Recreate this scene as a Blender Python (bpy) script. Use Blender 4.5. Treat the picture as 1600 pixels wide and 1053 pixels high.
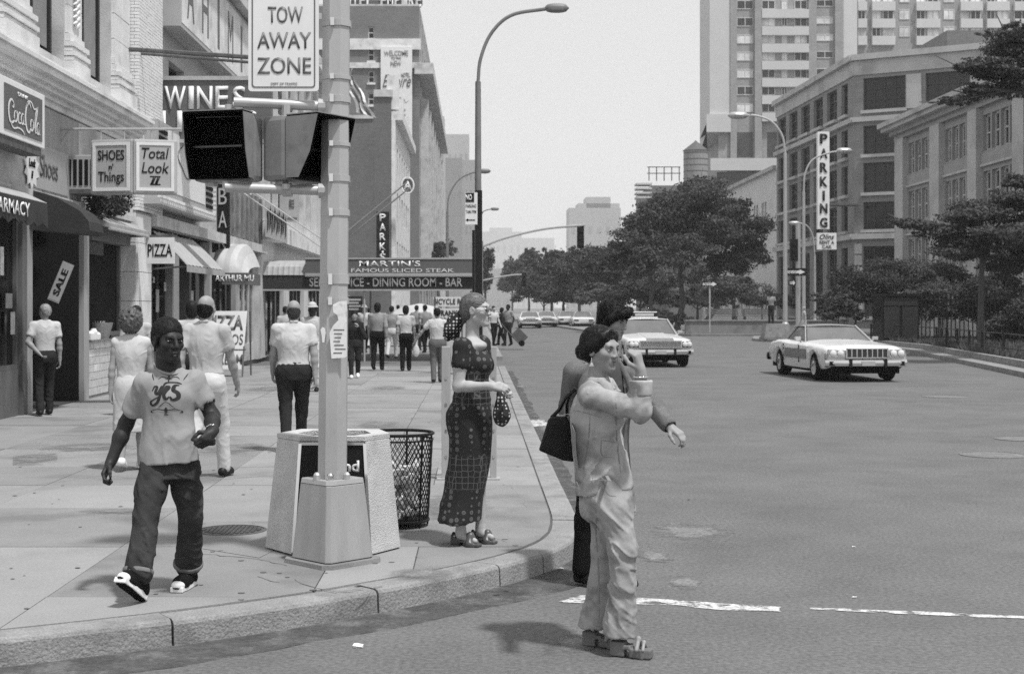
import bpy, bmesh, math, random
import numpy as np
from mathutils import Vector, Matrix, noise as mnoise

# ---- scene, camera, light
for o in list(bpy.data.objects):
    bpy.data.objects.remove(o)
sc = bpy.context.scene
col = sc.collection
R = math.radians
FPX, CX, CY, CAMZ = 2222.0, 745.0, 480.0, 1.79     # lens in photo pixels, vanishing point, eye height over the road

cam_d = bpy.data.cameras.new('camera')
cam = bpy.data.objects.new('camera', cam_d)
col.objects.link(cam)
cam.location = (0, 0, CAMZ)
cam.rotation_euler = (R(90), 0, 0)
cam_d.sensor_width = 36.0
cam_d.lens = 36.0 * FPX / 1600.0
cam_d.shift_x = (800.0 - CX) / 1600.0
cam_d.shift_y = -(526.5 - CY) / 1600.0
cam_d.clip_start = 0.1
cam_d.clip_end = 6000.0
cam_d.dof.use_dof = True
cam_d.dof.focus_distance = 9.0
cam_d.dof.aperture_fstop = 7.0
sc.camera = cam

SUN_H = Vector((0.68, -0.73, 0)).normalized()       # horizontal direction towards the sun
SUN_EL = R(66)
to_sun = Vector((SUN_H.x * math.cos(SUN_EL), SUN_H.y * math.cos(SUN_EL), math.sin(SUN_EL)))
sun_d = bpy.data.lights.new('sun', 'SUN')
sun_d.energy = 2.4
sun_d.angle = R(4.0)
sun_d.color = (1.0, 1.0, 1.0)
sun = bpy.data.objects.new('sun', sun_d)
sun.rotation_euler = (-to_sun).to_track_quat('-Z', 'Y').to_euler()
sun.location = (0, 0, 80)
col.objects.link(sun)

world = bpy.data.worlds.new('World')
sc.world = world
world.use_nodes = True
wn, wl = world.node_tree.nodes, world.node_tree.links
wn.clear()
sky = wn.new('ShaderNodeTexSky')
sky.sky_type = 'NISHITA'
sky.sun_disc = False
sky.sun_elevation = SUN_EL
sky.sun_rotation = math.atan2(SUN_H.x, SUN_H.y)
sky.air_density = 1.0
sky.dust_density = 0.15
sky.ozone_density = 1.0
bw = wn.new('ShaderNodeRGBToBW')                     # the photograph is black and white
bg = wn.new('ShaderNodeBackground')
bg.inputs['Strength'].default_value = 0.111
wo = wn.new('ShaderNodeOutputWorld')
wl.new(sky.outputs[0], bw.inputs[0])
hazy = wn.new('ShaderNodeMix')                       # bright even summer haze
hazy.data_type = 'FLOAT'
hazy.inputs['Factor'].default_value = 0.85
hazy.inputs['B'].default_value = 4.15
wl.new(bw.outputs[0], hazy.inputs['A'])
wl.new(hazy.outputs['Result'], bg.inputs['Color'])
wl.new(bg.outputs[0], wo.inputs['Surface'])

sc.view_settings.view_transform = 'Standard'
sc.view_settings.look = 'None'
sc.view_settings.exposure = 0.72
sc.view_settings.gamma = 1.0
sc.view_settings.use_curve_mapping = False
sc.render.engine = 'CYCLES'
sc.cycles.use_denoising = False
sc.cycles.max_bounces = 5
sc.cycles.diffuse_bounces = 3
sc.cycles.glossy_bounces = 3
sc.cycles.transmission_bounces = 4
sc.cycles.transparent_max_bounces = 8
sc.cycles.volume_bounces = 1
sc.cycles.caustics_reflective = False
sc.cycles.caustics_refractive = False
sc.cycles.sample_clamp_indirect = 4.0
random.seed(7)
RNG = np.random.RandomState(11)

# ---- helpers: materials
MATS = {}
def mat(name, v, rough=0.8, var=0.12, scale=6.0, bump=0.0, bscale=40.0, metal=0.0, spec=0.5, stretch=None, spots=0.0, spot_scale=3.0, coat=0.0, fine=0.0, fscale=120.0, crease=0.0, cscale=9.0):
    """grey procedural material: base value v, patchy variation var, bump relief, optional stains"""
    if name in MATS:
        return MATS[name]
    if v > .05: v = min(.8, v * 1.42)
    m = bpy.data.materials.new(name)
    m.use_nodes = True
    nt = m.node_tree
    n, l = nt.nodes, nt.links
    b = n['Principled BSDF']
    b.inputs['Roughness'].default_value = rough
    b.inputs['Metallic'].default_value = metal
    b.inputs['Specular IOR Level'].default_value = spec
    if coat:
        b.inputs['Coat Weight'].default_value = coat
        b.inputs['Coat Roughness'].default_value = 0.05
    tc = n.new('ShaderNodeTexCoord')
    vec = tc.outputs['Object']
    if stretch:
        mp = n.new('ShaderNodeMapping')
        mp.inputs['Scale'].default_value = stretch
        l.new(vec, mp.inputs[0])
        vec = mp.outputs[0]
    fac = None
    def mul(a, bsock):
        x = n.new('ShaderNodeMath'); x.operation = 'MULTIPLY'
        if isinstance(a, float): x.inputs[0].default_value = a
        else: l.new(a, x.inputs[0])
        l.new(bsock, x.inputs[1])
        return x.outputs[0]
    def rng(src, lo, hi, a=0.3, c=0.7):
        mr = n.new('ShaderNodeMapRange')
        mr.inputs['From Min'].default_value = a
        mr.inputs['From Max'].default_value = c
        mr.inputs['To Min'].default_value = lo
        mr.inputs['To Max'].default_value = hi
        l.new(src, mr.inputs['Value'])
        return mr.outputs[0]
    out = float(v)
    if var:
        t = n.new('ShaderNodeTexNoise')
        t.inputs['Scale'].default_value = scale
        t.inputs['Detail'].default_value = 6.0
        t.inputs['Roughness'].default_value = 0.65
        l.new(vec, t.inputs['Vector'])
        out = mul(out, rng(t.outputs['Fac'], 1 - var, 1 + var))
    if fine:
        t = n.new('ShaderNodeTexNoise')
        t.inputs['Scale'].default_value = fscale
        t.inputs['Detail'].default_value = 2.0
        l.new(vec, t.inputs['Vector'])
        out = mul(out, rng(t.outputs['Fac'], 1 - fine, 1 + fine))
    if spots:
        t = n.new('ShaderNodeTexNoise')
        t.inputs['Scale'].default_value = spot_scale
        t.inputs['Detail'].default_value = 4.0
        l.new(vec, t.inputs['Vector'])
        out = mul(out, rng(t.outputs['Fac'], 1.0, 1.0 - spots, 0.52, 0.66))
    cmb = n.new('ShaderNodeCombineColor')
    for i in range(3):
        if isinstance(out, float): cmb.inputs[i].default_value = out
        else: l.new(out, cmb.inputs[i])
    l.new(cmb.outputs[0], b.inputs['Base Color'])
    if bump:
        t = n.new('ShaderNodeTexNoise')
        t.inputs['Scale'].default_value = bscale
        t.inputs['Detail'].default_value = 4.0
        l.new(vec, t.inputs['Vector'])
        bp = n.new('ShaderNodeBump')
        bp.inputs['Strength'].default_value = bump
        bp.inputs['Distance'].default_value = 0.02
        l.new(t.outputs['Fac'], bp.inputs['Height'])
        l.new(bp.outputs[0], b.inputs['Normal'])
    if crease:
        t = n.new('ShaderNodeTexNoise'); t.noise_type = 'RIDGED_MULTIFRACTAL'
        t.inputs['Scale'].default_value = cscale; t.inputs['Detail'].default_value = 3.0; t.inputs['Distortion'].default_value = 1.2
        l.new(vec, t.inputs['Vector'])
        b2 = n.new('ShaderNodeBump'); b2.inputs['Strength'].default_value = crease; b2.inputs['Distance'].default_value = 0.02
        l.new(t.outputs['Fac'], b2.inputs['Height'])
        if bump: l.new(bp.outputs[0], b2.inputs['Normal'])
        l.new(b2.outputs[0], b.inputs['Normal'])
    MATS[name] = m
    return m

def wear(m, lo, hi, scale, falloff=0.0, stretch=None):
    """let the layer below show through: noise holes, and a soft irregular outline inside the sheet's own box"""
    nt = m.node_tree; n, l = nt.nodes, nt.links
    tc = n.new('ShaderNodeTexCoord')
    t = n.new('ShaderNodeTexNoise'); t.inputs['Scale'].default_value = scale; t.inputs['Detail'].default_value = 7; t.inputs['Roughness'].default_value = .7
    l.new(tc.outputs['Object'], t.inputs['Vector'])
    src = t.outputs['Fac']
    if falloff:
        mp = n.new('ShaderNodeMapping'); mp.inputs['Location'].default_value = (-1, -1, 0); mp.inputs['Scale'].default_value = (2, 2, 0)
        l.new(tc.outputs['Generated'], mp.inputs[0])
        ln = n.new('ShaderNodeVectorMath'); ln.operation = 'LENGTH'; l.new(mp.outputs[0], ln.inputs[0])
        mr = n.new('ShaderNodeMapRange'); mr.inputs['From Min'].default_value = 0; mr.inputs['From Max'].default_value = 1; mr.inputs['To Min'].default_value = falloff * .5; mr.inputs['To Max'].default_value = -falloff * .5
        mr.clamp = False
        l.new(ln.outputs['Value'], mr.inputs['Value'])
        ad = n.new('ShaderNodeMath'); ad.operation = 'ADD'; l.new(src, ad.inputs[0]); l.new(mr.outputs[0], ad.inputs[1]); src = ad.outputs[0]
    mr = n.new('ShaderNodeMapRange'); mr.inputs['From Min'].default_value = lo; mr.inputs['From Max'].default_value = hi
    l.new(src, mr.inputs['Value']); l.new(mr.outputs[0], n['Principled BSDF'].inputs['Alpha'])
    return m

def glass_mat(name, v, rough=0.08, var=0.4, scale=0.8):
    """window glass seen from outside: dark, glossy, mirrors the street and sky"""
    return mat(name, v, rough=rough, var=var, scale=scale, spec=0.4)

# ---- helpers: pixels to places
def W(px, py, Y):
    return Vector(((px - CX) * Y / FPX, Y, CAMZ - (py - CY) * Y / FPX))
def G(px, py, z=0.0):
    Y = (CAMZ - z) * FPX / (py - CY)
    return Vector(((px - CX) * Y / FPX, Y, z))
def LX(px, py, X):
    """point on the plane x = X behind a pixel"""
    Y = X * FPX / (px - CX)
    return Vector((X, Y, CAMZ - (py - CY) * Y / FPX))

# ---- helpers: objects
ORG = {}
def thing(name, label, cat, loc=(0, 0, 0), rz=0.0, group=None):
    o = bpy.data.objects.new(name, None)
    col.objects.link(o)
    o.location = loc
    o.rotation_euler = (0, 0, rz)
    o.empty_display_size = 0.2
    o['label'] = label
    o['category'] = cat
    if group: o['group'] = group
    ORG[o.name] = (Vector(loc), rz)
    return o

def tag(o, label=None, cat=None, group=None, kind=None):
    if label: o['label'] = label
    if cat: o['category'] = cat
    if group: o['group'] = group
    if kind: o['kind'] = kind
    return o

def root_of(o):
    while o.parent is not None:
        o = o.parent
    return o

def link_mesh(name, me, m, parent=None, local=False):
    o = bpy.data.objects.new(name, me)
    col.objects.link(o)
    if m is not None and not me.materials:
        me.materials.append(m)
    if parent is not None:
        o.parent = parent
        if not local:
            loc, rz = ORG.get(root_of(parent).name, (Vector((0, 0, 0)), 0.0))
            if loc.length > 0 or rz:
                M = (Matrix.Translation(loc) @ Matrix.Rotation(rz, 4, 'Z')).inverted()
                me.transform(M)
    return o

class MB:
    """collects simple solids into one mesh"""
    def __init__(s):
        s.v, s.f = [], []
    def poly(s, pts, faces):
        n = len(s.v)
        s.v += [tuple(p) for p in pts]
        s.f += [tuple(i + n for i in f) for f in faces]
        return s
    def box(s, x0, x1, y0, y1, z0, z1):
        return s.poly([(x0, y0, z0), (x1, y0, z0), (x1, y1, z0), (x0, y1, z0), (x0, y0, z1), (x1, y0, z1), (x1, y1, z1), (x0, y1, z1)],
                      [(0, 3, 2, 1), (4, 5, 6, 7), (0, 1, 5, 4), (1, 2, 6, 5), (2, 3, 7, 6), (3, 0, 4, 7)])
    def obox(s, c, ax, ay, az):
        """box by centre and three half-axis vectors"""
        c, ax, ay, az = Vector(c), Vector(ax), Vector(ay), Vector(az)
        p = [c + ax * i + ay * j + az * k for k in (-1, 1) for j in (-1, 1) for i in (-1, 1)]
        return s.poly(p, [(0, 2, 3, 1), (4, 5, 7, 6), (0, 1, 5, 4), (1, 3, 7, 5), (3, 2, 6, 7), (2, 0, 4, 6)])
    def prism(s, pts, h):
        """pts: polygon (list of 3-vectors), extruded along vector h"""
        n = len(pts); h = Vector(h)
        P = [Vector(p) for p in pts]
        return s.poly(P + [p + h for p in P],
                      [tuple(range(n))[::-1], tuple(range(n, 2 * n))] + [(i, (i + 1) % n, n + (i + 1) % n, n + i) for i in range(n)])
    def frustum(s, bot, top):
        n = len(bot)
        return s.poly(list(bot) + list(top), [tuple(range(n))[::-1], tuple(range(n, 2 * n))] + [(i, (i + 1) % n, n + (i + 1) % n, n + i) for i in range(n)])
    def tube(s, pts, r, seg=8, cap=True):
        pts = [Vector(p) for p in pts]
        rs = r if isinstance(r, (list, tuple)) else [r] * len(pts)
        n0 = len(s.v)
        up = None
        for i, p in enumerate(pts):
            d = (pts[min(i + 1, len(pts) - 1)] - pts[max(i - 1, 0)]).normalized()
            if up is None:
                up = Vector((0, 0, 1)) if abs(d.z) < 0.9 else Vector((1, 0, 0))
            x = d.cross(up)
            if x.length < 1e-4: x = d.orthogonal()
            x.normalize()
            y = d.cross(x).normalized()
            up = -y if False else up
            for k in range(seg):
                a = 2 * math.pi * (k + 0.5) / seg
                s.v.append(tuple(p + (x * math.cos(a) + y * math.sin(a)) * rs[i]))
        for i in range(len(pts) - 1):
            for k in range(seg):
                a, b = n0 + i * seg + k, n0 + i * seg + (k + 1) % seg
                s.f.append((a, a + seg, b + seg, b))
        if cap:
            s.f.append(tuple(n0 + k for k in range(seg)))
            e = n0 + (len(pts) - 1) * seg
            s.f.append(tuple(e + k for k in range(seg))[::-1])
        return s
    def lathe(s, prof, c=(0, 0, 0), seg=16, axis='z'):
        """prof: (radius, height) pairs"""
        n0 = len(s.v); c = Vector(c)
        for r, h in prof:
            for k in range(seg):
                a = 2 * math.pi * k / seg
                q = (r * math.cos(a), r * math.sin(a), h)
                if axis == 'x': q = (h, q[0], q[1])
                elif axis == 'y': q = (q[1], h, q[0])
                s.v.append(tuple(c + Vector(q)))
        for i in range(len(prof) - 1):
            for k in range(seg):
                a, b = n0 + i * seg + k, n0 + i * seg + (k + 1) % seg
                s.f.append((a, b, b + seg, a + seg))
        s.f.append(tuple(n0 + k for k in range(seg))[::-1])
        e = n0 + (len(prof) - 1) * seg
        s.f.append(tuple(e + k for k in range(seg)))
        return s
    def grid(s, rows):
        n0 = len(s.v); m = len(rows[0])
        for r in rows: s.v += [tuple(p) for p in r]
        for i in range(len(rows) - 1):
            for j in range(m - 1):
                a = n0 + i * m + j
                s.f.append((a, a + 1, a + m + 1, a + m))
        return s
    def mesh(s, name, smooth=False, fix=False):
        me = bpy.data.meshes.new(name)
        me.from_pydata(s.v, [], s.f)
        if fix:
            bm = bmesh.new(); bm.from_mesh(me)
            bmesh.ops.recalc_face_normals(bm, faces=bm.faces)
            bm.to_mesh(me); bm.free()
        if smooth:
            me.polygons.foreach_set('use_smooth', [True] * len(me.polygons))
            try: me.set_sharp_from_angle(angle=R(40))
            except Exception: pass
        me.update()
        return me
    def build(s, name, m, parent=None, smooth=False, local=False, fix=False, bevel=0.0):
        me = s.mesh(name, smooth, fix)
        if bevel:
            bm = bmesh.new(); bm.from_mesh(me)
            bmesh.ops.remove_doubles(bm, verts=bm.verts, dist=1e-5)
            bmesh.ops.recalc_face_normals(bm, faces=bm.faces)
            bmesh.ops.bevel(bm, geom=list(bm.edges), offset=bevel, segments=2, affect='EDGES', profile=0.6)
            bm.to_mesh(me); bm.free()
        return link_mesh(name, me, m, parent, local)

def struct(o, kind='structure'):
    o['kind'] = kind
    return o

def copy_tree(o, parent=None):
    c = o.copy(); col.objects.link(c); c.parent = parent
    for ch in list(o.children):
        copy_tree(ch, c)
    if parent is None and o.name in ORG: ORG[c.name] = ORG[o.name]
    return c

def text_mesh(txt, size, bold=0.0, extrude=0.004, shear=0.0, spacing=1.0, sx=1.0, align='CENTER'):
    """lettering as a mesh in its own xz plane, centred, facing -y"""
    cu = bpy.data.curves.new('lettering', 'FONT')
    cu.body = txt
    cu.size = size
    cu.extrude = extrude
    cu.offset = bold * size
    cu.shear = shear
    cu.space_character = spacing
    cu.align_x = align
    cu.align_y = 'CENTER'
    cu.resolution_u = 3
    ob = bpy.data.objects.new('lettering', cu)
    col.objects.link(ob)
    dg = bpy.context.evaluated_depsgraph_get()
    me = bpy.data.meshes.new_from_object(ob.evaluated_get(dg))
    bpy.data.objects.remove(ob)
    bpy.data.curves.remove(cu)
    me.transform(Matrix.Scale(sx, 4, (1, 0, 0)))
    me.transform(Matrix.Rotation(R(90), 4, 'X'))
    return me

def put_text(txt, c, right, up, height, m, parent, width=None, bold=0.02, extrude=0.004, shear=0.0, spacing=1.0, name='lettering', local=False):
    """lettering whose capitals are `height` tall, centred at c, on the plane of right/up"""
    me = text_mesh(txt, 1.0, bold, 0.0, shear, spacing)
    co = np.empty(len(me.vertices) * 3, np.float32); me.vertices.foreach_get('co', co); co = co.reshape(-1, 3)
    if len(co) == 0: return None
    lo, hi = co.min(0), co.max(0)
    co -= (lo + hi) / 2
    co[:, 2] *= height / max(hi[2] - lo[2], 1e-6)
    wcur = hi[0] - lo[0]
    co[:, 0] *= (width / wcur) if width else height / max(hi[2] - lo[2], 1e-6)
    r, u = Vector(right).normalized(), Vector(up).normalized()
    nrm = r.cross(u)
    # solid letters: duplicate front/back
    me.vertices.foreach_set('co', co.ravel())
    bm = bmesh.new(); bm.from_mesh(me)
    bmesh.ops.remove_doubles(bm, verts=bm.verts, dist=1e-6)
    res = bmesh.ops.extrude_face_region(bm, geom=list(bm.faces))
    vs = [e for e in res['geom'] if isinstance(e, bmesh.types.BMVert)]
    bmesh.ops.translate(bm, verts=vs, vec=(0, -extrude * 2, 0))
    bmesh.ops.recalc_face_normals(bm, faces=bm.faces)
    bm.to_mesh(me); bm.free()
    M = Matrix(((r.x, -nrm.x, u.x, c[0]), (r.y, -nrm.y, u.y, c[1]), (r.z, -nrm.z, u.z, c[2]), (0, 0, 0, 1)))
    me.transform(M)
    me.update()
    return link_mesh(name, me, m, parent, local)

def window_unit(parent, c, r, u, w, h, nx, nz, fm, gm, depth=0.12, bar=0.05, name='window', curtain=None):
    """window set in an opening: frame ring and bars, glass panes as sub-part. c = centre, r/u unit vectors, outward n = r x u"""
    r, u = Vector(r), Vector(u); n = r.cross(u); c = Vector(c)
    mb = MB()
    hw, hh = w / 2, h / 2
    for s in (-1, 1):
        mb.obox(c + r * s * (hw - bar / 2), r * bar / 2, n * depth / 2, u * hh)
        mb.obox(c + u * s * (hh - bar / 2), r * (hw - bar), n * depth / 2, u * bar / 2)
    for i in range(1, nx):
        mb.obox(c + r * (-hw + w * i / nx), r * bar * 0.4, n * depth * 0.4, u * (hh - bar))
    for k in range(1, nz):
        mb.obox(c + u * (-hh + h * k / nz), r * (hw - bar), n * depth * 0.45, u * bar * 0.4)
    f = mb.build(name, fm, parent)
    g = MB(); g.obox(c - n * depth * 0.2, r * (hw - bar * 0.5), n * 0.01, u * (hh - bar * 0.5))
    g.build('pane', gm, f)
    return f
# ---- materials
M_road = mat('asphalt', 0.098, 0.9, 0.17, 0.6, bump=0.5, bscale=60, fine=0.27, fscale=36, spots=0.10, spot_scale=1.4)
M_road_dark = mat('asphalt_damp', 0.06, 0.7, 0.35, 3.0, bump=0.3, bscale=130, fine=0.2, fscale=70)
M_road_pale = mat('asphalt_worn', 0.125, 0.9, 0.3, 5.0, bump=0.3, bscale=110, fine=0.25, fscale=60)
M_paint = wear(mat('road_paint', 0.40, 0.8, 0.2, 9.0, fine=0.35, fscale=60), .41, .52, 8)
M_worn = wear(mat('asphalt_worn_patch', 0.14, 0.9, 0.2, 5.0, bump=0.3, bscale=110, fine=0.3, fscale=40), .42, .75, 6, .9)
M_damp = wear(mat('asphalt_stained', 0.062, 0.85, 0.2, 5.0, fine=0.3, fscale=40), .40, .72, 4, .9)
M_swst = wear(mat('concrete_stained', 0.135, 0.9, 0.2, 5.0, fine=0.2, fscale=40), .42, .85, 5, .9)
M_conc = mat('sidewalk_concrete', 0.185, 0.9, 0.10, 1.3, bump=0.22, bscale=90, fine=0.10, fscale=70, spots=0.22, spot_scale=1.1)
M_conc2 = mat('sidewalk_concrete_grey', 0.165, 0.9, 0.10, 1.7, bump=0.22, bscale=90, fine=0.10, fscale=70, spots=0.25, spot_scale=1.4)
M_conc3 = mat('sidewalk_concrete_pale', 0.205, 0.9, 0.09, 1.1, bump=0.2, bscale=90, fine=0.10, fscale=70, spots=0.15, spot_scale=1.2)
M_joint = mat('joint_dirt', 0.07, 0.95, 0.3, 9)
M_kerb = mat('kerb_granite', 0.19, 0.85, 0.18, 5.0, bump=0.5, bscale=60, fine=0.22, fscale=90, spots=0.25, spot_scale=3)
M_iron = mat('cast_iron', 0.07, 0.5, 0.25, 12, metal=0.4, bump=0.2)
M_rock = mat('exposed_aggregate', 0.40, 0.95, 0.12, 5, bump=0.6, bscale=120, fine=0.15, fscale=130, spots=.15, spot_scale=4)
M_alu = mat('painted_steel_grey', 0.33, 0.42, 0.10, 4, bump=0.04, bscale=60, metal=0.25, stretch=(1, 1, 0.4))
M_white = mat('white_paint', 0.72, 0.55, 0.06, 5)
M_black = mat('black_paint', 0.009, 0.5, 0.2, 6, spec=.25)
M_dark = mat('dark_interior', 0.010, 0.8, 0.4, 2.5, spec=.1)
M_glassdark = glass_mat('shop_glass', 0.010, 0.06, 0.6, 1.5)
M_chrome = mat('chrome', 0.62, 0.16, 0.05, 3, metal=1.0)
M_rubber = mat('tyre_rubber', 0.009, 0.9, 0.2, 20, spec=.1)

# ---- ground
road = MB().poly([(-900, -30, 0), (900, -30, 0), (900, 5000, 0), (-900, 5000, 0)], [(0, 1, 2, 3)]).build('road', M_road)
struct(road)

KP = [(-16, 5.0), (-7, 5.6), (-4.6, 6.15), (-3.3, 6.62), (-2.37, 7.06), (-1.6, 7.5), (-0.85, 8.05), (-0.2, 8.68), (0.25, 9.22), (0.6, 9.8), (0.76, 10.4), (0.81, 11.2), (0.81, 14), (0.81, 40)]
# resample the kerb line
def resample(P, step):
    out = [Vector((*P[0], 0))]
    for a, b in zip(P, P[1:]):
        a, b = Vector((*a, 0)), Vector((*b, 0))
        n = max(1, int((b - a).length / step))
        for i in range(1, n + 1): out.append(a.lerp(b, i / n))
    return out
KL = resample(KP, 0.12)
for _ in range(6):                                   # round the corner
    KL = [KL[0]] + [(KL[i - 1] + KL[i] * 2 + KL[i + 1]) / 4 for i in range(1, len(KL) - 1)] + [KL[-1]]
def offs(L, d):
    out = []
    for i in range(len(L)):
        t = (L[min(i + 1, len(L) - 1)] - L[max(i - 1, 0)]).normalized()
        out.append(L[i] + Vector((-t.y, t.x, 0)) * d)
    return out
KI = offs(KL, 0.21)
SW = 0.14
kerb = thing('kerb', 'granite kerb curving round the corner of the sidewalk', 'kerb')
del kerb['label']; del kerb['category']; struct(kerb)
cuts = [0]
targets = [Vector((-4.6, 6.15, 0)), Vector((-3.0, 6.75, 0)), Vector((-1.62, 7.5, 0)), Vector((-0.56, 8.3, 0)), Vector((0.2, 9.16, 0)), Vector((0.5, 9.6, 0)), Vector((0.8, 11.0, 0))] + [Vector((0.81, y, 0)) for y in np.arange(13.2, 40, 2.2)]
for t in targets:
    cuts.append(min(range(len(KL)), key=lambda i: (KL[i] - t).length))
cuts.append(len(KL) - 1)
for a, b in zip(cuts, cuts[1:]):
    if b <= a: continue
    mb = MB(); rows = []
    dz = random.uniform(-0.006, 0.004)
    for i in range(a, b + 1):
        o, q = KL[i].copy(), KI[i].copy()
        if i == a or i == b:
            t = (KL[min(i + 1, len(KL) - 1)] - KL[max(i - 1, 0)]).normalized() * (0.007 if i == a else -0.007)
            o += t; q += t
        e = (q - o).normalized()
        j = 0.004 * mnoise.noise(o * 3.0)
        rows.append([o + Vector((0, 0, -0.1)), o + e * (0.012 + j) + Vector((0, 0, SW - 0.025 + dz)), o + e * (0.022 + j) + Vector((0, 0, SW - 0.008 + dz)), o + e * 0.045 + Vector((0, 0, SW + dz + j)),
                     q + Vector((0, 0, SW + dz)), q + Vector((0, 0, -0.1))])
    mb.grid(rows)
    m = len(rows[0])
    mb.f += [tuple(range(m)), tuple((len(rows) - 1) * m + i for i in range(m))[::-1]]
    mb.build('kerbstone', M_kerb, kerb, fix=True)
# dark joint fill behind the kerb stones
mb = MB(); mb.grid([[p + Vector((0, 0, 0)) + (KI[i] - p) * 0.15 + Vector((0, 0, SW - 0.04)), KI[i] + (KI[i] - p) * 0.1 + Vector((0, 0, SW - 0.02))] for i, p in enumerate(KL)])
mb.build('kerb_joint_fill', M_joint, kerb)

sidewalk = MB()
base = [(p.x, p.y, SW - 0.012) for p in KI] + [(-7.6, 40, SW - 0.012), (-30, 40, SW - 0.012), (-30, 5.2, SW - 0.012)]
sidewalk.poly(base, [tuple(range(len(base)))])
sidewalk = struct(sidewalk.build('sidewalk', M_joint))
# paving flags clipped against the kerb line
def clip(poly, region):
    n = len(region)
    out = poly
    for i in range(n):
        a, b = region[i], region[(i + 1) % n]
        e = b - a
        if e.length < 1e-6: continue
        inp, out = out, []
        for k in range(len(inp)):
            p, q = inp[k], inp[(k + 1) % len(inp)]
            dp = e.x * (p.y - a.y) - e.y * (p.x - a.x)
            dq = e.x * (q.y - a.y) - e.y * (q.x - a.x)
            if dp >= -1e-6: out.append(p)
            if (dp > 1e-6 and dq < -1e-6) or (dp < -1e-6 and dq > 1e-6):
                out.append(p + (q - p) * (dp / (dp - dq)))
        if len(out) < 3: return []
    return out
region = [Vector((p.x, p.y)) for p in offs(KL, 0.228)][6::3]
region = [Vector((-7.5, 5.9))] + [p for p in region if p.x > -7.2] + [Vector((-7.5, 39.98))]
random.seed(3)
ys = [5.0]
while ys[-1] < 40: ys.append(ys[-1] + random.choice([1.5, 1.55, 1.7, 1.9]))
for yi in range(len(ys) - 1):
    xs = [0.62, -0.95, -2.45, -4.0, -5.5, -7.5]
    if random.random() < 0.3: xs = [0.62, -0.4, -0.95, -2.45, -4.0, -5.5, -7.5]
    for xi in range(len(xs) - 1):
        q = 0.004
        poly = [Vector((xs[xi + 1] + q, ys[yi] + q)), Vector((xs[xi] - q, ys[yi] + q)), Vector((xs[xi] - q, ys[yi + 1] - q)), Vector((xs[xi + 1] + q, ys[yi + 1] - q))]
        c = clip(poly, region)
        if len(c) < 3: continue
        h = SW + random.uniform(-0.003, 0.003)
        mb = MB(); mb.prism([(p.x, p.y, h - 0.03) for p in c], (0, 0, 0.03))
        mb.build('paving_flag', random.choice([M_conc, M_conc, M_conc2, M_conc3]), sidewalk, fix=True)

# next block's sidewalk beyond the crossing
sw2 = MB().box(-40, 0.66, 47.5, 420, -0.1, SW).build('sidewalk_far_block', M_conc2); struct(sw2)
kf = MB().box(0.662, 0.86, 47.4, 420, -0.1, SW + 0.004).build('kerb_far_block', M_kerb); struct(kf)

# sidewalk manhole cover with raised pattern
def manhole(name, label, c, r, m, pat=True):
    t = thing(name, label, 'manhole cover', c)
    MB().lathe([(r * 1.1, -0.01), (r * 1.1, 0.004), (r * 1.02, 0.006), (r * 1.02, 0.0)], c, 28).build('rim', m, t)
    MB().lathe([(r, -0.01), (r, 0.003)], c, 28).build('lid', m, t)
    if pat:
        mb = MB()
        n = 7
        for i in range(-n, n + 1):
            for j in range(-n, n + 1):
                x, y = i * r / n, j * r / n
                if x * x + y * y < (r * 0.9) ** 2:
                    mb.obox((c[0] + x, c[1] + y, c[2] + 0.006), (r / n * 0.33, 0, 0), (0, r / n * 0.33, 0), (0, 0, 0.004))
        s = mb.build('tread_pattern', m, t); s['kind'] = 'stuff'
    return t
c = G(362, 829, SW); manhole('manhole_cover', 'round patterned iron manhole cover set in the sidewalk behind the litter bin', (c.x, c.y, SW + 0.004), 0.235, M_iron)
# patch of newer concrete round it
mb = MB(); p = [G(300, 855, SW), G(405, 872, SW), G(470, 838, SW), G(430, 815, SW), G(318, 815, SW)]
mb.poly([(v.x, v.y, SW + 0.0045) for v in p], [tuple(range(5))]).build('sidewalk_patch', M_conc2).__setitem__('kind', 'structure')
for k, (px, py, r) in enumerate([(1478, 620, 0.42), (1552, 711, 0.36), (1597, 686, 0.33)]):
    c = G(px, py, 0.0)
    manhole('manhole_cover', ['round pale manhole cover in the road in front of the white coupe', 'round manhole cover in the road near the right picture edge, the nearer one', 'round manhole cover cut by the right picture edge, the farther one'][k], (c.x, c.y, 0.004), r, M_road_pale, False)

# ---- painted and worn marks on the road
def sheet(name, px_pts, m, z, kind='structure'):
    v = [G(x, y, z) for x, y in px_pts]
    mb = MB(); mb.poly(v, [tuple(range(len(v)))])
    o = mb.build(name, m, fix=False)
    o.data.update()
    if o.data.polygons[0].normal.z < 0: o.data.flip_normals()
    return struct(o, kind)
def ragged(px_pts, amp, n=5):
    out = []
    for i in range(len(px_pts)):
        a, b = px_pts[i], px_pts[(i + 1) % len(px_pts)]
        for k in range(n):
            t = k / n
            out.append((a[0] + (b[0] - a[0]) * t + random.uniform(-amp, amp) * 3, a[1] + (b[1] - a[1]) * t + random.uniform(-amp, amp)))
    return out
random.seed(5)
sheet('road_marking', ragged([(874, 938), (905, 930), (1000, 934), (1218, 947), (1219, 955), (1120, 952), (1040, 944), (880, 940)], 0.9), M_paint, 0.004)
sheet('road_marking', ragged([(1264, 948), (1420, 954), (1600, 962), (1690, 966), (1690, 971), (1600, 966), (1420, 959), (1266, 951)], 0.5), M_paint, 0.004)
def soft(name, px0, py0, px1, py1, m, z, slant=0):
    return sheet(name, [(px0 + slant, py0), (px1 + slant, py0), (px1, py1), (px0, py1)], m, z)
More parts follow.
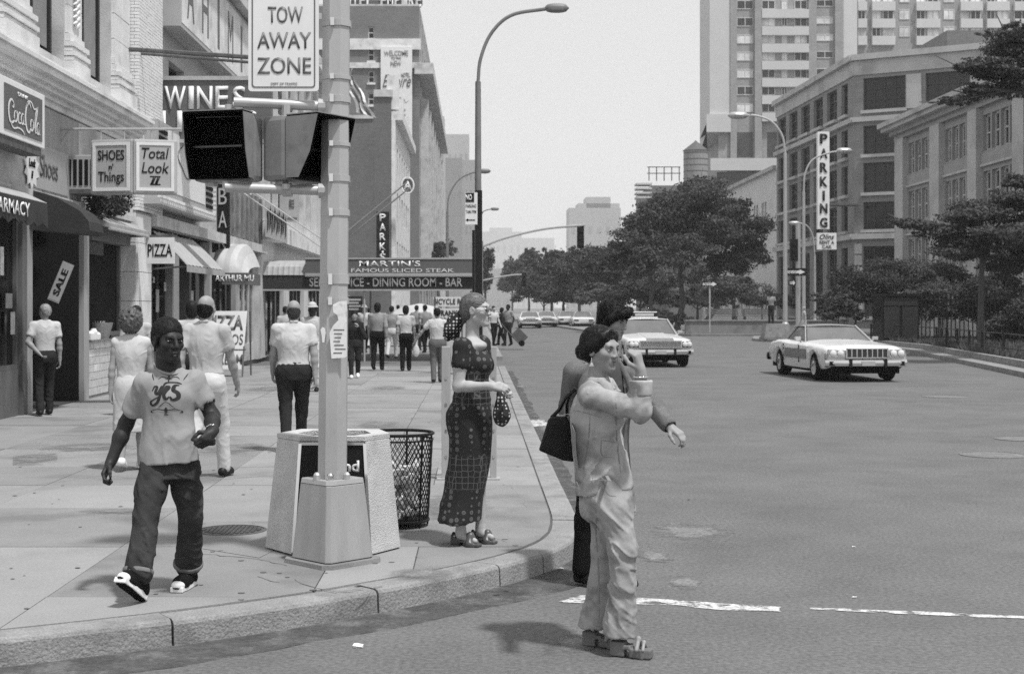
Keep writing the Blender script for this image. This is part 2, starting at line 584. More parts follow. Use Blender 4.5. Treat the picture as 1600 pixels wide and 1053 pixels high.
soft('worn_road_marking', 835, 980, 905, 1030, M_worn, .004, 60)
soft('worn_road_marking', 1025, 888, 1075, 932, M_worn, .004, 40)
soft('worn_asphalt', 985, 806, 1160, 856, M_worn, .004)
soft('worn_asphalt', 985, 850, 1060, 888, M_worn, .005)
soft('worn_asphalt', 820, 650, 900, 690, M_worn, .004)
sheet('road_marking', ragged([(822, 655), (850, 656), (856, 664), (830, 667)], 0.8), M_paint, 0.006)
sheet('road_marking', ragged([(800, 600), (826, 600), (832, 606), (806, 607)], 0.6), M_worn, 0.006)
# dirt strip lying in the gutter along the kerb
gut = MB(); rows = []
GO = offs(KL, -0.28); GO2 = offs(KL, -0.004)
for i in range(0, len(KL), 2):
    if KL[i].x < -7: continue
    j = .12 * mnoise.noise(KL[i] * 1.7) + .07 * mnoise.noise(KL[i] * 5)
    o_ = GO2[i] + (GO[i] - GO2[i]) * max(.25, 1 + 2.2 * j + (.35 if KL[i].y < 9.5 else -.3))
    rows.append([GO2[i] + Vector((0, 0, .0035)), GO2[i].lerp(o_, .5) + Vector((0, 0, .0035)), o_ + Vector((0, 0, .0035))])
gut.grid(rows)
M_gut = wear(mat('gutter_dirt', 0.055, 0.9, 0.4, 3, fine=.3, fscale=40), .38, .66, 3.5)
o = gut.build('gutter_dirt', M_gut); struct(o)
if o.data.polygons[0].normal.z < 0: o.data.flip_normals()
# stains and cracks on the sidewalk
for q in [(20, 700, 90, 735), (300, 685, 440, 716), (540, 652, 650, 676), (60, 685, 230, 712), (500, 715, 700, 755), (90, 790, 300, 806), (560, 880, 760, 915), (620, 760, 800, 830), (380, 600, 470, 615), (560, 600, 660, 612)]:
    v = [G(q[0], q[1], SW + .0055), G(q[2], q[1], SW + .0055), G(q[2], q[3], SW + .0055), G(q[0], q[3], SW + .0055)]
    o = MB().poly(v, [(0, 1, 2, 3)]).build('sidewalk_stain', M_swst); struct(o)
    if o.data.polygons[0].normal.z < 0: o.data.flip_normals()
def crack(pts, w=.006):
    P_ = [G(x, y, SW + .005) for x, y in pts]; Lr = [[], []]
    for a, b in zip(P_, P_[1:]):
        for k in range(6):
            c = a.lerp(b, k / 6) + Vector((random.uniform(-.02, .02), random.uniform(-.02, .02), 0)); ww = w * random.uniform(.4, 1.2)
            Lr[0].append(c + Vector((0, ww, 0))); Lr[1].append(c - Vector((0, ww, 0)))
    o = MB().grid(Lr).build('sidewalk_crack', M_joint); struct(o)
for c_ in ([(455, 905), (520, 925), (580, 918)], [(320, 865), (400, 872), (455, 885)], [(400, 900), (440, 912)], [(690, 850), (760, 836), (800, 848)], [(560, 930), (600, 912)], [(330, 750), (430, 742), (480, 748)], [(780, 700), (800, 760), (830, 800)], [(40, 760), (160, 742), (230, 748)]):
    crack(c_)
# trodden gum spots
random.seed(77)
gum = MB()
for k in range(110):
    px, py = random.uniform(0, 860), 560 + 420 * random.random() ** .8
    g_ = G(px, py, SW + .0052)
    if g_.x < -6.8 or g_.x > .5 or g_.y < 8.6 + max(0, -g_.x - .2) * -.6: continue
    r_g = random.uniform(.010, .026)
    n_g = 7
    gum.poly([(g_.x + r_g * random.uniform(.7, 1.2) * math.cos(6.283 * i / n_g), g_.y + r_g * random.uniform(.7, 1.2) * math.sin(6.283 * i / n_g), SW + .0052) for i in range(n_g)], [tuple(range(n_g))])
o = gum.build('gum_spots', mat('trodden_gum', .10, .8, .3, 20)); tag(o, kind='stuff')
# kerb joint crack dirt along the gutter
def litter(px, py, z, s, m, label, name='litter_scrap'):
    c = G(px, py, z)
    mb = MB()
    pts = []
    n = 7
    for k in range(n):
        a = 2 * math.pi * k / n; r = s * random.uniform(0.5, 1.0)
        pts.append((c.x + r * math.cos(a), c.y + 0.7 * r * math.sin(a), z + 0.004 + random.uniform(0, s * 0.35)))
    pts.append((c.x, c.y, z + s * 0.45))
    mb.poly(pts, [(k, (k + 1) % n, n) for k in range(n)])
    mb.poly([(p[0], p[1], z + 0.003) for p in pts[:n]], [tuple(range(n))[::-1]])
    o = mb.build(name, m, fix=True)
    tag(o, label, 'litter', 'litter scraps on the road')
for px, py, s, l in [(1334, 855, 0.022, 'small pale litter scrap alone on the asphalt above the long white line'), (1335, 934, 0.022, 'small pale stone lying just above the long white line'), (1076, 781, 0.02, 'small dark scrap lying on the asphalt right of the denim woman'),
                     (876, 890, 0.04, 'paper scrap in the gutter below the kerb bend'), (560, 1011, 0.05, 'flat white paper scrap on the asphalt in front of the kerb')]:
    litter(px, py, 0.0, s, M_white if 'dark' not in l else M_black, l)
# ---- building helpers
def brick_mat(name, v, mortar, scale=3.0, bumpy=0.3, var=0.2, rot=True):
    if name in MATS: return MATS[name]
    m = mat(name, v, 0.9, 0.12, 0.6)
    v = v * 1.42 if v > .05 else v; mortar *= 1.42
    n, l = m.node_tree.nodes, m.node_tree.links
    b = n['Principled BSDF']
    tc = n.new('ShaderNodeTexCoord')
    geo = n.new('ShaderNodeNewGeometry')
    sx = n.new('ShaderNodeSeparateXYZ'); l.new(tc.outputs['Object'], sx.inputs[0])
    add = n.new('ShaderNodeMath'); add.operation = 'ADD'
    l.new(sx.outputs[0], add.inputs[0]); l.new(sx.outputs[1], add.inputs[1])
    cx = n.new('ShaderNodeCombineXYZ')
    l.new(add.outputs[0], cx.inputs[0]); l.new(sx.outputs[2], cx.inputs[1])
    br = n.new('ShaderNodeTexBrick')
    br.inputs['Scale'].default_value = scale
    br.inputs['Mortar Size'].default_value = 0.012
    br.inputs['Color1'].default_value = (v, v, v, 1)
    br.inputs['Color2'].default_value = (v * (1 - var), v * (1 - var), v * (1 - var), 1)
    br.inputs['Mortar'].default_value = (mortar, mortar, mortar, 1)
    br.inputs['Brick Width'].default_value = 0.62
    br.inputs['Row Height'].default_value = 0.2
    l.new(cx.outputs[0], br.inputs['Vector'])
    old = b.inputs['Base Color'].links[0].from_socket
    mx = n.new('ShaderNodeMix'); mx.data_type = 'RGBA'; mx.blend_type = 'MULTIPLY'
    mx.inputs['Factor'].default_value = 1.0
    l.new(br.outputs['Color'], mx.inputs['A'])
    dv = n.new('ShaderNodeMix'); dv.data_type = 'RGBA'; dv.blend_type = 'DIVIDE'; dv.inputs['Factor'].default_value = 1.0
    l.new(old, dv.inputs['A']); dv.inputs['B'].default_value = (v, v, v, 1)
    l.new(dv.outputs['Result'], mx.inputs['B'])
    l.new(mx.outputs['Result'], b.inputs['Base Color'])
    return m

def wall(parent, name, o, r, w, h, holes, m, t=0.4, u=(0, 0, 1)):
    """wall of width w along r and height h, outward n = r x u, thickness t behind the plane; holes = (a0,a1,b0,b1)"""
    o, r, u = Vector(o), Vector(r).normalized(), Vector(u)
    n = r.cross(u)
    A = sorted({0.0, w} | {min(max(x, 0), w) for hh in holes for x in hh[:2]})
    B = sorted({0.0, h} | {min(max(x, 0), h) for hh in holes for x in hh[2:]})
    mb = MB()
    for j in range(len(B) - 1):
        run = None
        for i in range(len(A)):
            solid = False
            if i < len(A) - 1:
                ca, cb = (A[i] + A[i + 1]) / 2, (B[j] + B[j + 1]) / 2
                solid = not any(q[0] < ca < q[1] and q[2] < cb < q[3] for q in holes)
            if solid and run is None: run = A[i]
            if (not solid) and run is not None:
                c = o + r * ((run + A[i]) / 2) + u * ((B[j] + B[j + 1]) / 2) - n * (t / 2)
                mb.obox(c, r * ((A[i] - run) / 2), n * (t / 2), u * ((B[j + 1] - B[j]) / 2))
                run = None
    return mb.build(name, m, parent)

def blocks(parent, o, r, w, h, bw, bh, m, name='stone_block', d=0.05, gap=0.012, bond=True, u=(0, 0, 1)):
    """coursed blocks laid proud on a wall plane, each its own part"""
    o, r, u = Vector(o), Vector(r).normalized(), Vector(u); n = r.cross(u)
    rows = max(1, round(h / bh)); bh = h / rows
    for j in range(rows):
        x = 0.0; first = True
        while x < w - 1e-4:
            L = bw * (0.5 if (bond and first and j % 2) else 1.0)
            L = min(L, w - x)
            if w - x - L < bw * 0.2: L = w - x
            c = o + r * (x + L / 2) + u * (j + 0.5) * bh + n * (d / 2 + random.uniform(-0.004, 0.004))
            MB().obox(c, r * (L / 2 - gap / 2), n * d / 2, u * (bh / 2 - gap / 2)).build(name, m, parent)
            x += L; first = False

def brick_field(parent, o, r, w, h, m, name='brick_courses', bl=0.2, bh=0.068, d=0.02, gap=0.009, u=(0, 0, 1)):
    o, r, u = Vector(o), Vector(r).normalized(), Vector(u); n = r.cross(u)
    mb = MB()
    for j in range(int(h / bh)):
        x = -bl / 2 if j % 2 else 0.0
        while x < w - 1e-4:
            a, b = max(x, 0), min(x + bl, w)
            if b - a > 0.02:
                mb.obox(o + r * (a + b) / 2 + u * (j + 0.5) * bh + n * (d / 2 + random.uniform(-.002, .002)), r * ((b - a) / 2 - gap / 2), n * d / 2, u * (bh / 2 - gap / 2))
            x += bl
    s = mb.build(name, m, parent); s['kind'] = 'stuff'
    return s

YR = (0, 1, 0); XR = (1, 0, 0); UP = (0, 0, 1)      # right-hand directions of walls facing +x and -y
M_stone = mat('pale_limestone', 0.52, 0.85, 0.12, 1.8, bump=0.25, bscale=40, fine=0.08, spots=0.25, spot_scale=1.2)
M_stone2 = mat('grey_limestone', 0.40, 0.85, 0.14, 1.8, bump=0.25, bscale=40, spots=0.3, spot_scale=1.0)
M_glaze = mat('white_glazed_brick', 0.58, 0.4, 0.14, 9, bump=0.1)
M_mortar = mat('mortar', 0.16, 0.95, 0.2, 8)
M_wood = mat('painted_timber', 0.085, 0.6, 0.25, 6, stretch=(1, 1, 0.2))
M_woodl = mat('pale_painted_timber', 0.25, 0.6, 0.2, 5, stretch=(1, 1, 0.2))
M_framed = mat('dark_window_frame', 0.025, 0.5, 0.2, 5)
M_framel = mat('light_window_frame', 0.40, 0.6, 0.15, 5)
M_signg = mat('sign_grey_enamel', 0.085, 0.5, 0.10, 3)
M_signm = mat('sign_mid_grey', 0.30, 0.5, 0.06, 4)
M_signw = mat('sign_white', 0.66, 0.5, 0.06, 4)
M_tarp = mat('dark_awning_canvas', 0.03, 0.85, 0.2, 4, bump=0.3, bscale=20)
M_canvas = mat('grey_awning_canvas', 0.27, 0.85, 0.15, 4, bump=0.3, bscale=18)
M_canvasw = mat('white_awning_canvas', 0.36, 0.85, 0.1, 4, bump=0.2, bscale=18)
M_rust = mat('weathered_iron', 0.08, 0.7, 0.4, 9, metal=0.3)
FX = -7.0                                            # plane of the shop fronts

# ---- building A: stone front with pharmacy and shoe shops
A = thing('commercial_building', 'pale stone commercial building at far left over the pharmacy and shoe shops', 'building', (FX, 21, SW))
def fy(px): return FX * FPX / (px - CX)
winA = [(fy(42), fy(100), 5.95, 9.6), (fy(124), fy(173), 5.95, 9.6)]
winA = [(fy(-60), fy(-12), 5.95, 9.6)] + winA
y0A, y1A = 14.0, 28.7
wall(A, 'wall', (FX, y0A, 3.55), YR, y1A - y0A, 6.5, [(a - y0A, b - y0A, c - 3.55, d - 3.55) for a, b, c, d in winA] , M_stone2)
for a, b, c, d in winA:
    f = window_unit(A, (FX - 0.28, (a + b) / 2, (c + d) / 2), YR, UP, b - a, d - c, 2, 2, M_framed, M_glassdark, 0.14, 0.09)
    # drawn blinds behind the glass
    bl = MB(); bl.obox((FX - 0.40, a + (b - a) * 0.28, (c + d) / 2 + .4), (0.01, 0, 0), (0, (b - a) * 0.18, 0), (0, 0, (d - c) / 2 - .4)); bl.build('blind', M_woodl, f)
    bl = MB(); bl.obox((FX - 0.255, a + (b - a) * 0.72, (c + d) / 2 - .3), (0.008, 0, 0), (0, (b - a) * 0.2, 0), (0, 0, (d - c) / 2 - .5)); bl.build('blind', mat('grey_blind', 0.17, 0.7, 0.15, 3), f)
random.seed(2)
for a, b in ((fy(-12), fy(42)), (fy(100), fy(124)), (fy(173), 28.5)):
    blocks(A, (FX, a + .05, 6.45), YR, b - a - .1, 3.4, 0.7, 0.52, M_stone, d=0.06)
    pl = MB()
    for k, (z, e) in enumerate([(5.62, 0.20), (5.98, 0.16), (6.06, 0.20), (6.14, 0.14), (6.22, 0.18), (6.31, 0.10)]):
        z1 = [5.97, 6.05, 6.13, 6.21, 6.30, 6.44][k]
        pl.box(FX - 0.02, FX + e, a + .06 - e * .3, b - .06 + e * .3, z, z1)
    pl.build('pier_base', M_stone, A)
# carved ornament on the slim pier
orn = MB()
yc = (fy(100) + fy(124)) / 2
for k in range(9):
    z = 6.6 + k * 0.11
    for s in (-1, 1):
        orn.tube([(FX + 0.07, yc, z), (FX + 0.10, yc + s * 0.1, z + 0.09), (FX + 0.08, yc + s * 0.2, z + 0.04)], [0.02, 0.028, 0.01], 5)
orn.build('carved_ornament', M_stone, A)
# main cornice
cor = MB()
for x1, z0, z1 in [(0.10, 5.02, 5.12), (0.16, 5.12, 5.2), (0.26, 5.2, 5.27), (0.34, 5.27, 5.36), (0.46, 5.36, 5.47), (0.50, 5.47, 5.53), (0.40, 5.53, 5.61)]:
    cor.box(FX - 0.02, FX + x1, y0A, 28.72, z0, z1)
cor.build('cornice', M_stone, A)
# fascia panels over the shops
for a, b, m in ((14, fy(60), M_stone2), (fy(60), fy(116), M_woodl), (fy(116), 28.68, M_stone2)):
    MB().box(FX + 0.003, FX + 0.07, a + .02, b - .02, 3.62, 5.0).build('fascia_panel', m, A)
MB().box(FX, FX + 0.12, y0A, 28.65, 3.5, 3.61).build('fascia_ledge', M_stone2, A)
# ground floor: side return, floor, back wall of the shops
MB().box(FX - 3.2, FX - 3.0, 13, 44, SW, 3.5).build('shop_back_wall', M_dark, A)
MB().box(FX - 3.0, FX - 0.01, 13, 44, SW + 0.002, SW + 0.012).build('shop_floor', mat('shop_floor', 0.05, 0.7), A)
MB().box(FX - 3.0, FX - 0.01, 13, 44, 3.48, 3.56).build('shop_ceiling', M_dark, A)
def shopwin(parent, ya, yb, z0, z1, x, nx, nz, fm, gm=None, bulk=None, name='shop_window'):
    f = window_unit(parent, (x, (ya + yb) / 2, (z0 + z1) / 2), YR, UP, yb - ya, z1 - z0, nx, nz, fm, gm or M_glassdark, 0.1, 0.07, name)
    if bulk: MB().box(x - 0.05, x + 0.06, ya, yb, SW, z0 - 0.003).build('stall_riser', bulk, f)
    return f
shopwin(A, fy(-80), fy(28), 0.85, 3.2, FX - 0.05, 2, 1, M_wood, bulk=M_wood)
for a, b, m in ((fy(29), fy(36), M_wood), (fy(37), fy(45), M_woodl), (fy(126), fy(134), M_woodl)):
    MB().box(FX - 0.12, FX + 0.06, a, b, SW, 3.5).build('shop_pilaster', m, A)
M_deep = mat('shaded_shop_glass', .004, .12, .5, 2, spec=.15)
# recessed entrance with angled display windows and door
d0, d1 = fy(46), fy(125)
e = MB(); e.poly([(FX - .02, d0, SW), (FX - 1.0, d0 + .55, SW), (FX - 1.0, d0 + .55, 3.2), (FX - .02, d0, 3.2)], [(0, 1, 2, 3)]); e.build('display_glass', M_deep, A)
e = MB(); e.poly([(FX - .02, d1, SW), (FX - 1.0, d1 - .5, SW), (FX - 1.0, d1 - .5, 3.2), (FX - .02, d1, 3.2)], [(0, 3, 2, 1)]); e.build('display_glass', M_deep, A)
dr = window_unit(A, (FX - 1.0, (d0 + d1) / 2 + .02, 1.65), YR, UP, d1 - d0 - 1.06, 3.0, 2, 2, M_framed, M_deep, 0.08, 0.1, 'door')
MB().box(FX - 0.94, FX - 0.88, (d0 + d1) / 2 - .02, (d0 + d1) / 2 + .02, 1.0, 1.35).build('handle', M_chrome, dr)
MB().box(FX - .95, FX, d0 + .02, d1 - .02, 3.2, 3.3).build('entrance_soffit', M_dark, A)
# fruit and novelty shop window with tiled counter
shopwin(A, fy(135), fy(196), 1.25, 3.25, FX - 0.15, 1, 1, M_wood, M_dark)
MB().box(FX - 0.1, FX + 0.10, fy(135), fy(196), 3.0, 3.5).build('roller_box', M_wood, A)
cnt = MB(); cnt.box(FX - 0.35, FX + 0.0, fy(137), fy(194), SW, 1.16); cnt = cnt.build('counter', M_mortar, A)
random.seed(8)
M_tile = mat('counter_tile', 0.40, 0.4, 0.2, 7); M_tile2 = mat('counter_tile_pale', 0.52, 0.4, 0.2, 7)
ya, yb = fy(137), fy(194)
for i in range(7):
    for j in range(7):
        L = (yb - ya) / 7
        MB().box(FX + 0.001, FX + 0.012, ya + i * L + .006, ya + (i + 1) * L - .006, SW + .05 + j * 0.14 + .004, SW + .05 + (j + 1) * 0.14 - .004).build('tile', random.choice([M_tile, M_tile, M_tile2]), cnt)
MB().box(FX - 0.4, FX + 0.08, ya - .02, yb + .02, 1.162, 1.2).build('counter_top', M_chrome, cnt)
# hanging goods and poster behind the counter
MB().box(FX - 0.6, FX - 0.58, fy(150), fy(163), 1.9, 2.7).build('poster', mat('faded_poster', 0.13, 0.8, 0.6, 6), A)
# dark transom box above counter
MB().box(FX - 0.12, FX + 0.02, fy(136), fy(160), 2.75, 2.99).build('transom_box', M_framed, A)
# ---- basket of bottles on the counter
bk = thing('wicker_basket', 'wicker basket of goods on the tiled shop counter', 'basket', (FX - .1, fy(163), 1.2))
MB().lathe([(0.18, 0), (0.25, 0.26), (0.26, 0.3), (0.23, 0.3), (0.17, 0.03)], (FX - .1, fy(163), 1.2), 16).build('bowl', mat('wicker', 0.2, 0.8, 0.4, 30, bump=0.6, bscale=60), bk)
for k in range(6):
    a = k * 1.05
    MB().lathe([(0.035, 0), (0.035, 0.16), (0.012, 0.22), (0.012, 0.28)], (FX - .1 + .1 * math.cos(a), fy(163) + .1 * math.sin(a), 1.25), 8).build('bottle', M_white if k % 2 else M_signm, bk)
for k, (px, hh) in enumerate([(143, .16), (148, .2), (153, .13)]):
    o = MB().lathe([(0.07, 0), (0.075, hh * .7), (0.04, hh), (0.01, hh)], (FX - .02, fy(px), 1.2), 10).build('package', M_white)
    tag(o, ['white package nearest the pilaster on the tiled shop counter', 'tall white package in the middle of the tiled shop counter', 'low white package beside the wicker basket'][k], 'package', 'packages on the shop counter')

# ---- building B: brick front with pizza shop and bar
M_brickl = brick_mat('light_brick', 0.34, 0.22, 5.0)
M_brickm = brick_mat('mid_brick', 0.24, 0.15, 5.0)
B = thing('brick_building', 'brick building with white glazed pier above the pizza shop and bar', 'building', (FX, 36, SW))
yB0, yB1 = 30.9, 46.0
winB = [(32.3, 34.0, 9.0, 11.4), (35.5, 37.2, 9.0, 11.4), (38.7, 40.4, 9.0, 11.4), (41.9, 43.6, 9.0, 11.4)]
winB += [(a, b, 5.3, 7.4) for a, b, _, _ in winB]
wall(B, 'wall', (FX, yB0, 3.5), YR, yB1 - yB0, 13, [(a - yB0, b - yB0, c - 3.5, d - 3.5) for a, b, c, d in winB], M_brickl)
for a, b, c, d in winB:
    f = window_unit(B, (FX - 0.25, (a + b) / 2, (c + d) / 2), YR, UP, b - a, d - c, 1, 2, M_framed, M_glassdark, 0.12, 0.08)
    MB().box(FX - 0.2, FX + 0.08, a - .1, b + .1, c - 0.14, c - 0.003).build('sill', M_stone, f)
# glazed pier
MB().box(FX - 0.5, FX + 0.16, 28.75, 30.88, 3.75, 12).build('pier_core', M_mortar, B)
brick_field(B, (FX + 0.16, 28.75, 3.75), YR, 2.13, 5.6, M_glaze)
brick_field(B, (FX - 0.02, 28.75, 3.75), XR, 0.2, 5.6, M_glaze)
# stone pier down to the street
MB().box(FX - 0.4, FX + 0.10, 28.75, 30.0, SW, 3.74).build('street_pier', M_stone2, B)
blocks(B, (FX + 0.10, 28.77, SW), YR, 1.2, 3.55, 1.2, 0.6, M_stone, d=0.04, bond=False)
blocks(B, (FX - 0.2, 28.75, SW), XR, 0.32, 3.55, 0.32, 0.6, M_stone, d=0.03, bond=False)
MB().box(FX, FX + 0.25, 30.05, 45.9, 3.5, 3.75).build('shop_cornice', M_stone2, B)
shopwin(B, 30.1, 32.4, 0.75, 3.3, FX - 0.15, 3, 2, M_framed, bulk=M_wood)
d = window_unit(B, (FX - 0.8, 33.4, 1.6), YR, UP, 1.7, 2.9, 2, 2, M_framed, M_glassdark, 0.08, 0.1, 'door')
MB().box(FX - .74, FX - .68, 33.38, 33.44, 1.0, 1.3).build('handle', M_chrome, d)
put_text('32', LX(240, 437, FX - .08), YR, UP, 0.14, M_white, B, bold=0.03)
for a, b, m in ((32.45, 32.6, M_woodl), (34.4, 34.6, M_wood), (37.0, 37.3, M_woodl), (41.0, 41.35, M_woodl), (45.2, 45.9, M_stone2)):
    MB().box(FX - 0.2, FX + 0.05, a, b, SW, 3.49).build('shop_pilaster', m, B)
shopwin(B, 34.7, 36.9, 0.7, 3.2, FX - 0.12, 2, 1, M_framed, bulk=M_framed)
shopwin(B, 37.4, 40.9, 0.6, 3.1, FX - 0.12, 4, 1, M_framed, bulk=M_wood)
shopwin(B, 41.5, 45.1, 0.6, 3.1, FX - 0.12, 4, 1, M_framel, bulk=M_stone2)
# fluted dark signboard of the bar and an ornate strip beyond it
fl = MB()
for k in range(16):
    y = 38.6 + k * 0.42
    fl.box(FX + 0.02, FX + 0.14 + 0.05 * (k % 2), y, y + 0.3, 3.8, 5.2)
fl = fl.build('fluted_fascia', mat('ribbed_metal', 0.22, 0.4, 0.5, 2.5, metal=0.5), B)
MB().box(FX + 0.001, FX + 0.02, 38.4, 45.5, 3.76, 5.3).build('fascia_backing', M_signg, B)

# ---- building C with restaurant, beyond
C = thing('restaurant_building', 'light building with pilasters behind the restaurant canopy', 'building', (FX, 55, SW))
yC0, yC1 = 46.05, 66.0
winC = [(y, y + 1.5, z, z + 2.0) for y in (47.2, 50.0, 52.8, 55.6, 58.4, 61.2, 63.8) for z in (5.2, 8.6)]
wall(C, 'wall', (FX, yC0, SW), YR, yC1 - yC0, 11.6, [(a - yC0, b - yC0, c - SW, d - SW) for a, b, c, d in winC] + [(1.0, 5.5, 0.05, 2.9), (7, 11.5, 0.05, 2.9), (13, 18.5, .05, 2.9)], mat('painted_facade', 0.42, 0.85, 0.15, 1.5))
for a, b, c, d in winC:
    window_unit(C, (FX - 0.2, (a + b) / 2, (c + d) / 2), YR, UP, b - a, d - c, 1, 2, M_framel, M_glassdark, 0.12, 0.08)
for k in range(9):
    MB().box(FX + 0.002, FX + 0.16, 46.2 + k * 2.42, 46.5 + k * 2.42, 4.6, 11.6).build('pilaster', M_stone2, C)
MB().box(FX + 0.001, FX + 0.5, yC0, yC1, 11.74, 12.2).build('cornice', M_stone, C)
MB().box(FX + 0.001, FX + 0.35, yC0, yC1, 4.0, 4.55).build('shop_fascia', M_stone, C)
for (ya, yb) in ((47.05, 51.55), (53.05, 57.55), (59.05, 64.5)):
    shopwin(C, ya, yb, 0.2, 3.03, FX - 0.2, 4, 1, M_framed)
MB().box(-18, FX - .45, 66.0, 66.3, 0, 12).build('side_wall', M_brickm, C)

# ---- signs and awnings on the left
# soft-drink sign: long box along the fascia
X1 = -6.52
cs = thing('fascia_sign', 'dark fascia sign with white soft drink script over the pharmacy', 'sign', (X1, 20, 4.1))
za, zb = 4.17, 4.98
MB().box(X1 - 0.34, X1, 17.0, LX(70, 200, X1).y, za, zb).build('sign_box', M_signw, cs, bevel=0.012)
yl, yr = LX(6, 200, X1).y, LX(65, 200, X1).y
MB().box(X1 + 0.001, X1 + 0.012, yl, yr, za + .09, zb - .09).build('panel', M_signg, cs)
put_text('DRINK', (X1 + 0.014, yl + (yr - yl) * 0.46, zb - 0.17), YR, UP, 0.055, M_signw, cs, width=0.46, bold=0.02)
# script lettering drawn as brush strokes
def stroke(pts, w0=0.022, w1=None):
    """smooth ribbon through control points in the unit square"""
    P = [np.array(p, float) for p in pts]
    out = []
    Q = [2 * P[0] - P[1]] + P + [2 * P[-1] - P[-2]]
    for i in range(1, len(Q) - 2):
        for t in np.linspace(0, 1, 7, endpoint=False):
            a, b, c, d = Q[i - 1:i + 3]
            out.append(0.5 * ((2 * b) + (c - a) * t + (2 * a - 5 * b + 4 * c - d) * t * t + (3 * b - a - 3 * c + d) * t ** 3))
    out.append(P[-1])
    return out
def script(strokes, c, r, u, w, h, m, parent, thick=0.02, name='script_lettering'):
    r, u = Vector(r), Vector(u); n = r.cross(u); c = Vector(c)
    mb = MB()
    for s in strokes:
        pts = stroke(s[0]); wd = s[1]
        N = len(pts)
        front, L, Rr = [], [], []
        for i, p in enumerate(pts):
            t = pts[min(i + 1, N - 1)] - pts[max(i - 1, 0)]
            tx, ty = t[0] * w, t[1] * h
            ln = math.hypot(tx, ty) or 1
            ww = wd * (0.55 + 0.45 * abs(ty) / ln) * min(1.0, 0.35 + 3 * min(i, N - 1 - i) / N)
            ox, oy = -ty / ln * ww, tx / ln * ww
            q = c + r * ((p[0] - .5) * w) + u * ((p[1] - .5) * h) + n * 0.004
            L.append(q + r * ox + u * oy); Rr.append(q - r * ox - u * oy)
        mb.grid([L, Rr])
        mb.grid([[p + n * 0.004 for p in Rr], [p + n * 0.004 for p in L]])
    return mb.build(name, m, parent)
cocacola = [
    ([(0.17, .78), (.10, .86), (.03, .72), (.02, .45), (.07, .22), (.16, .26), (.20, .36)], .026),
    ([(.17, .78), (.16, .66), (.12, .68)], .016),
    ([(.25, .58), (.20, .56), (.18, .40), (.21, .28), (.26, .34), (.27, .50), (.24, .58), (.29, .56)], .018),
    ([(.38, .55), (.34, .58), (.30, .46), (.31, .30), (.36, .28), (.40, .34)], .018),
    ([(.47, .56), (.43, .58), (.39, .45), (.41, .29), (.45, .32), (.48, .58), (.47, .32), (.52, .30)], .018),
    ([(.69, .86), (.63, .98), (.55, .82), (.52, .5), (.56, .2), (.64, .12), (.69, .30)], .026),
    ([(.55, .82), (.60, 1.0), (.70, 1.02), (.80, .86), (.92, .96)], .018),
    ([(.75, .52), (.70, .50), (.68, .34), (.71, .2), (.76, .26), (.77, .42), (.74, .52)], .018),
    ([(.80, .3), (.84, .72), (.90, .92), (.88, .70), (.83, .36), (.84, .18), (.88, .20)], .018),
    ([(.96, .46), (.92, .50), (.88, .36), (.90, .18), (.94, .2), (.97, .46), (.96, .2), (1.0, .18)], .018),
    ([(.07, .22), (.16, .08), (.30, .13), (.42, .10), (.50, .0)], .018),
]
script(cocacola, (X1 + 0.013, (yl + yr) / 2, (za + zb) / 2 - .06), YR, UP, (yr - yl) * 0.86, 0.5, M_signw, cs)
MB().box(X1 - 0.3, X1 - 0.02, 17, LX(68, 200, X1).y - .05, za - .12, za - .005).build('underside_tray', M_rust, cs)

# painted shoe shop sign on the fascia
ss = thing('wall_sign', 'faded shoe shop sign with pale starburst beside the hanging lantern sign', 'sign', (FX + .08, fy(60), 3.7))
MB().box(FX + 0.071, FX + 0.1, fy(38), fy(97), 3.66, 4.36).build('board', M_signm, ss)
c = LX(49, 258, FX + 0.1)
st = MB(); pts = []
for k in range(20):
    a = math.pi * 2 * k / 20; rr = (0.42 if k % 2 else 0.3)
    pts.append((FX + 0.104, c.y + rr * 0.9 * math.cos(a), c.z - .05 + rr * .8 * math.sin(a)))
st.prism(pts, (0.006, 0, 0)).build('starburst', M_signw, ss, fix=True)
put_text('Look', (FX + 0.112, c.y, c.z + .03), YR, UP, 0.13, M_black, ss, width=0.34, bold=0.03, shear=0.3)
put_text('II', (FX + 0.112, c.y, c.z - .15), YR, UP, 0.12, M_black, ss, bold=0.03, shear=0.3)
put_text('Shoes', (FX + 0.102, LX(76, 262, FX + .1).y, LX(76, 262, FX + .1).z), YR, UP, 0.36, M_signg, ss, width=0.95, bold=0.01)
# air conditioner
def aircon(name, label, x0, x1, y0, y1, z0, z1, grille_face='y'):
    t = thing(name, label, 'air conditioner', (x0, y0, z0))
    MB().box(x0, x1, y0, y1, z0, z1).build('casing', M_alu, t, bevel=0.02)
    g = MB()
    n = 5
    for k in range(n):
        a = x0 + (x1 - x0) * (k + .2) / n
        g.box(a, a + (x1 - x0) / n * .6, y0 - .012, y0 - .001, z0 + .08, z1 - .08)
    g.build('grille', M_dark, t)
    g = MB(); g.box(x1 + .001, x1 + .012, y0 + .06, y1 - .06, z0 + .08, z1 - .08); g.build('side_grille', M_dark, t)
    MB().box(x0, x1 + .05, y0 - .03, y1 + .03, z0 - .06, z0 - .003).build('shelf', M_rust, t)
    return t
aircon('air_conditioner', 'boxy window air conditioner on the wall left of the hanging lantern sign', -6.98, -6.5, 24.2, 24.9, 3.78, 4.38)
aircon('air_conditioner', 'small air conditioner in an upper wall left of the tow away sign', -6.98, -6.6, 42.3, 43.2, 9.9, 10.7)

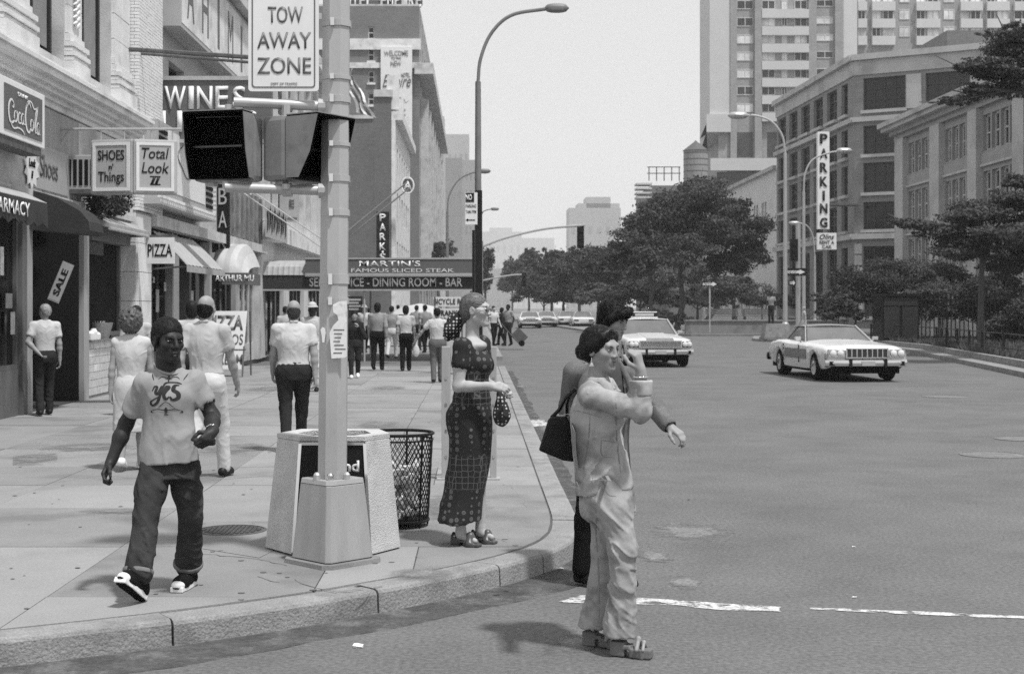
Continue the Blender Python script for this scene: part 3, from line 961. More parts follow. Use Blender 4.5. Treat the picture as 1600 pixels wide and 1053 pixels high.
# lantern sign hanging from a bar: two angled faces
Ys = 23.6
ln = thing('lantern_sign', 'two-faced hanging shoe shop lantern sign on an iron bar', 'sign', (W(208, 262, Ys).x, Ys, 3.6))
xl, xc, xr = W(141, 0, Ys).x, W(208, 0, Ys - .12).x, W(277, 0, Ys).x
zt, zb_ = W(0, 219, Ys).z, W(0, 304, Ys).z
for k, (pa, pb) in enumerate((((xl, Ys), (xc, Ys - .16)), ((xc + .01, Ys - .16), (xr, Ys)))):
    a, b = Vector((pa[0], pa[1], 0)), Vector((pb[0], pb[1], 0))
    r = (b - a).normalized(); n = r.cross(Vector(UP)); wd = (b - a).length
    cc = (a + b) / 2 + Vector((0, 0, (zt + zb_) / 2))
    bx = MB().obox(cc - n * .12, r * wd / 2, n * .12, Vector((0, 0, (zt - zb_) / 2))).build('lantern_box', M_alu, ln, bevel=0.03)
    fr = MB(); hw, hh = wd / 2 - .05, (zt - zb_) / 2 - .05
    for s in (-1, 1):
        fr.obox(cc + n * .008 + r * s * (hw - .025), r * .025, n * .012, Vector((0, 0, hh)))
        fr.obox(cc + n * .008 + Vector((0, 0, s * (hh - .025))), r * (hw - .05), n * .012, Vector((0, 0, .025)))
    fr.build('light_border', M_signw, bx)
    MB().obox(cc + n * .003, r * (hw - .05), n * .004, Vector((0, 0, hh - .05))).build('face_panel', M_signm, bx)
    if k == 0:
        put_text('SHOES', cc + n * .008 + Vector((0, 0, .19)), r, UP, 0.17, M_black, bx, width=0.47, bold=0.012)
        put_text("n'", cc + n * .008 + Vector((0, 0, .0)), r, UP, 0.1, M_black, bx, bold=0.015)
        put_text('Things', cc + n * .008 + Vector((0, 0, -.19)), r, UP, 0.22, M_black, bx, width=0.46, bold=0.005)
    else:
        put_text('Total', cc + n * .008 + Vector((0, 0, .22)), r, UP, 0.18, M_black, bx, width=0.44, bold=0.008, shear=0.2)
        put_text('Look', cc + n * .008 + Vector((0, 0, -.02)), r, UP, 0.18, M_black, bx, width=0.44, bold=0.008, shear=0.2)
        put_text('II', cc + n * .008 + Vector((0, 0, -.23)), r, UP, 0.13, M_black, bx, width=0.16, bold=0.03, shear=0.25)
        for s in (-1, 1):
            MB().obox(cc + n * .008 + Vector((0, 0, -.23 + s * .065)), r * .085, n * .003, Vector((0, 0, .01))).build('numeral_serif', M_black, bx)
bz = W(0, 201, Ys).z
MB().tube([(FX + .05, Ys + .1, bz), (xr + .05, Ys + .1, bz)], 0.022, 8).build('bar', M_alu, ln)
for x in (xl + .15, xc - .2, xc + .25, xr - .1):
    MB().tube([(x, Ys + .1, bz), (x, Ys + .1, zt - .02)], 0.012, 6).build('hanger', M_alu, ln)
MB().tube([(FX + .05, Ys + .1, bz - .25), (FX + .2, Ys + .1, bz - .02)], 0.015, 6).build('brace', M_alu, ln)

# projecting wine shop board with steel outrigger
Yw = 31.3
wb = thing('wine_shop_sign', 'big dark projecting board with white wines and liquors letters', 'sign', (FX, Yw, 5.5))
xa, xb = W(246, 0, Yw).x, W(424, 0, Yw).x
zt, zb_ = W(0, 126, Yw).z, W(0, 218, Yw).z
MB().box(xa, xb, Yw, Yw + .25, zb_, zt).build('board', M_signg, wb)
MB().box(xa - .02, xb + .03, Yw - .04, Yw + .3, zt + .002, zt + .09).build('top_rail', M_alu, wb)
MB().box(xa - .02, xb + .03, Yw - .04, Yw + .3, zb_ - .08, zb_ - .002).build('bottom_rail', M_alu, wb)
for i, (ch, px) in enumerate(zip('WINES', (274, 299, 320, 347, 374))):
    put_text(ch, W(px, 153, Yw - .012), XR, UP, 0.50, M_signw, wb, width=(0.46, .11, .34, .28, .28)[i], bold=0.012, extrude=0.015, name='letter')
for i, (ch, px) in enumerate(zip('LIQUORS', (263, 281, 300, 324, 348, 370, 392))):
    put_text(ch, W(px, 190, Yw - .012), XR, UP, 0.46, M_signw, wb, width=(.26, .11, .3, .27, .3, .27, .27)[i], bold=0.012, extrude=0.015, name='letter')
zo = W(0, 82, 28.4).z
og = thing('sign_outrigger', 'dark steel outrigger beam reaching out from the stone pier over the sidewalk', 'bracket', (FX, 28.4, 7))
p0 = W(182, 76, 28.4); p1 = W(392, 90, 28.4)
MB().tube([p0, p1], 0.045, 6).build('beam', M_rust, og)
MB().tube([W(205, 83, 28.9), W(392, 98, 28.9)], 0.03, 6).build('beam', M_rust, og)
MB().tube([p0, W(205, 83, 28.9)], 0.04, 6).build('cross_piece', M_rust, og)
MB().box(FX, p0.x + .05, 28.33, 28.47, p0.z - .1, p0.z + .1).build('wall_plate', M_rust, og)

# long fascia sign high on the brick front
hs = thing('fascia_sign', 'long pale upper fascia sign with tall thin letters above the wine board', 'sign', (FX, 36, 8))
MB().box(FX + .003, -6.55, 31.4, 43.5, 8.0, 9.9).build('sign_box', M_signm, hs)
MB().box(-6.549, -6.54, 31.55, 43.4, 8.1, 9.8).build('panel', M_stone, hs)
for k, ch in enumerate('AHIMIN'):
    put_text(ch, (-6.538, 32.5 + k * 1.75, 8.95), YR, UP, 1.25, M_signg, hs, width=0.25 if ch == 'I' else 0.8, bold=0.0, name='letter')
MB().box(FX + .003, -6.3, 31.2, 43.7, 9.95, 10.2).build('top_ledge', M_stone2, hs)

# pharmacy awning
pa = thing('pharmacy_awning', 'ragged dark awning with white pharmacy letters at the left picture edge', 'awning', (FX, 20, 3))
y0, y1 = 16.5, LX(68, 330, -6.45).y
MB().prism([(FX + .13, y0, 3.56), (-6.4, y0, 3.34), (-6.4, y0, 3.31), (FX + .13, y0, 3.52)], (0, y1 - y0, 0)).build('canopy_cloth', M_canvas, pa, fix=True)
vb = MB(); n = 40
top = [(-6.395, y0 + (y1 - y0) * i / n, 3.33) for i in range(n + 1)]
bot = [(-6.39 + .015 * math.sin(i), y0 + (y1 - y0) * i / n, 2.98 + .035 * math.sin(i * 1.7) + .02 * random.random()) for i in range(n + 1)]
vb.grid([top, bot]); vb.grid([[(p[0] - .012, p[1], p[2]) for p in bot], [(p[0] - .012, p[1], p[2]) for p in top]])
vb.build('valance', M_tarp, pa)
put_text('PHARMACY', (-6.37, LX(14, 322, -6.38).y, 3.17), YR, UP, 0.2, M_signw, pa, width=1.75, bold=0.015, extrude=0.002)

# dark rolled awning over the shoe shop
da = thing('rolled_awning', 'dark rounded canvas awning over the shoe shop entrance', 'awning', (FX, 23, 3))
y0, y1 = fy(46) - .2, LX(152, 320, -6.1).y
prof = [(FX + .12, 3.60), (-6.5, 3.48), (-6.15, 3.28), (-6.02, 3.12), (-6.0, 2.98), (-6.06, 2.92), (FX + .0, 3.0)]
MB().prism([(x, y0, z) for x, z in prof], (0, y1 - y0, 0)).build('canopy_cloth', M_tarp, da, fix=True)
# small roll-down awning over the counter
db = thing('counter_awning', 'narrow rolled awning above the tiled shop counter', 'awning', (FX, 27, 3))
MB().prism([(FX + .11, fy(134), 3.45), (FX + .42, fy(134), 3.30), (FX + .42, fy(134), 3.22), (FX + .11, fy(134), 3.28)], (0, fy(197) - fy(134) + .2, 0)).build('canopy_cloth', M_woodl, db, fix=True)
MB().tube([(FX + .43, fy(134), 3.2), (FX + .43, fy(198), 3.2)], 0.03, 6).build('front_bar', M_alu, db)

# sale poster in the recess
sp = thing('sale_poster', 'slanted sale poster hanging in the shoe shop entrance', 'poster', (FX - .3, fy(95), 1.9))
cp = W(95, 441, 23.55)
rr = Vector((0.38, 0, 0.92)).normalized(); uu = Vector((-.92, 0, .38)).normalized()
MB().obox(cp, rr * .34, Vector((0, .006, 0)), uu * .1).build('sheet', M_signm, sp)
MB().obox(cp + Vector((0, -.007, 0)), rr * .32, Vector((0, .002, 0)), uu * .085).build('face', mat('shade_grey_paper', .3, .8, .15, 6), sp)  # paper kept grey: the shade of the entrance is put into its colour
put_text('SALE', cp + Vector((0, -.011, 0)), rr, uu, 0.11, M_black, sp, width=0.46, bold=0.03, extrude=.002)

# pizza plate sign
Yp = 28.6
pz = thing('pizza_sign', 'white square hanging sign with black pizza lettering', 'sign', (FX, Yp, 2.7))
a, b = W(228, 371, Yp), W(272, 412, Yp)
MB().box(a.x, b.x, Yp, Yp + .08, b.z, a.z).build('panel', M_signw, pz)
put_text('PIZZA', W(250, 391, Yp - .003), XR, UP, 0.25, M_black, pz, width=0.49, bold=0.012)
MB().box(FX + .02, b.x + .05, Yp + .02, Yp + .06, a.z + .003, a.z + .05).build('arm', M_rust, pz)
# sloping awning beside it
pw = thing('pizza_awning', 'sloping pale ribbed awning behind the pizza sign', 'awning', (FX, 34, 3))
n = 22; ya, yb = 30.2, 34.6
rows = []
for i in range(n + 1):
    y = ya + (yb - ya) * i / n; w = 0.02 * (i % 2)
    rows.append([(FX + .12, y, 3.40 + w), (FX + .4, y, 3.15 + w), (FX + .7, y, 2.84 + w), (FX + .85, y, 2.68 + w)])
g = MB(); g.grid(rows); g.grid([[(p[0], p[1], p[2] - .02) for p in r][::-1] for r in rows]); g.build('canopy_cloth', M_canvas, pw)
MB().box(FX + .84, FX + .87, ya, yb, 2.54, 2.67).build('valance', M_canvas, pw)
MB().tube([(FX + .1, ya + .1, 2.6), (FX + .82, ya + .1, 2.66)], 0.02, 6).build('arm', M_rust, pw)

# striped rounded awning
sa = thing('striped_awning', 'rounded awning with broad pale stripes and lettered valance', 'awning', (FX, 38, 3))
ya, yb = 37.4, 39.6; xo = W(394, 0, 38.2).x; zt, zb_ = W(0, 378, 38.2).z, W(0, 428, 38.2).z
ns = 6
for k in range(ns):
    g = MB(); rows = []
    for i in range(9):
        a = math.pi / 2 * i / 8
        row = []
        for j in range(4):
            t = (k + j / 3) / ns
            x = FX + (xo - FX) * t
            row.append((x, yb - (yb - ya) * math.sin(a) * (0.75 + .25 * math.sin(math.pi * (t * .5 + .25))), zb_ + (zt - zb_) * math.cos(a) * (1.0 if t < .55 else 1 - ((t - .55) / .45) ** 2 * .75)))
        rows.append(row)
    g.grid(rows)
    g.build('stripe', [M_signm, M_canvasw][k % 2], sa, fix=True, smooth=True)
yf = ya + .0
MB().box(FX + .3, xo + .01, yf - .02, yf + .02, zb_ - .30, zb_ + .01).build('valance', M_signg, sa)
put_text('ARTHUR MU', ((FX + xo) / 2 + .15, yf - .023, zb_ - .13), XR, UP, 0.17, M_signw, sa, width=1.02, bold=0.02)
MB().box(xo - .02, xo + .012, yf, yb, zb_ - .30, zb_ + .01).build('side_valance', M_signg, sa)

# bulb-lined sign board
Xb = FX + .45
bs = thing('bulb_sign', 'pale advertising board edged with rows of bulbs above the pizza shop', 'sign', (Xb, 34, 4))
ya, yb = LX(246, 300, Xb).y, LX(333, 300, Xb).y
za, zb2 = 4.05, 5.65
MB().box(FX + .01, Xb, ya, yb, za, zb2).build('cabinet', M_signm, bs)
MB().box(Xb + .001, Xb + .012, ya + 1.0, yb - 1.1, za + .2, zb2 - .1).build('panel', M_signw, bs)
pts = [(Xb + .016, (ya + yb) / 2 - .1 + .95 * math.cos(a) * (1 + .12 * math.cos(4 * a)), 5.1 + .38 * math.sin(a) * (1 + .12 * math.cos(4 * a))) for a in np.linspace(0, 2 * math.pi, 28, endpoint=False)]
MB().tube(pts + [pts[0]], 0.018, 5).build('oval_border', M_signg, bs)
for (y0_, y1_) in ((ya + .12, ya + .85), (yb - .95, yb - .15)):
    for k in range(9):
        z = za + .15 + k * .15
        MB().box(Xb + .001, Xb + .03, y0_, y1_, z, z + .08).build('louvre', M_dark, bs)
bulbs = MB()
for k in range(34):
    y = ya + .05 + (yb - ya - .1) * k / 33
    for z in (za - .07, za + .03):
        bulbs.obox((Xb + .03, y, z), (.035, 0, 0), (0, .035, 0), (0, 0, .03))
for k in range(14):
    bulbs.obox((Xb + .03, yb + .04, za + .1 + k * .11), (.03, 0, 0), (0, .03, 0), (0, 0, .03))
s = bulbs.build('bulb_row', M_signw, bs); s['kind'] = 'stuff'
MB().box(FX + .01, Xb + .06, ya - .05, yb + .08, za - .14, za - .003).build('bulb_tray', M_signm, bs)

# vertical bar sign
Yb = 38.3
br = thing('bar_sign', 'dark vertical neon sign spelling bar beside the bulb board', 'sign', (FX, Yb, 3.5))
a, b = W(339, 288, Yb), W(358, 402, Yb)
MB().box(a.x, b.x, Yb, Yb + .18, b.z, a.z).build('box', M_black, br)
for ch, py in (('B', 307), ('A', 343), ('R', 379)):
    put_text(ch, W(348, py, Yb - .006), XR, UP, 0.44, M_signm, br, width=0.22, bold=0.0, extrude=.01, name='letter')
# ornate letters beyond the bar
oc = thing('script_sign', 'dark ornate blackletter style sign over the facade beyond the bar sign', 'sign', (FX, 46, 4))
for k in range(9):
    y = 44.9 + k * .52
    z = LX(430, 370, FX).z
    s_ = [([(random.uniform(.1, .3), .0), (random.uniform(.2, .5), .5), (random.uniform(.3, .7), .95)], .05), ([(.0, .8), (.4, .6), (.9, .85)], .04), ([(.6, .1), (.8, .5), (.6, .9)], .05)]
    script(s_, (FX + .40, y, 4.55 + .1 * (k % 2)), YR, UP, 0.46, 0.85, M_black, oc, name='letter')
MB().box(FX + .36, FX + .39, 44.6, 49.6, 4.0, 5.1).build('board', M_signm, oc)
# small vertical sign with E
es = thing('projecting_sign', 'small grey projecting sign with letter e right of the walk signal', 'sign', (FX, 50.5, 4.5))
a, b = W(447, 305, 50.5), W(466, 347, 50.5)
MB().box(FX, b.x, 50.5, 50.7, b.z, a.z).build('box', M_signm, es)
put_text('E', W(456, 318, 50.49), XR, UP, 0.28, M_signg, es, bold=0.03, extrude=.01)
MB().box(a.x + .05, b.x - .05, 50.485, 50.499, b.z + .08, b.z + .16).build('bar_mark', M_signg, es)
# chain lines from facade to canopy
for k, (p, q) in enumerate([((378, 300, 39.5), (510, 392, 45.5)), ((390, 296, 39.8), (518, 384, 46.2))]):
    o = MB().tube([W(*p), W(*q)], 0.02, 5).build('stay_cable', M_signw)
    tag(o, ['lower pale stay cable slanting from the bar front to the restaurant canopy', 'upper pale stay cable slanting from the bar front to the restaurant canopy'][k], 'cable', 'stay cables of the canopy')

# ---- restaurant canopy across the sidewalk
Yc = 46.5
mc = thing('restaurant_canopy', 'long dark restaurant canopy reaching from the facade to the kerb', 'canopy', (FX, Yc, 2.5))
a, b = W(396, 430, Yc), W(741, 452, Yc)
MB().box(FX, b.x, Yc, Yc + 3.0, b.z, a.z).build('valance_box', M_tarp, mc)
MB().box(FX, b.x + .02, Yc - .015, Yc - .001, b.z - .05, b.z + .0).build('edge_trim', M_signm, mc)
c, d = W(477, 404, Yc - .1), W(741, 430, Yc - .1)
MB().box(c.x, d.x, Yc - .1, Yc + 2.0, d.z + .004, c.z).build('sign_box', M_signg, mc)
for z in (c.z, d.z + .015):
    MB().box(c.x - .01, d.x + .02, Yc - .125, Yc - .101, z - .025, z + .025).build('trim_rail', M_alu, mc)
MB().box(c.x - .001, d.x, Yc - .12, Yc - .02, a.z - .05, a.z + .06).build('mid_rail', M_alu, mc)
# scalloped pale roof left of the sign
rows = []
for i in range(25):
    x = FX + (c.x - FX) * i / 24; w = 0.03 * (i % 3 == 0)
    rows.append([(x, Yc - .02 - w, a.z + .003), (x, Yc + .1 - w, a.z + .28), (x, Yc + .35, a.z + .45), (x, Yc + 2.4, a.z + .55)])
g = MB(); g.grid(rows); g.build('roof_cloth', M_canvas, mc, fix=True)
put_text("MARTIN'S", W(609, 412, Yc - .105), XR, UP, 0.19, M_signw, mc, width=2.0, bold=0.01)
put_text('FAMOUS SLICED STEAK', W(629, 422.5, Yc - .105), XR, UP, 0.12, M_signw, mc, width=3.35, bold=0.0)
put_text('SELF SERVICE - DINING ROOM - BAR', W(603, 441, Yc - .004), XR, UP, 0.30, M_signw, mc, width=5.0, bold=0.015)
for x in (b.x - .1, b.x - 3.6):
    for yy in (Yc + .1, Yc + 2.8):
        MB().tube([(x, yy, 0.0 if yy < 47.4 else SW), (x, yy, b.z)], 0.035, 8).build('post', M_signm, mc)

# vertical restaurant sign and letter disc on far wall
Yk = 97.0
pk = thing('vertical_sign', 'dark vertical sign with white letters on the brick side wall', 'sign', (W(598, 0, Yk).x, Yk, 5))
a, b = W(588, 331, Yk), W(608, 404, Yk)
MB().box(a.x, b.x, Yk, Yk + .35, b.z, a.z).build('box', M_black, pk)
for ch, py in zip("PARK'S", (340, 355, 370, 385, 395, 402)):
    put_text(ch, W(598, py, Yk - .01), XR, UP, 0.50 if ch != "'" else .25, M_signw, pk, width=0.42 if ch != "'" else .12, bold=0.02, extrude=.02, name='letter')
Ya_ = 99.0
dsk = thing('letter_disc', 'round white outlined letter a sign above the far storefronts', 'sign', W(637, 290, Ya_))
cc = W(637, 290, Ya_)
MB().tube([cc + Vector((.42 * math.cos(t), 0, .55 * math.sin(t))) for t in np.linspace(0, 2 * math.pi, 25)], 0.06, 6).build('ring', M_signw, dsk)
MB().obox(cc + Vector((0, .1, 0)), (.36, 0, 0), (0, .05, 0), (0, 0, .45)).build('back', M_signg, dsk)
put_text('A', cc + Vector((0, .03, 0)), XR, UP, 0.6, M_signw, dsk, bold=0.03, extrude=.01)
for k, (p, q) in enumerate([((543, 362, 60), (636, 285, 98)), ((543, 372, 60.5), (640, 294, 98.4))]):
    o = MB().tube([W(*p), W(*q)], 0.05, 5).build('support_rod', M_rust)
    tag(o, ['upper dark rod slanting up behind the signal pole to the letter disc', 'lower dark rod slanting up behind the signal pole to the letter disc'][k], 'rod', 'sign support rods')

# shop clutter: window notices and hanging plants
for k, (px, py, w, h, l) in enumerate([(3, 408, .16, .42, 'white notice in the pharmacy window at the left picture edge'), (14, 470, .3, .22, 'grey price card low in the pharmacy window'), (20, 505, .2, .34, 'pale card in the corner of the pharmacy window'), (246, 470, .3, .5, 'pale menu sheet in the pizza shop window'), (258, 448, .22, .2, 'small notice in the pizza shop window'), (300, 470, .35, .5, 'pale sheet in the window under the sloping awning')]):
    c_ = LX(px, py, FX + (.02 if px < 100 else -.06))
    o = MB().box(c_.x - .003, c_.x + .003, c_.y - w / 2, c_.y + w / 2, c_.z - h / 2, c_.z + h / 2).build('window_notice', mat('notice_%d' % k, (.5, .2, .3, .3, .4, .22)[k], .8, .35, 8))
    tag(o, l, 'notice', 'notices in shop windows')
# ---- far centre: brick side wall, hotel, towers
M_brickd = brick_mat('dark_brick', 0.115, 0.09, 3.0)
M_brickh = brick_mat('hotel_brick', 0.15, 0.12, 3.0)
D = thing('brick_building', 'windowless dark brick side wall with pale street front beyond the canopy', 'building', (-8, 100, SW))
xa, xs, xb = W(440, 0, 100).x, W(584, 0, 100).x, W(611, 0, 100).x
za, zb = W(0, 186, 100).z, W(0, 152, 100).z
MB().box(xa, xs, 100, 118, 0, za).build('wall', M_brickd, D)
MB().box(xs + .005, xb, 100.0, 118, 0, zb).build('party_wall', M_brickd, D)
MB().box(xa, xs - .02, 99.9, 100.3, za + .003, za + .25).build('coping', M_stone2, D)
MB().box(xs, xb + .1, 99.85, 100.4, zb + .003, zb + .5).build('coping', M_stone2, D)
fr = MB()
wall(D, 'street_front', (xb + .3, 100.05, 0), YR, 22, zb - 1.0, [(2 + 3.2 * k, 3.6 + 3.2 * k, z, z + 2.0) for k in range(6) for z in (4.5, 8, 11.2)], M_stone, t=0.28)
for k in range(6):
    for z in (4.5, 8, 11.2):
        window_unit(D, (xb + .1, 100.05 + 2.8 + 3.2 * k, z + 1.0), YR, UP, 1.6, 2.0, 1, 2, M_framed, M_glassdark, .1, .12)
for k, (y, h) in enumerate(((100.4, 1.6), (107, .9), (114, .5))):
    MB().box(xb - .3, xb + .5, y, y + .9, zb - .8, zb + h).build('parapet_finial', M_stone, D)
MB().box(xb + .3, xb + .8, 100.1, 122, zb - 1.6, zb - 1.0).build('cornice', M_stone, D)
MB().box(W(542, 0, 99.8).x, W(547, 0, 99.8).x, 99.75, 99.95, 2, 2.6).build('meter_box', M_signm, D)
sg = thing('wall_notice', 'dark notice board with pale lettering low on the brick side wall', 'sign', W(555, 480, 99.5))
a, b = W(543, 463, 99.5), W(566, 497, 99.5)
MB().box(a.x, b.x, 99.5, 99.7, max(b.z, 0.3), a.z).build('board', M_black, sg)
for k in range(4):
    MB().box(a.x + .1, b.x - .15 * (k % 2) - .1, 99.48, 99.499, a.z - .3 - k * .22, a.z - .18 - k * .22).build('text_line', M_signm, sg)
# flag
fl = thing('flag', 'drooping striped flag on a slanted pole above the brick side wall', 'flag', W(545, 118, 96))
p0, p1 = W(540, 112, 96), W(575, 182, 96)
MB().tube([W(528, 186, 97), W(550, 108, 95.5)], 0.05, 6).build('pole', M_alu, fl)
for s in range(5):
    g = MB(); rows = []
    for i in range(9):
        t = i / 8; q = Vector(W(546, 118, 96)).lerp(W(572, 180, 96), t)
        w = .36 + .25 * t
        rows.append([q + Vector(((s - 2.5 + j) * w * .4 + .08 * math.sin(i * 1.3 + s), .15 * math.sin(i + s * 1.5), (s - 2.5 + j) * -.08)) for j in (0, 1)])
    g.grid(rows); g.build('stripe', [M_signw, M_signg][s % 2], fl)

H = thing('hotel_building', 'tall dark brick hotel with cornice, painted banner and rooftop letters', 'building', (-8, 130, SW))
xa, xb = W(430, 0, 130).x, W(655, 0, 130).x
zt = W(0, 10, 130).z
win = []
px_c = [447, 480, 512, 580]
for c in px_c:
    for k in range(9):
        y = 42 + k * 34.5
        p, q = W(c - 5, y, 130), W(c + 5, y + 19, 130)
        win.append((p.x - xa, q.x - xa, q.z, p.z))
wall(H, 'wall', (xa, 130, 0), XR, xb - xa, zt, win, M_brickh, t=.5)
for a, b, c, d in win:
    f = window_unit(H, (xa + (a + b) / 2, 130.25, (c + d) / 2), XR, UP, b - a, d - c, 1, 2, M_framel, M_glassdark, .2, .1)
    MB().box(xa + a - .1, xa + b + .1, 129.85, 130.2, c - .18, c - .003).build('sill', M_stone, f)
for py, h in ((70, 1.0), (103, .5)):
    z = W(0, py, 130).z
    MB().box(xa, xb + .15, 129.8, 129.99, z - h / 2, z + h / 2).build('string_course', M_stone, H)
wf = []
for k in range(12):
    for j in range(10):
        wf.append((2 + 5.2 * k, 3.8 + 5.2 * k, 3 + 2.75 * j, 4.7 + 2.75 * j))
wall(H, 'street_front', (xb, 130.5, 0), YR, 66, zt, wf, mat('weathered_brick_front', 0.24, 0.9, 0.25, 1.0), t=.4)
MB().box(xb - .41, xb - .405, 130.6, 196, 1, zt - .2).build('window_glass', M_glassdark, H)
MB().box(xb - .4, xb + 1.3, 129.3, 197, zt - 6.3, zt - 5.3).build('cornice', M_stone2, H)
MB().box(xa, xb, 130.6, 196.5, zt, zt + .3).build('roof', M_stone2, H)
for k in range(8):
    MB().box(xb, xb + .7, 133 + k * 8, 135 + k * 8, 4, zt - 8).build('bay', M_stone2, H)
bn = thing('hotel_banner', 'tall white painted banner on the hotel wall with script lettering', 'banner', W(619, 150, 129.7))
a, b = W(595, 74, 129.7), W(644, 240, 129.7)
MB().box(a.x, b.x, 129.6, 129.78, b.z, a.z).build('sheet', M_signw, bn)
for t, py, w, h in (('WELCOME', 83, 2.2, .5), ('TO THE', 91, .9, .25), ('NEW', 99, 1.0, .5), ('HOTEL', 117, .8, .4)):
    put_text(t, W(619 if t != 'HOTEL' else 634, py, 129.58), XR, UP, h, M_signm, bn, width=w, bold=0.02, extrude=.02)
put_text('Empire', W(620, 130, 129.58), XR, UP, 1.5, M_signg, bn, width=2.6, shear=.45, bold=0, extrude=.02)
script([([(.0, .3), (.1, .8), (.2, .2), (.3, .7), (.4, .2), (.55, .9), (.6, .2), (.75, .6), (.85, .2), (1.0, .5)], .05)], W(624, 157, 129.58), XR, UP, 1.7, .7, M_signm, bn)
for k_ in range(3):
    q_ = W(620, 172 + k_ * 8, 129.57)
    MB().box(q_.x - .8 + .1 * k_, q_.x + .8, q_.y - .01, q_.y, q_.z - .08, q_.z + .08).build('faded_line', M_signm, bn)
rs = thing('rooftop_letters', 'row of white letters standing on the hotel roof edge', 'sign', W(600, 4, 131))
for k, ch in enumerate('HOTEL EMPIRE'):
    if ch == ' ': continue
    put_text(ch, W(533 + k * 11, 0, 131), XR, UP, 1.5, M_signw, rs, width=.55, bold=.03, extrude=.06, name='letter')
MB().box(W(525, 0, 131).x, W(660, 0, 131).x, 131.1, 131.3, zt + .3, zt + .8).build('frame', M_rust, rs)

def far_tower(label, px0, px1, ptop, Y, v, depth=None, cols=4, rows_=10, name='apartment_tower', steps=()):
    depth = Y * .03
    t = thing(name, label, 'building', W((px0 + px1) / 2, 480, Y) - Vector((0, 0, CAMZ)))
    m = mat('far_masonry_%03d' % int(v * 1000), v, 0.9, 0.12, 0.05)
    a, b = W(px0, ptop, Y), W(px1, ptop, Y)
    MB().box(a.x, b.x, Y, Y + depth, 0, a.z).build('wall', m, t)
    for (q0, q1, qt) in steps:
        c, d = W(q0, qt, Y + 3), W(q1, qt, Y + 3)
        MB().box(c.x, d.x, Y + 3, Y + depth - 3, a.z - 1, c.z).build('setback', m, t)
    mw = mat('far_window_band', v * .55, 0.5, 0.3, 0.1)
    w, h = b.x - a.x, a.z
    fl_ = 4.2 * Y / 330.0
    n = int(h / fl_)
    for i in range(cols):
        for j in range(max(0, n - rows_), n):
            x = a.x + w * (i + .5) / cols
            z = 2 + j * fl_
            MB().box(x - w / cols * .22, x + w / cols * .22, Y - .06, Y + .1, z, z + fl_ * .43).build('window', mw, t)
    return t
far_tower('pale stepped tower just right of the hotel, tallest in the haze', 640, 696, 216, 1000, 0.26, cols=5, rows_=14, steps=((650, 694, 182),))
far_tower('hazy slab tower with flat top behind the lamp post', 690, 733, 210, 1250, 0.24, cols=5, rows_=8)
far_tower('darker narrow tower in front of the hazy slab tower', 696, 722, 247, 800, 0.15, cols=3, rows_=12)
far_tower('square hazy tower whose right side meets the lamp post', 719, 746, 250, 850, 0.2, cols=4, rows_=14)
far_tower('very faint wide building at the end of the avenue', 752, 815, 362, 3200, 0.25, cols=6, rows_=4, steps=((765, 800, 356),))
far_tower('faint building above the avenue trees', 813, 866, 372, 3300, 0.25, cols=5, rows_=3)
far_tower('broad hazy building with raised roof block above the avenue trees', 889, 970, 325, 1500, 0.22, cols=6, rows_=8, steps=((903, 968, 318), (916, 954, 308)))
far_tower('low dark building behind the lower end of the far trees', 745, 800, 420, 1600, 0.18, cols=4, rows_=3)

# ---- right: apartment tower
T = thing('apartment_tower', 'huge brick and concrete apartment tower rising out of frame at right', 'building', (40, 225, 0))
YT = 225.0
M_tbrick = brick_mat('tower_brick', 0.25, 0.20, 2.0)
M_tconc = mat('tower_concrete', 0.40, 0.85, 0.06, 0.3)
M_tconc_b = mat('tower_concrete_white', 0.42, 0.85, 0.05, 0.3)
def tx(px, Y=YT): return (px - CX) * Y / FPX
def tz(py, Y=YT): return CAMZ - (py - CY) * Y / FPX
ztop = tz(-120)
def wedge(px0, px1, y0_, y1_, z0, z1): return MB().prism([(tx(px0), y0_, z0), (tx(px1), y0_, z0), (tx(px1), y1_, z0), (tx(px0) * y1_ / y0_ + .2, y1_, z0)], (0, 0, z1 - z0))
wedge(1108, 1140, YT - .6, YT + 30, tz(182), ztop).build('corner_shaft', M_tconc, T, fix=True)
wedge(1102, 1139.8, YT - 1.2, YT + 30, tz(208), tz(180)).build('podium_slab', M_tconc, T, fix=True)
wedge(1140, 1334, YT, YT + 30, 0, ztop).build('wall', M_tbrick, T, fix=True)
wedge(1122, 1139.8, YT - .3, YT + 30, 0, tz(208)).build('podium_wall', M_tbrick, T, fix=True)
for (a, b) in ((1140, 1150), (1178, 1189), (1262, 1274), (1303, 1316)):
    MB().box(tx(a), tx(b), YT - .8, YT, 0, ztop).build('brick_pier', M_tbrick, T)
MB().box(tx(1316), tx(1338), YT - .5, YT + 31, tz(300), ztop).build('pale_shaft', M_tconc_b, T)
M_wl = mat('pale_blind_window', 0.5, 0.4, 0.5, 0.25); M_wd = glass_mat('tower_glass', 0.05, .1, .6, .3)
def small_window(parent, x0, x1, y, z0, z1, m, fm=None):
    f = MB()
    t = .12
    f.box(x0, x1, y - .08, y, z0, z0 + t); f.box(x0, x1, y - .08, y, z1 - t, z1)
    f.box(x0, x0 + t, y - .08, y, z0 + t, z1 - t); f.box(x1 - t, x1, y - .08, y, z0 + t, z1 - t)
    f.box((x0 + x1) / 2 - .06, (x0 + x1) / 2 + .06, y - .08, y, z0 + t, z1 - t)
    f = f.build('window', fm or M_framel, parent)
    MB().box(x0 + t, x1 - t, y - .03, y - .01, z0 + t, z1 - t).build('pane', m, f)
random.seed(21)
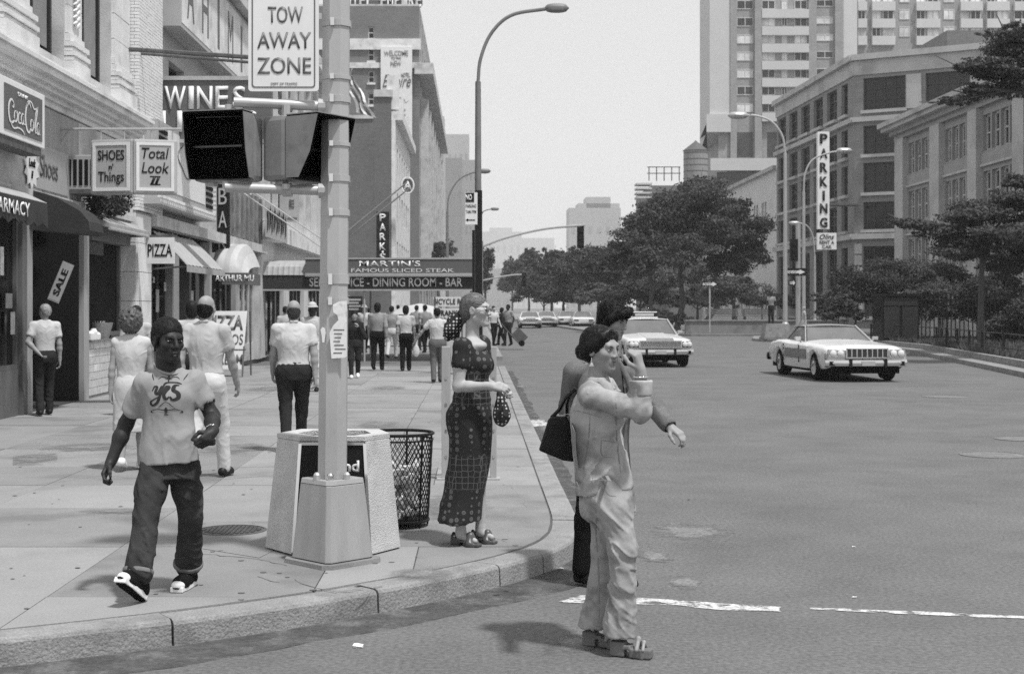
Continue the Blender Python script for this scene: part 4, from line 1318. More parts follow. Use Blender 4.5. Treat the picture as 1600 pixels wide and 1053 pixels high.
for k in range(9):
    yc = 169 - 26.8 * k
    if yc < -12: break
    z0, z1 = tz(yc + 7), tz(yc - 7)
    small_window(T, tx(1151), tx(1177), YT - .02, z0, z1, random.choice([M_wl, M_wl, M_wd]))
    MB().box(tx(1189), tx(1262), YT - .9, YT - .003, tz(yc + 22), tz(yc + 8.5)).build('balcony_front', M_tconc, T)
    for (a, b) in ((1190, 1211), (1221, 1230), (1241, 1261)):
        small_window(T, tx(a), tx(b), YT - .02, z0, z1, random.choice([M_wl, M_wd, M_wd]))
    if k > 1: small_window(T, tx(1275), tx(1302), YT - .02, tz(yc + 3), tz(yc - 8), random.choice([M_wl, M_wl, M_wd]))
for (a, b) in ((1140, 1176), (1189, 1262)):
    MB().box(tx(a) + 1, tx(b), YT - .05, YT - .01, tz(246), tz(207)).build('loggia_void', M_wd, T)
    MB().box(tx(a) + 1, tx(b), YT - .9, YT - .003, tz(268), tz(249)).build('podium_band', M_tconc, T)
MB().box(tx(1108), tx(1215), YT - 1.5, YT - 1.0, tz(268), tz(249)).build('podium_band', M_tconc, T)
MB().box(tx(1118), tx(1215), YT - 1.0, YT - .92, tz(300), tz(270)).build('podium_glass', M_wd, T)
# brighter wing of the tower
YW = 232.0
MB().box(tx(1338, YW), tx(1760, YW), YW, YW + 25, 0, tz(-120, YW)).build('wing_wall', M_tbrick, T)
for (a, b, kind) in ((1340, 1352, 0), (1362, 1396, 1), (1405, 1421, 2), (1431, 1466, 1), (1474, 1491, 2), (1500, 1532, 1), (1541, 1574, 1), (1584, 1640, 1)):
    for k in range(6):
        yc = 50 - 26.8 * k
        if yc < -15: break
        z0, z1 = tz(yc + 8, YW), tz(yc - 8, YW)
        if kind != 2: MB().box(tx(a - 1, YW), tx(b + 1, YW), YW - .8, YW - .003, tz(yc + 22, YW), tz(yc + 8, YW)).build('spandrel', M_tconc_b, T)
        if kind == 1:
            m_ = (a + b) / 2
            small_window(T, tx(a, YW), tx(m_ - 3, YW), YW - .02, z0, z1, random.choice([M_wl, M_wd]))
            small_window(T, tx(m_, YW), tx(b, YW), YW - .02, z0, z1, random.choice([M_wl, M_wl, M_wd]))
        else:
            small_window(T, tx(a, YW), tx(b, YW), YW - .02, z0, z1, random.choice([M_wl, M_wl, M_wd]))
# water tank on a roof
wt = thing('water_tank', 'wooden rooftop water tank with conical roof left of the tower', 'water tank', W(1087, 300, 200))
c = W(1087, 268, 200); r = 19 * 200 / FPX
h = W(0, 236, 200).z - c.z
tb = MB().lathe([(r, -4), (r, h)], c, 20).build('tank', mat('tank_staves', 0.20, .9, .25, 1.5, stretch=(3, 3, .2)), wt, smooth=True)
for k in range(4): MB().lathe([(r * 1.012, -.1 + k * h / 3.4), (r * 1.012, .02 + k * h / 3.4)], c, 20).build('hoop', M_rust, tb)
MB().lathe([(r * 1.08, h), (r * .1, h + 1.3), (.02, h + 1.5)], c, 20).build('roof', M_rust, wt)
rf = thing('rooftop_building', 'far low building under the water tank with rooftop scaffolding', 'building', W(1060, 480, 202) - Vector((0, 0, CAMZ)))
MB().box(W(1018, 0, 205).x, W(1112, 0, 205).x, 205, 225, 0, W(0, 290, 205).z).build('wall', M_brickh, rf)
for k in range(5):
    x = W(1018 + k * 12, 0, 203).x
    MB().tube([(x, 206, W(0, 280, 203).z), (x, 206, W(0, 258, 203).z)], .08, 5).build('scaffold_post', M_rust, rf)
for z in (258, 268): MB().tube([(W(1015, 0, 203).x, 206, W(0, z, 203).z), (W(1068, 0, 203).x, 206, W(0, z, 203).z)], .07, 5).build('scaffold_rail', M_rust, rf)
for k in range(4):
    MB().box(W(995, 0, 196).x, W(1019, 0, 196).x, 196, 199, W(0, 286 + k * 7, 196).z - .25, W(0, 286 + k * 7, 196).z).build('louvre', M_tconc, rf)

# ---- right: parking garage on a corner
P = thing('parking_garage', 'large masonry corner garage with dark window bays and cornice', 'building', (31.9, 120, 0))
c0 = Vector((W(1335, 0, 120).x, 120, 0)); ctop = 22.9
cl = Vector((31.0, 147.0, 0)); cr = c0 + (Vector((40.0, 115.0, 0)) - c0).normalized() * 40
M_gar = brick_mat('garage_brick', 0.19, 0.15, 2.5)
M_garl = mat('garage_limestone', 0.34, .85, .12, .6, spots=.25, spot_scale=.4)
M_gwin = glass_mat('garage_glass', 0.014, .15, .7, .4)
lev = [(18.3, 21.0), (14.6, 17.0), (11.4, 13.9), (8.3, 10.6), (1.0, 6.9)]
# left face (r runs from far end to the corner)
r_ = (c0 - cl).normalized(); Lw = (c0 - cl).length
nb = 6; holes = []
for k in range(nb):
    a = Lw * k / nb + .7; b = Lw * (k + 1) / nb - .7
    if k == nb - 1: b -= 1.2
    for z0, z1 in lev: holes.append((a, b, z0, z1))
wall(P, 'side_wall', cl, r_, Lw, ctop, holes, M_gar, t=.6)
for a, b, z0, z1 in holes:
    n_ = r_.cross(Vector(UP))
    f = window_unit(P, cl + r_ * ((a + b) / 2) + Vector((0, 0, (z0 + z1) / 2)) - n_ * .35, r_, UP, b - a, z1 - z0, 2, 3, M_framed, M_gwin, .15, .12)
    MB().obox(cl + r_ * ((a + b) / 2) + Vector((0, 0, z0 - .14)) + n_ * .1, r_ * ((b - a) / 2 + .15), n_ * .2, (0, 0, .13)).build('sill', M_garl, f)
r2 = (cr - c0).normalized(); Lr = 40
holes2 = []
x = 0.55 + .2
for k in range(8):
    for z0, z1 in lev: holes2.append((x, x + 3.5, z0, z1))
    x += 5.15
wall(P, 'front_wall', c0, r2, Lr, ctop, holes2, M_gar, t=.6)
for a, b, z0, z1 in holes2[:15]:
    n_ = r2.cross(Vector(UP))
    f = window_unit(P, c0 + r2 * ((a + b) / 2) + Vector((0, 0, (z0 + z1) / 2)) - n_ * .35, r2, UP, b - a, z1 - z0, 4, 3, M_framed, M_gwin, .15, .12)
    MB().obox(c0 + r2 * ((a + b) / 2) + Vector((0, 0, z0 - .14)) + n_ * .1, r2 * ((b - a) / 2 + .15), n_ * .2, (0, 0, .13)).build('sill', M_garl, f)
def bands(parent, specs, m):
    for (o, r, L) in ((cl, r_, Lw), (c0, r2, Lr)):
        n_ = r.cross(Vector(UP))
        for z0, z1, d in specs:
            MB().obox(o + r * (L / 2) + Vector((0, 0, (z0 + z1) / 2)) + n_ * (d / 2 + .002), r * (L / 2 + d * .3), n_ * (d / 2), (0, 0, (z1 - z0) / 2)).build('band_course', m, parent)
bands(P, [(17.35, 17.75, .35), (7.5, 7.95, .4)], M_garl)
bands(P, [(21.3, 22.5, .12)], M_garl)
bands(P, [(22.52, 23.0, .5)], M_garl)
for o, r in ((c0, r2),):
    n_ = r.cross(Vector(UP))
    for k in range(7):
        MB().obox(o + r * (.35) + Vector((0, 0, 1.0 + k * .95)) + n_ * .06, r * .32, n_ * .06, (0, 0, .42)).build('quoin_stone', M_garl, P)
        MB().obox(o + r * (4.95) + Vector((0, 0, 1.0 + k * .95)) + n_ * .06, r * .55, n_ * .06, (0, 0, .42)).build('quoin_stone', M_garl, P)
    for k in range(6):
        MB().obox(o + r * (4.98 + 5.15 * k) + Vector((0, 0, 19.6)) + n_ * .1, r * .6, n_ * .1, (0, 0, 1.4)).build('carved_panel', M_garl, P)
MB().poly([cl + Vector((0, 0, ctop - .05)), c0 + Vector((0, 0, ctop - .05)), cr + Vector((0, 0, ctop - .05)), Vector((75, 150, ctop - .05))], [(0, 1, 2, 3)]).build('roof', M_stone2, P, fix=True)
MB().box(41, 50, 124, 134, ctop, ctop + 3.0).build('stair_bulkhead', M_brickd, P)
ps = thing('parking_sign', 'tall white vertical sign with black parking letters on the garage corner', 'sign', W(1287, 300, 118))
a, b = W(1278, 206, 118), W(1296, 358, 118)
MB().box(a.x, b.x, 118, 118.5, b.z, a.z).build('board', M_signw, ps)
for ch, py in zip('PARKING', (217, 240, 262, 284, 306, 326, 348)):
    put_text(ch, W(1287, py, 117.98), XR, UP, 0.82, M_black, ps, width=.62 if ch != 'I' else .18, bold=.035, extrude=.02, name='letter')
MB().box(b.x, c0.x + .1, 118.2, 119.9, b.z + 2, b.z + 2.15).build('bracket', M_rust, ps)
rc = thing('rental_sign', 'small white car rental sign hanging below the parking sign', 'sign', W(1292, 378, 118))
a, b = W(1277, 364, 118), W(1307, 390, 118)
MB().box(a.x, b.x, 118, 118.3, b.z, a.z).build('board', M_signw, rc)
put_text('Olins', W(1292, 370, 117.98), XR, UP, .42, M_black, rc, width=1.2, bold=.01, shear=.35, extrude=.01)
put_text('RENT A', W(1292, 378.5, 117.98), XR, UP, .28, M_signg, rc, width=1.2, bold=.02, extrude=.01)
put_text('CAR', W(1292, 385.5, 117.98), XR, UP, .28, M_signg, rc, width=.8, bold=.02, extrude=.01)

# pale building between tower and garage
V = thing('pale_building', 'plain pale masonry building left of the parking garage', 'building', (31.2, 150, 0))
hv = [(2 + 4.6 * k, 3.0 + 4.6 * k, z, z + 2.6) for k in range(9) for z in (1.5, 6.0, 10.6)] + [(3.5 + 4.6 * k, 4.5 + 4.6 * k, z, z + 2.6) for k in range(9) for z in (1.5, 6.0, 10.6)]
wall(V, 'wall', (31.3, 195, 0), (0, -1, 0), 46.5, 16.2, hv, mat('pale_stucco', 0.50, .9, .1, .4), t=.5)
for a, b, z0, z1 in hv:
    window_unit(V, (31.6, 195 - (a + b) / 2, (z0 + z1) / 2), (0, -1, 0), UP, b - a, z1 - z0, 1, 2, M_framed, M_gwin, .12, .1)
MB().box(31.1, 50, 195.5, 195.9, 0, 16.2).build('end_wall', M_tconc, V)
MB().box(30.9, 31.3, 148.6, 195, 16.2, 16.6).build('coping', M_garl, V)

# nearest right building with grouped windows
N = thing('office_building', 'grey masonry building with grouped sash windows at the right edge', 'building', (27, 80, 0))
XN = 27.0
M_nst = mat('grey_facing_stone', 0.24, .85, .14, .5, spots=.2, spot_scale=.5)
yN1 = XN * FPX / (1406 - CX)
piers = [XN * FPX / (p - CX) for p in (1406, 1419)], [XN * FPX / (p - CX) for p in (1461, 1476)], [XN * FPX / (p - CX) for p in (1521, 1535)], [XN * FPX / (p - CX) for p in (1592, 1610)], [XN * FPX / (p - CX) for p in (1690, 1710)]
LN = yN1 - 45
holesN = []
bays = []
for i in range(4):
    a, b = piers[i][1], piers[i + 1][0]
    bays.append((yN1 - a, yN1 - b))
for a, b in bays:
    n = 4
    for z0, z1 in ((10.1, 12.0), (7.1, 9.0), (4.1, 6.0), (1.0, 3.2)):
        for k in range(n):
            w = (b - a) / n
            holesN.append((a + k * w + .12, a + (k + 1) * w - .12, z0, z1))
wall(N, 'wall', (XN, yN1, 0), (0, -1, 0), LN, 13.2, holesN, M_nst, t=.5)
for a, b, z0, z1 in holesN:
    f = window_unit(N, (XN + .25, yN1 - (a + b) / 2, (z0 + z1) / 2), (0, -1, 0), UP, b - a, z1 - z0, 1, 2, M_framel, M_gwin, .12, .1)
for y1_, y0_ in piers:
    MB().box(XN - .35, XN - .002, y0_, y1_, 0, 12.4).build('pilaster', M_garl, N)
for i, (a, b) in enumerate(bays):
    for z0, z1 in ((9.25, 9.95), (6.25, 6.95), (3.4, 3.95)):
        MB().box(XN - .18, XN - .003, yN1 - b + .1, yN1 - a - .1, z0, z0 + .12).build('sill_course', M_garl, N)
        MB().box(XN - .10, XN - .003, yN1 - b + .1, yN1 - a - .1, z0 + .14, z1).build('spandrel', M_nst, N)
for x0, z0, z1 in ((.3, 12.42, 12.7), (.55, 12.7, 13.0), (.95, 13.0, 13.25), (1.15, 13.25, 13.55)):
    MB().box(XN - x0, XN + .6, yN1 - LN, yN1 + x0, z0, z1 - .004).build('cornice', M_nst if x0 < .9 else M_garl, N)
MB().box(XN + .05, XN + 25, yN1 - .4, yN1 - .02, 0, 13.2).build('end_wall', M_nst, N)
MB().box(XN, XN + 25, yN1 - LN, yN1, 13.56, 13.7).build('roof', M_stone2, N)
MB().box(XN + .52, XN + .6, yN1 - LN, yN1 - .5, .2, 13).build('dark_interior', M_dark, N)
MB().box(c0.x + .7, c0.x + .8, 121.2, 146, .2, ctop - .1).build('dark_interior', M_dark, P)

# ---- median island at right
M_grass = mat('ground_cover', 0.085, .9, .4, 1.5, bump=.6, bscale=25)
IS = [(12.4, 26), (13.4, 33), (14.6, 40.5), (15.6, 47), (17.0, 56), (17.2, 66), (16.4, 72), (15.2, 73.2), (14.6, 74.5), (14.9, 77), (16.0, 82)]
IN = [(26, 82), (26, 26)]
isl = MB(); isl.prism([(x, y, -.05) for x, y in IS + IN], (0, 0, .05 + SW)); isl = struct(isl.build('median_island', M_kerb, fix=True))
il2 = [(x + .75, y) for x, y in IS[:6]]
MB().prism([(x, y, SW) for x, y in il2 + [(26, 66), (26, 26)]], (0, 0, .16)).build('planting_bed', M_grass, isl, fix=True)
MB().prism([(x, y, SW) for x, y in [(p[0] + .55, p[1]) for p in IS[:6]] + [(p[0] + .74, p[1]) for p in IS[:6]][::-1]], (0, 0, .19)).build('bed_edging', M_kerb, isl, fix=True)
# plaza further back with planter wall and benches
pl = MB(); pl.prism([(x, y, -.05) for x, y in ((8.0, 100), (12.3, 89), (13.2, 87.6), (26, 86.5), (26.6, 200), (2.5, 420), (1.9, 420), (5.5, 180))], (0, 0, .05 + SW)); struct(pl.build('plaza_island', M_conc2, fix=True))
pwl = thing('planter_wall', 'low grey retaining wall of the plaza planting behind the road', 'wall', (15, 88.5, SW))
MB().box(W(1072, 0, 88.5).x, W(1300, 0, 88.5).x, 88.5, 89.2, SW, 0.92).build('wall', M_conc2, pwl)
MB().box(W(1072, 0, 88.5).x - .05, W(1300, 0, 88.5).x, 88.42, 89.3, 0.922, 1.0).build('coping', M_kerb, pwl)
for k in range(3):
    b0 = thing('park_bench', ['dark slatted bench on the plaza wall, leftmost of three', 'dark slatted bench on the plaza wall, middle of three', 'dark slatted bench on the plaza wall, rightmost of three'][k], 'bench', (W(1108, 0, 90).x + k * 2.3, 90, 1.0), group='benches on the plaza wall')
    x0, x1 = W(1104, 0, 90).x + k * 2.3, W(1104, 0, 90).x + 2.1 + k * 2.3
    for j in range(3):
        MB().box(x0, x1, 90.05 + j * .15, 90.16 + j * .15, 1.22, 1.26).build('seat_slat', M_wood, b0)
        MB().box(x0, x1, 90.52, 90.56, 1.32 + j * .13, 1.42 + j * .13).build('back_slat', M_wood, b0)
    for x in (x0 + .15, x1 - .2):
        MB().box(x, x + .06, 90.05, 90.5, .93, 1.215).build('leg', M_iron, b0)
        MB().box(x, x + .06, 90.57, 90.62, .93, 1.7).build('leg', M_iron, b0)

# low rail along the median
rl = thing('rail_fence', 'low black two-post rail along the planted median at right', 'fence', (16, 45, SW))
pts = [(IS[i][0] + 1.1, IS[i][1]) for i in range(0, 6)]
path = resample(pts, 2.2)
for i, p in enumerate(path):
    MB().box(p.x - .035, p.x + .035, p.y - .035, p.y + .035, SW + .1, 1.02).build('post', M_black, rl)
for z in (0.98, 0.55):
    MB().tube([(p.x, p.y, z) for p in path], .022, 5).build('rail', M_black, rl)
# tall picket fence further in
pf = thing('picket_fence', 'tall dark iron picket fence in front of the shrubs', 'fence', (20, 58, SW))
for k in range(60):
    x = W(1440, 0, 60).x + k * .145 * 1.0; y = 60 - k * .1
    MB().box(x - .02, x + .02, y - .02, y + .02, .3, 2.35).build('picket', M_black, pf)
for z in (.55, 2.1):
    xs_ = W(1440, 0, 60).x
    MB().tube([(xs_, 60, z), (xs_ + 59 * .145, 60 - 5.9, z)], .03, 5).build('rail', M_black, pf)
kb = thing('utility_box', 'big dark metal cabinet between the median shrubs', 'cabinet', W(1406, 500, 62))
a, b = W(1379, 463, 62), W(1436, 522, 62)
MB().box(a.x, b.x, 62, 63.6, .3, a.z).build('body', M_black, kb)
MB().box(a.x - .05, b.x + .05, 61.9, 63.7, a.z + .003, a.z + .12).build('lid', M_black, kb)
for s in (0, 1):
    MB().box(a.x + .06 + s * (b.x - a.x) / 2, a.x + (s + 1) * (b.x - a.x) / 2 - .06, 61.97, 61.998, .45, a.z - .45).build('door', M_framed, kb)
MB().box(a.x + .06, b.x - .06, 61.97, 61.998, a.z - .4, a.z - .06).build('vent_panel', M_framed, kb)
# concrete block at the island nose
cb = thing('concrete_block', 'dark concrete pedestal block on the island nose behind the white coupe', 'block', W(1207, 535, 74) )
MB().frustum([(14.9, 73.6, SW), (16.3, 73.6, SW), (16.3, 74.8, SW), (14.9, 74.8, SW)], [(15.0, 73.7, .92), (16.2, 73.7, .92), (16.2, 74.7, .92), (15.0, 74.7, .92)]).build('body', M_kerb, cb, fix=True)
MB().box(14.86, 16.34, 73.56, 74.84, SW + .002, SW + .1).build('plinth', M_conc2, cb)

# ---- street lamps and signal masts
def lamp(label, px, Y, arm, head, rad=.09, name='street_lamp', m=None, base=True, zg=SW):
    m = m or M_alu
    b0 = W(px, 480, Y); b0.z = zg
    t = thing(name, label, 'street lamp', b0)
    P_ = [W(*a, Y) for a in arm]
    MB().tube([b0, P_[0]], [rad, rad * .7], 10).build('shaft', m, t, smooth=True)
    Q = [Vector((*p, 0)) for p in stroke([(p.x, p.z) for p in P_])]
    MB().tube([(q.x, Y, q.y) for q in Q], rad * .45, 8).build('arm', m, t, smooth=True)
    s = (W(head[1], 0, Y) - W(head[0], 0, Y)).x / 2
    c = W((head[0] + head[1]) / 2, head[2], Y)
    h = MB(); rows = []
    for i in range(9):
        u_ = -1 + 2 * i / 8
        w_ = abs(s) * .42 * (max(0, 1 - abs(u_) ** 2.5)) ** .5 + .004
        rows.append([c + Vector((s * u_, w_ * math.cos(a), w_ * .8 * math.sin(a) + (.02 if math.sin(a) > 0 else 0))) for a in np.linspace(0, 2 * math.pi, 11)])
    h.grid(rows); h.build('lamp_head', m, t, smooth=True, fix=True)
    g = MB(); rows = []
    for i in range(7):
        u_ = -1 + 2 * i / 6
        rows.append([c + Vector((s * (.25 + .5 * u_), abs(s) * .24 * (max(0, 1 - u_ * u_)) ** .5 * math.cos(a), -abs(s) * .1 - abs(s) * .2 * (max(0, 1 - u_ * u_)) ** .5 * max(0, math.sin(a)))) for a in np.linspace(0, 2 * math.pi, 9)])
    g.grid(rows); g.build('lens', M_signw, t, smooth=True, fix=True)
    if base: MB().lathe([(rad * 2.2, 0), (rad * 2.1, .1), (rad * 1.5, .75), (rad * 1.05, .85)], b0, 10).build('base', m, t)
    return t
M_lampd = mat('lamp_post_grey', 0.13, .5, .15, 3)
L1 = lamp('tall curved-arm street lamp rising behind the woman in the long dress', 747, 35, [(747, 128), (751, 92), (768, 52), (800, 24), (856, 14)], (850, 889, 14), .1, m=M_lampd)
sp_ = thing('sign_post', 'thick dark post at the kerb beside the street lamp', 'post', G(747, 586, SW))
b0 = W(748, 480, 34.6)
MB().box(b0.x - .085, b0.x + .085, 34.5, 34.7, SW, W(0, 298, 34.6).z).build('post', M_black, sp_)
MB().box(b0.x - .16, b0.x - .10, 34.5, 34.6, SW, W(0, 360, 34.6).z).build('channel', M_black, sp_)
np_ = thing('parking_rule_sign', 'white no parking sign with black header on the dark kerb post', 'sign', W(736, 325, 34.4))
a, b = W(727, 301, 34.4), W(746, 351, 34.4)
MB().box(a.x, b.x, 34.38, 34.41, b.z, a.z).build('plate', M_signw, np_)
MB().box(a.x + .01, b.x - .08, 34.37, 34.379, W(0, 316, 34.4).z, a.z - .01).build('header', M_black, np_)
put_text('NO', W(732.5, 308.5, 34.366), XR, UP, .14, M_signw, np_, width=.15, bold=.03, extrude=.002)
put_text('PARKING', W(736, 322, 34.376), XR, UP, .08, M_signg, np_, width=.25, bold=.01, extrude=.002)
put_text('7AM-7PM', W(736, 331, 34.376), XR, UP, .08, M_signg, np_, width=.25, bold=.01, extrude=.002)
ar = W(736, 344, 34.376)
MB().box(ar.x - .1, ar.x + .1, ar.y - .002, ar.y, ar.z - .012, ar.z + .012).build('arrow_bar', M_black, np_)
MB().prism([(ar.x - .13, ar.y - .002, ar.z), (ar.x - .07, ar.y - .002, ar.z + .04), (ar.x - .07, ar.y - .002, ar.z - .04)], (0, .002, 0)).build('arrow_head', M_black, np_, fix=True)
lamp('distant curved street lamp over the far sidewalk left of the lamp post', 699, 80, [(699, 330), (702, 305), (716, 282), (736, 271), (752, 268)], (746, 767, 268), .1, m=M_lampd)
lamp('farthest small street lamp right of the lamp post', 752, 118, [(752, 338), (755, 331), (762, 328), (770, 327), (774, 327)], (766, 780, 327), .1, m=M_lampd)
lamp('tall curved street lamp on the island nose beside the parking garage', 1227, 76, [(1227, 240), (1222, 212), (1205, 190), (1180, 181), (1160, 181)], (1170, 1137, 181), .13)
lamp('street lamp with arm to the right in front of the parking sign', 1256, 84, [(1256, 300), (1258, 272), (1270, 250), (1296, 239), (1312, 237)], (1306, 1332, 236), .12)
lamp('small curved street lamp nearest below the rental sign', 1273, 98, [(1273, 400), (1270, 370), (1262, 354), (1250, 349), (1245, 349)], (1250, 1232, 349), .1)
def mast(label, px, Y, arm, sig, s=1.0):
    b0 = W(px, 480, Y); b0.z = SW
    t = thing('signal_mast', label, 'traffic signal', b0)
    P_ = [W(*a, Y) for a in arm]
    MB().tube([b0, (b0.x, Y, P_[0].z + .3)], .1, 8).build('post', M_lampd, t)
    Q = stroke([(p.x, p.z) for p in P_])
    MB().tube([(q[0], Y, q[1]) for q in Q], .06, 6).build('arm', M_alu, t)
    c = W(*sig, Y)
    bx = MB().box(c.x - .17, c.x + .17, Y - .15, Y + .15, c.z - .55, c.z + .55).build('signal_head', M_black, t)
    for k in (-1, 0, 1):
        MB().lathe([(.12, -.3), (.13, -.16), (.1, -.155)], (c.x, Y, c.z + k * .34), 10, 'y').build('visor', M_black, bx)
mast('long curved traffic signal arm reaching over the avenue', 752, 72, [(752, 386), (790, 372), (850, 358), (914, 352)], (907, 371))
mast('farther short traffic signal arm below the long one', 752, 112, [(752, 439), (775, 434), (800, 430), (820, 429)], (819, 437))
# signal and one-way signs on the island nose
tp = thing('signal_mast', 'straight post with traffic signal and one way signs beside the plaza', 'traffic signal', W(1247, 530, 78))
x = W(1247, 0, 78).x
MB().tube([(x, 78, SW), (x, 78, W(0, 350, 78).z)], .13, 8).build('post', M_alu, tp)
c = W(1240, 391, 77.9)
bx = MB().box(c.x - .2, c.x + .2, 77.7, 78.0, c.z - .6, c.z + .6).build('signal_head', M_black, tp)
for k in (-1, 0, 1): MB().lathe([(.13, -.3), (.14, -.15), (.1, -.145)], (c.x, 77.86, c.z + k * .37), 10, 'y').build('visor', M_black, bx)
def oneway(label, px, py, Y, w=1.05, h=.36, flip=False):
    t = thing('one_way_sign', label, 'sign', W(px, py, Y))
    c = W(px, py, Y)
    MB().box(c.x - w / 2, c.x + w / 2, Y, Y + .03, c.z - h / 2, c.z + h / 2).build('plate', M_black, t)
    q = w / 2 - .05
    MB().prism([(c.x - q, Y - .004, c.z - .07), (c.x + q * .4, Y - .004, c.z - .07), (c.x + q * .4, Y - .004, c.z - .14), (c.x + q, Y - .004, c.z), (c.x + q * .4, Y - .004, c.z + .14), (c.x + q * .4, Y - .004, c.z + .07), (c.x - q, Y - .004, c.z + .07)], (0, .003, 0)).build('arrow', M_signw, t, fix=True)
    put_text('ONE WAY', (c.x - q * .35, Y - .005, c.z), XR, UP, .1, M_black, t, width=w * .5, bold=.01, extrude=.001)
    return t
oneway('black and white one way arrow sign on the island signal post', 1243, 425, 77.5, 1.15, .42)
oneway('smaller one way sign below on the island signal post', 1238, 442, 77.5, .4, .26)
o2 = oneway('one way arrow sign on a thin post in front of the big trees', 1109, 444, 86, .95, .26)
MB().tube([W(1109, 520, 86.1), W(1109, 440, 86.1)], .05, 6).build('post', M_alu, o2)
# ---- signal pole at the corner
pc = Vector((-0.936, 9.22, SW))
POLE = thing('signal_pole', 'grey octagonal steel signal pole on a tapered pedestal at the corner', 'pole', pc)
def chamfered(half, ch, z, c, rot=R(45)):
    pts = [(half - ch, -half), (half, -half + ch), (half, half - ch), (half - ch, half), (-half + ch, half), (-half, half - ch), (-half, -half + ch), (-half + ch, -half)]
    return [(c.x + x * math.cos(rot) - y * math.sin(rot), c.y + x * math.sin(rot) + y * math.cos(rot), z) for x, y in pts]
M_ped = mat('pedestal_steel', 0.27, .5, .12, 3, bump=.05, bscale=50, metal=.2, stretch=(3, 3, .5))
MB().frustum(chamfered(.198, .03, SW + .035, pc), chamfered(.157, .025, .655, pc)).build('pedestal', M_ped, POLE, fix=True, bevel=.006)
MB().frustum(chamfered(.158, .03, .658, pc), chamfered(.154, .03, .685, pc)).build('cap_plate', M_alu, POLE, fix=True)
MB().frustum(chamfered(.245, .05, SW + .001, pc), chamfered(.24, .05, SW + .03, pc)).build('footing', M_conc2, POLE, fix=True)
def octo(r, z, c): return [(c.x + r * math.cos(a), c.y + r * math.sin(a), z) for a in [R(22.5 + 45 * k) for k in range(8)]]
top = 6.5
lean = Vector((0.05, 0, 0))
MB().frustum(octo(.098, .687, pc), octo(.086, top, pc + lean)).build('shaft', M_alu, POLE, fix=True)
for z, w in ((3.62, .02), (3.27, .012), (3.13, .02), (2.62, .02), (2.40, .02), (1.97, .03), (1.83, .02), (2.84, .012)):
    c = pc + lean * (z / top)
    MB().frustum(octo(.1, z - w, c), octo(.1, z + w, c)).build('strap', M_alu, POLE, fix=True)
    MB().box(c.x - .03, c.x - .005, c.y - .115, c.y - .095, z - w - .005, z + w + .005).build('strap_buckle', M_chrome, POLE)
for dx, dy in ((-.09, -.1), (.1, -.08), (.0, -.135)):
    MB().lathe([(.022, 0), (.022, .03), (.012, .045), (.0, .047)], (pc.x + dx, pc.y + dy, .686), 8).build('anchor_nut', M_chrome if dx == 0 else M_alu, POLE)
for zz, px_end in ((W(0, 163, 9.1).z, 366), (W(0, 296, 9.1).z, 352)):
    MB().tube([pc + Vector((-.05, -.02, zz - SW)), Vector((W(px_end, 0, 9.1).x, 9.08, zz + .01))], .032, 10).build('signal_arm', M_alu, POLE, smooth=True)
    MB().tube([(W(447, 0, 9.1).x - .03, 9.17, zz), (W(447, 0, 9.1).x + .03, 9.17, zz)], .043, 10).build('arm_clamp', M_alu, POLE)
    MB().tube([(W(515, 0, 9.1).x - .08, 9.2, zz), (W(515, 0, 9.1).x - .03, 9.2, zz)], .05, 10).build('arm_clamp', M_alu, POLE)

# tow away sign
ty = 9.12
TW = thing('tow_away_sign', 'white tow away zone sign strapped to the signal pole', 'sign', W(444, 140, ty))
a, b = W(388, -40, ty), W(498, 143, ty)
def rounded(x0, x1, z0, z1, r, y, n=4):
    out = []
    for cx, cz, a0 in ((x1 - r, z0 + r, -90), (x1 - r, z1 - r, 0), (x0 + r, z1 - r, 90), (x0 + r, z0 + r, 180)):
        for k in range(n + 1):
            t = R(a0 + 90 * k / n); out.append((cx + r * math.cos(t), y, cz + r * math.sin(t)))
    return out
MB().prism(rounded(a.x, b.x, b.z, a.z, .02, ty), (0, .012, 0)).build('plate', M_signw, TW, fix=True)
e = .022
brd = MB(); o_, i_ = rounded(a.x + e, b.x - e, b.z + e, a.z - e, .02, ty - .0025), rounded(a.x + e + .008, b.x - e - .008, b.z + e + .008, a.z - e - .008, .016, ty - .0025)
n = len(o_); brd.poly(o_ + i_, [(k, (k + 1) % n, n + (k + 1) % n, n + k) for k in range(n)])
M_txt = mat('sign_legend_grey', 0.10, .5, .1, 20)
brd.build('border', M_txt, TW, fix=True)
for t, py, w in (('TOW', 23.5, .225), ('AWAY', 63.5, .345), ('ZONE', 103, .345)):
    put_text(t, W(444 if t != 'TOW' else 446, py, ty - .002), XR, UP, .106, M_txt, TW, width=w, bold=0.008, extrude=.001)
put_text('DEPT OF TRAFFIC', W(444, 131, ty - .002), XR, UP, .012, M_txt, TW, width=.17, bold=0, extrude=.001)
for z in (W(0, 25, ty).z, W(0, 95, ty).z):
    MB().box(b.x - .01, pc.x - .06, ty + .012, ty + .03, z - .02, z + .02).build('mount_strap', M_alu, TW)

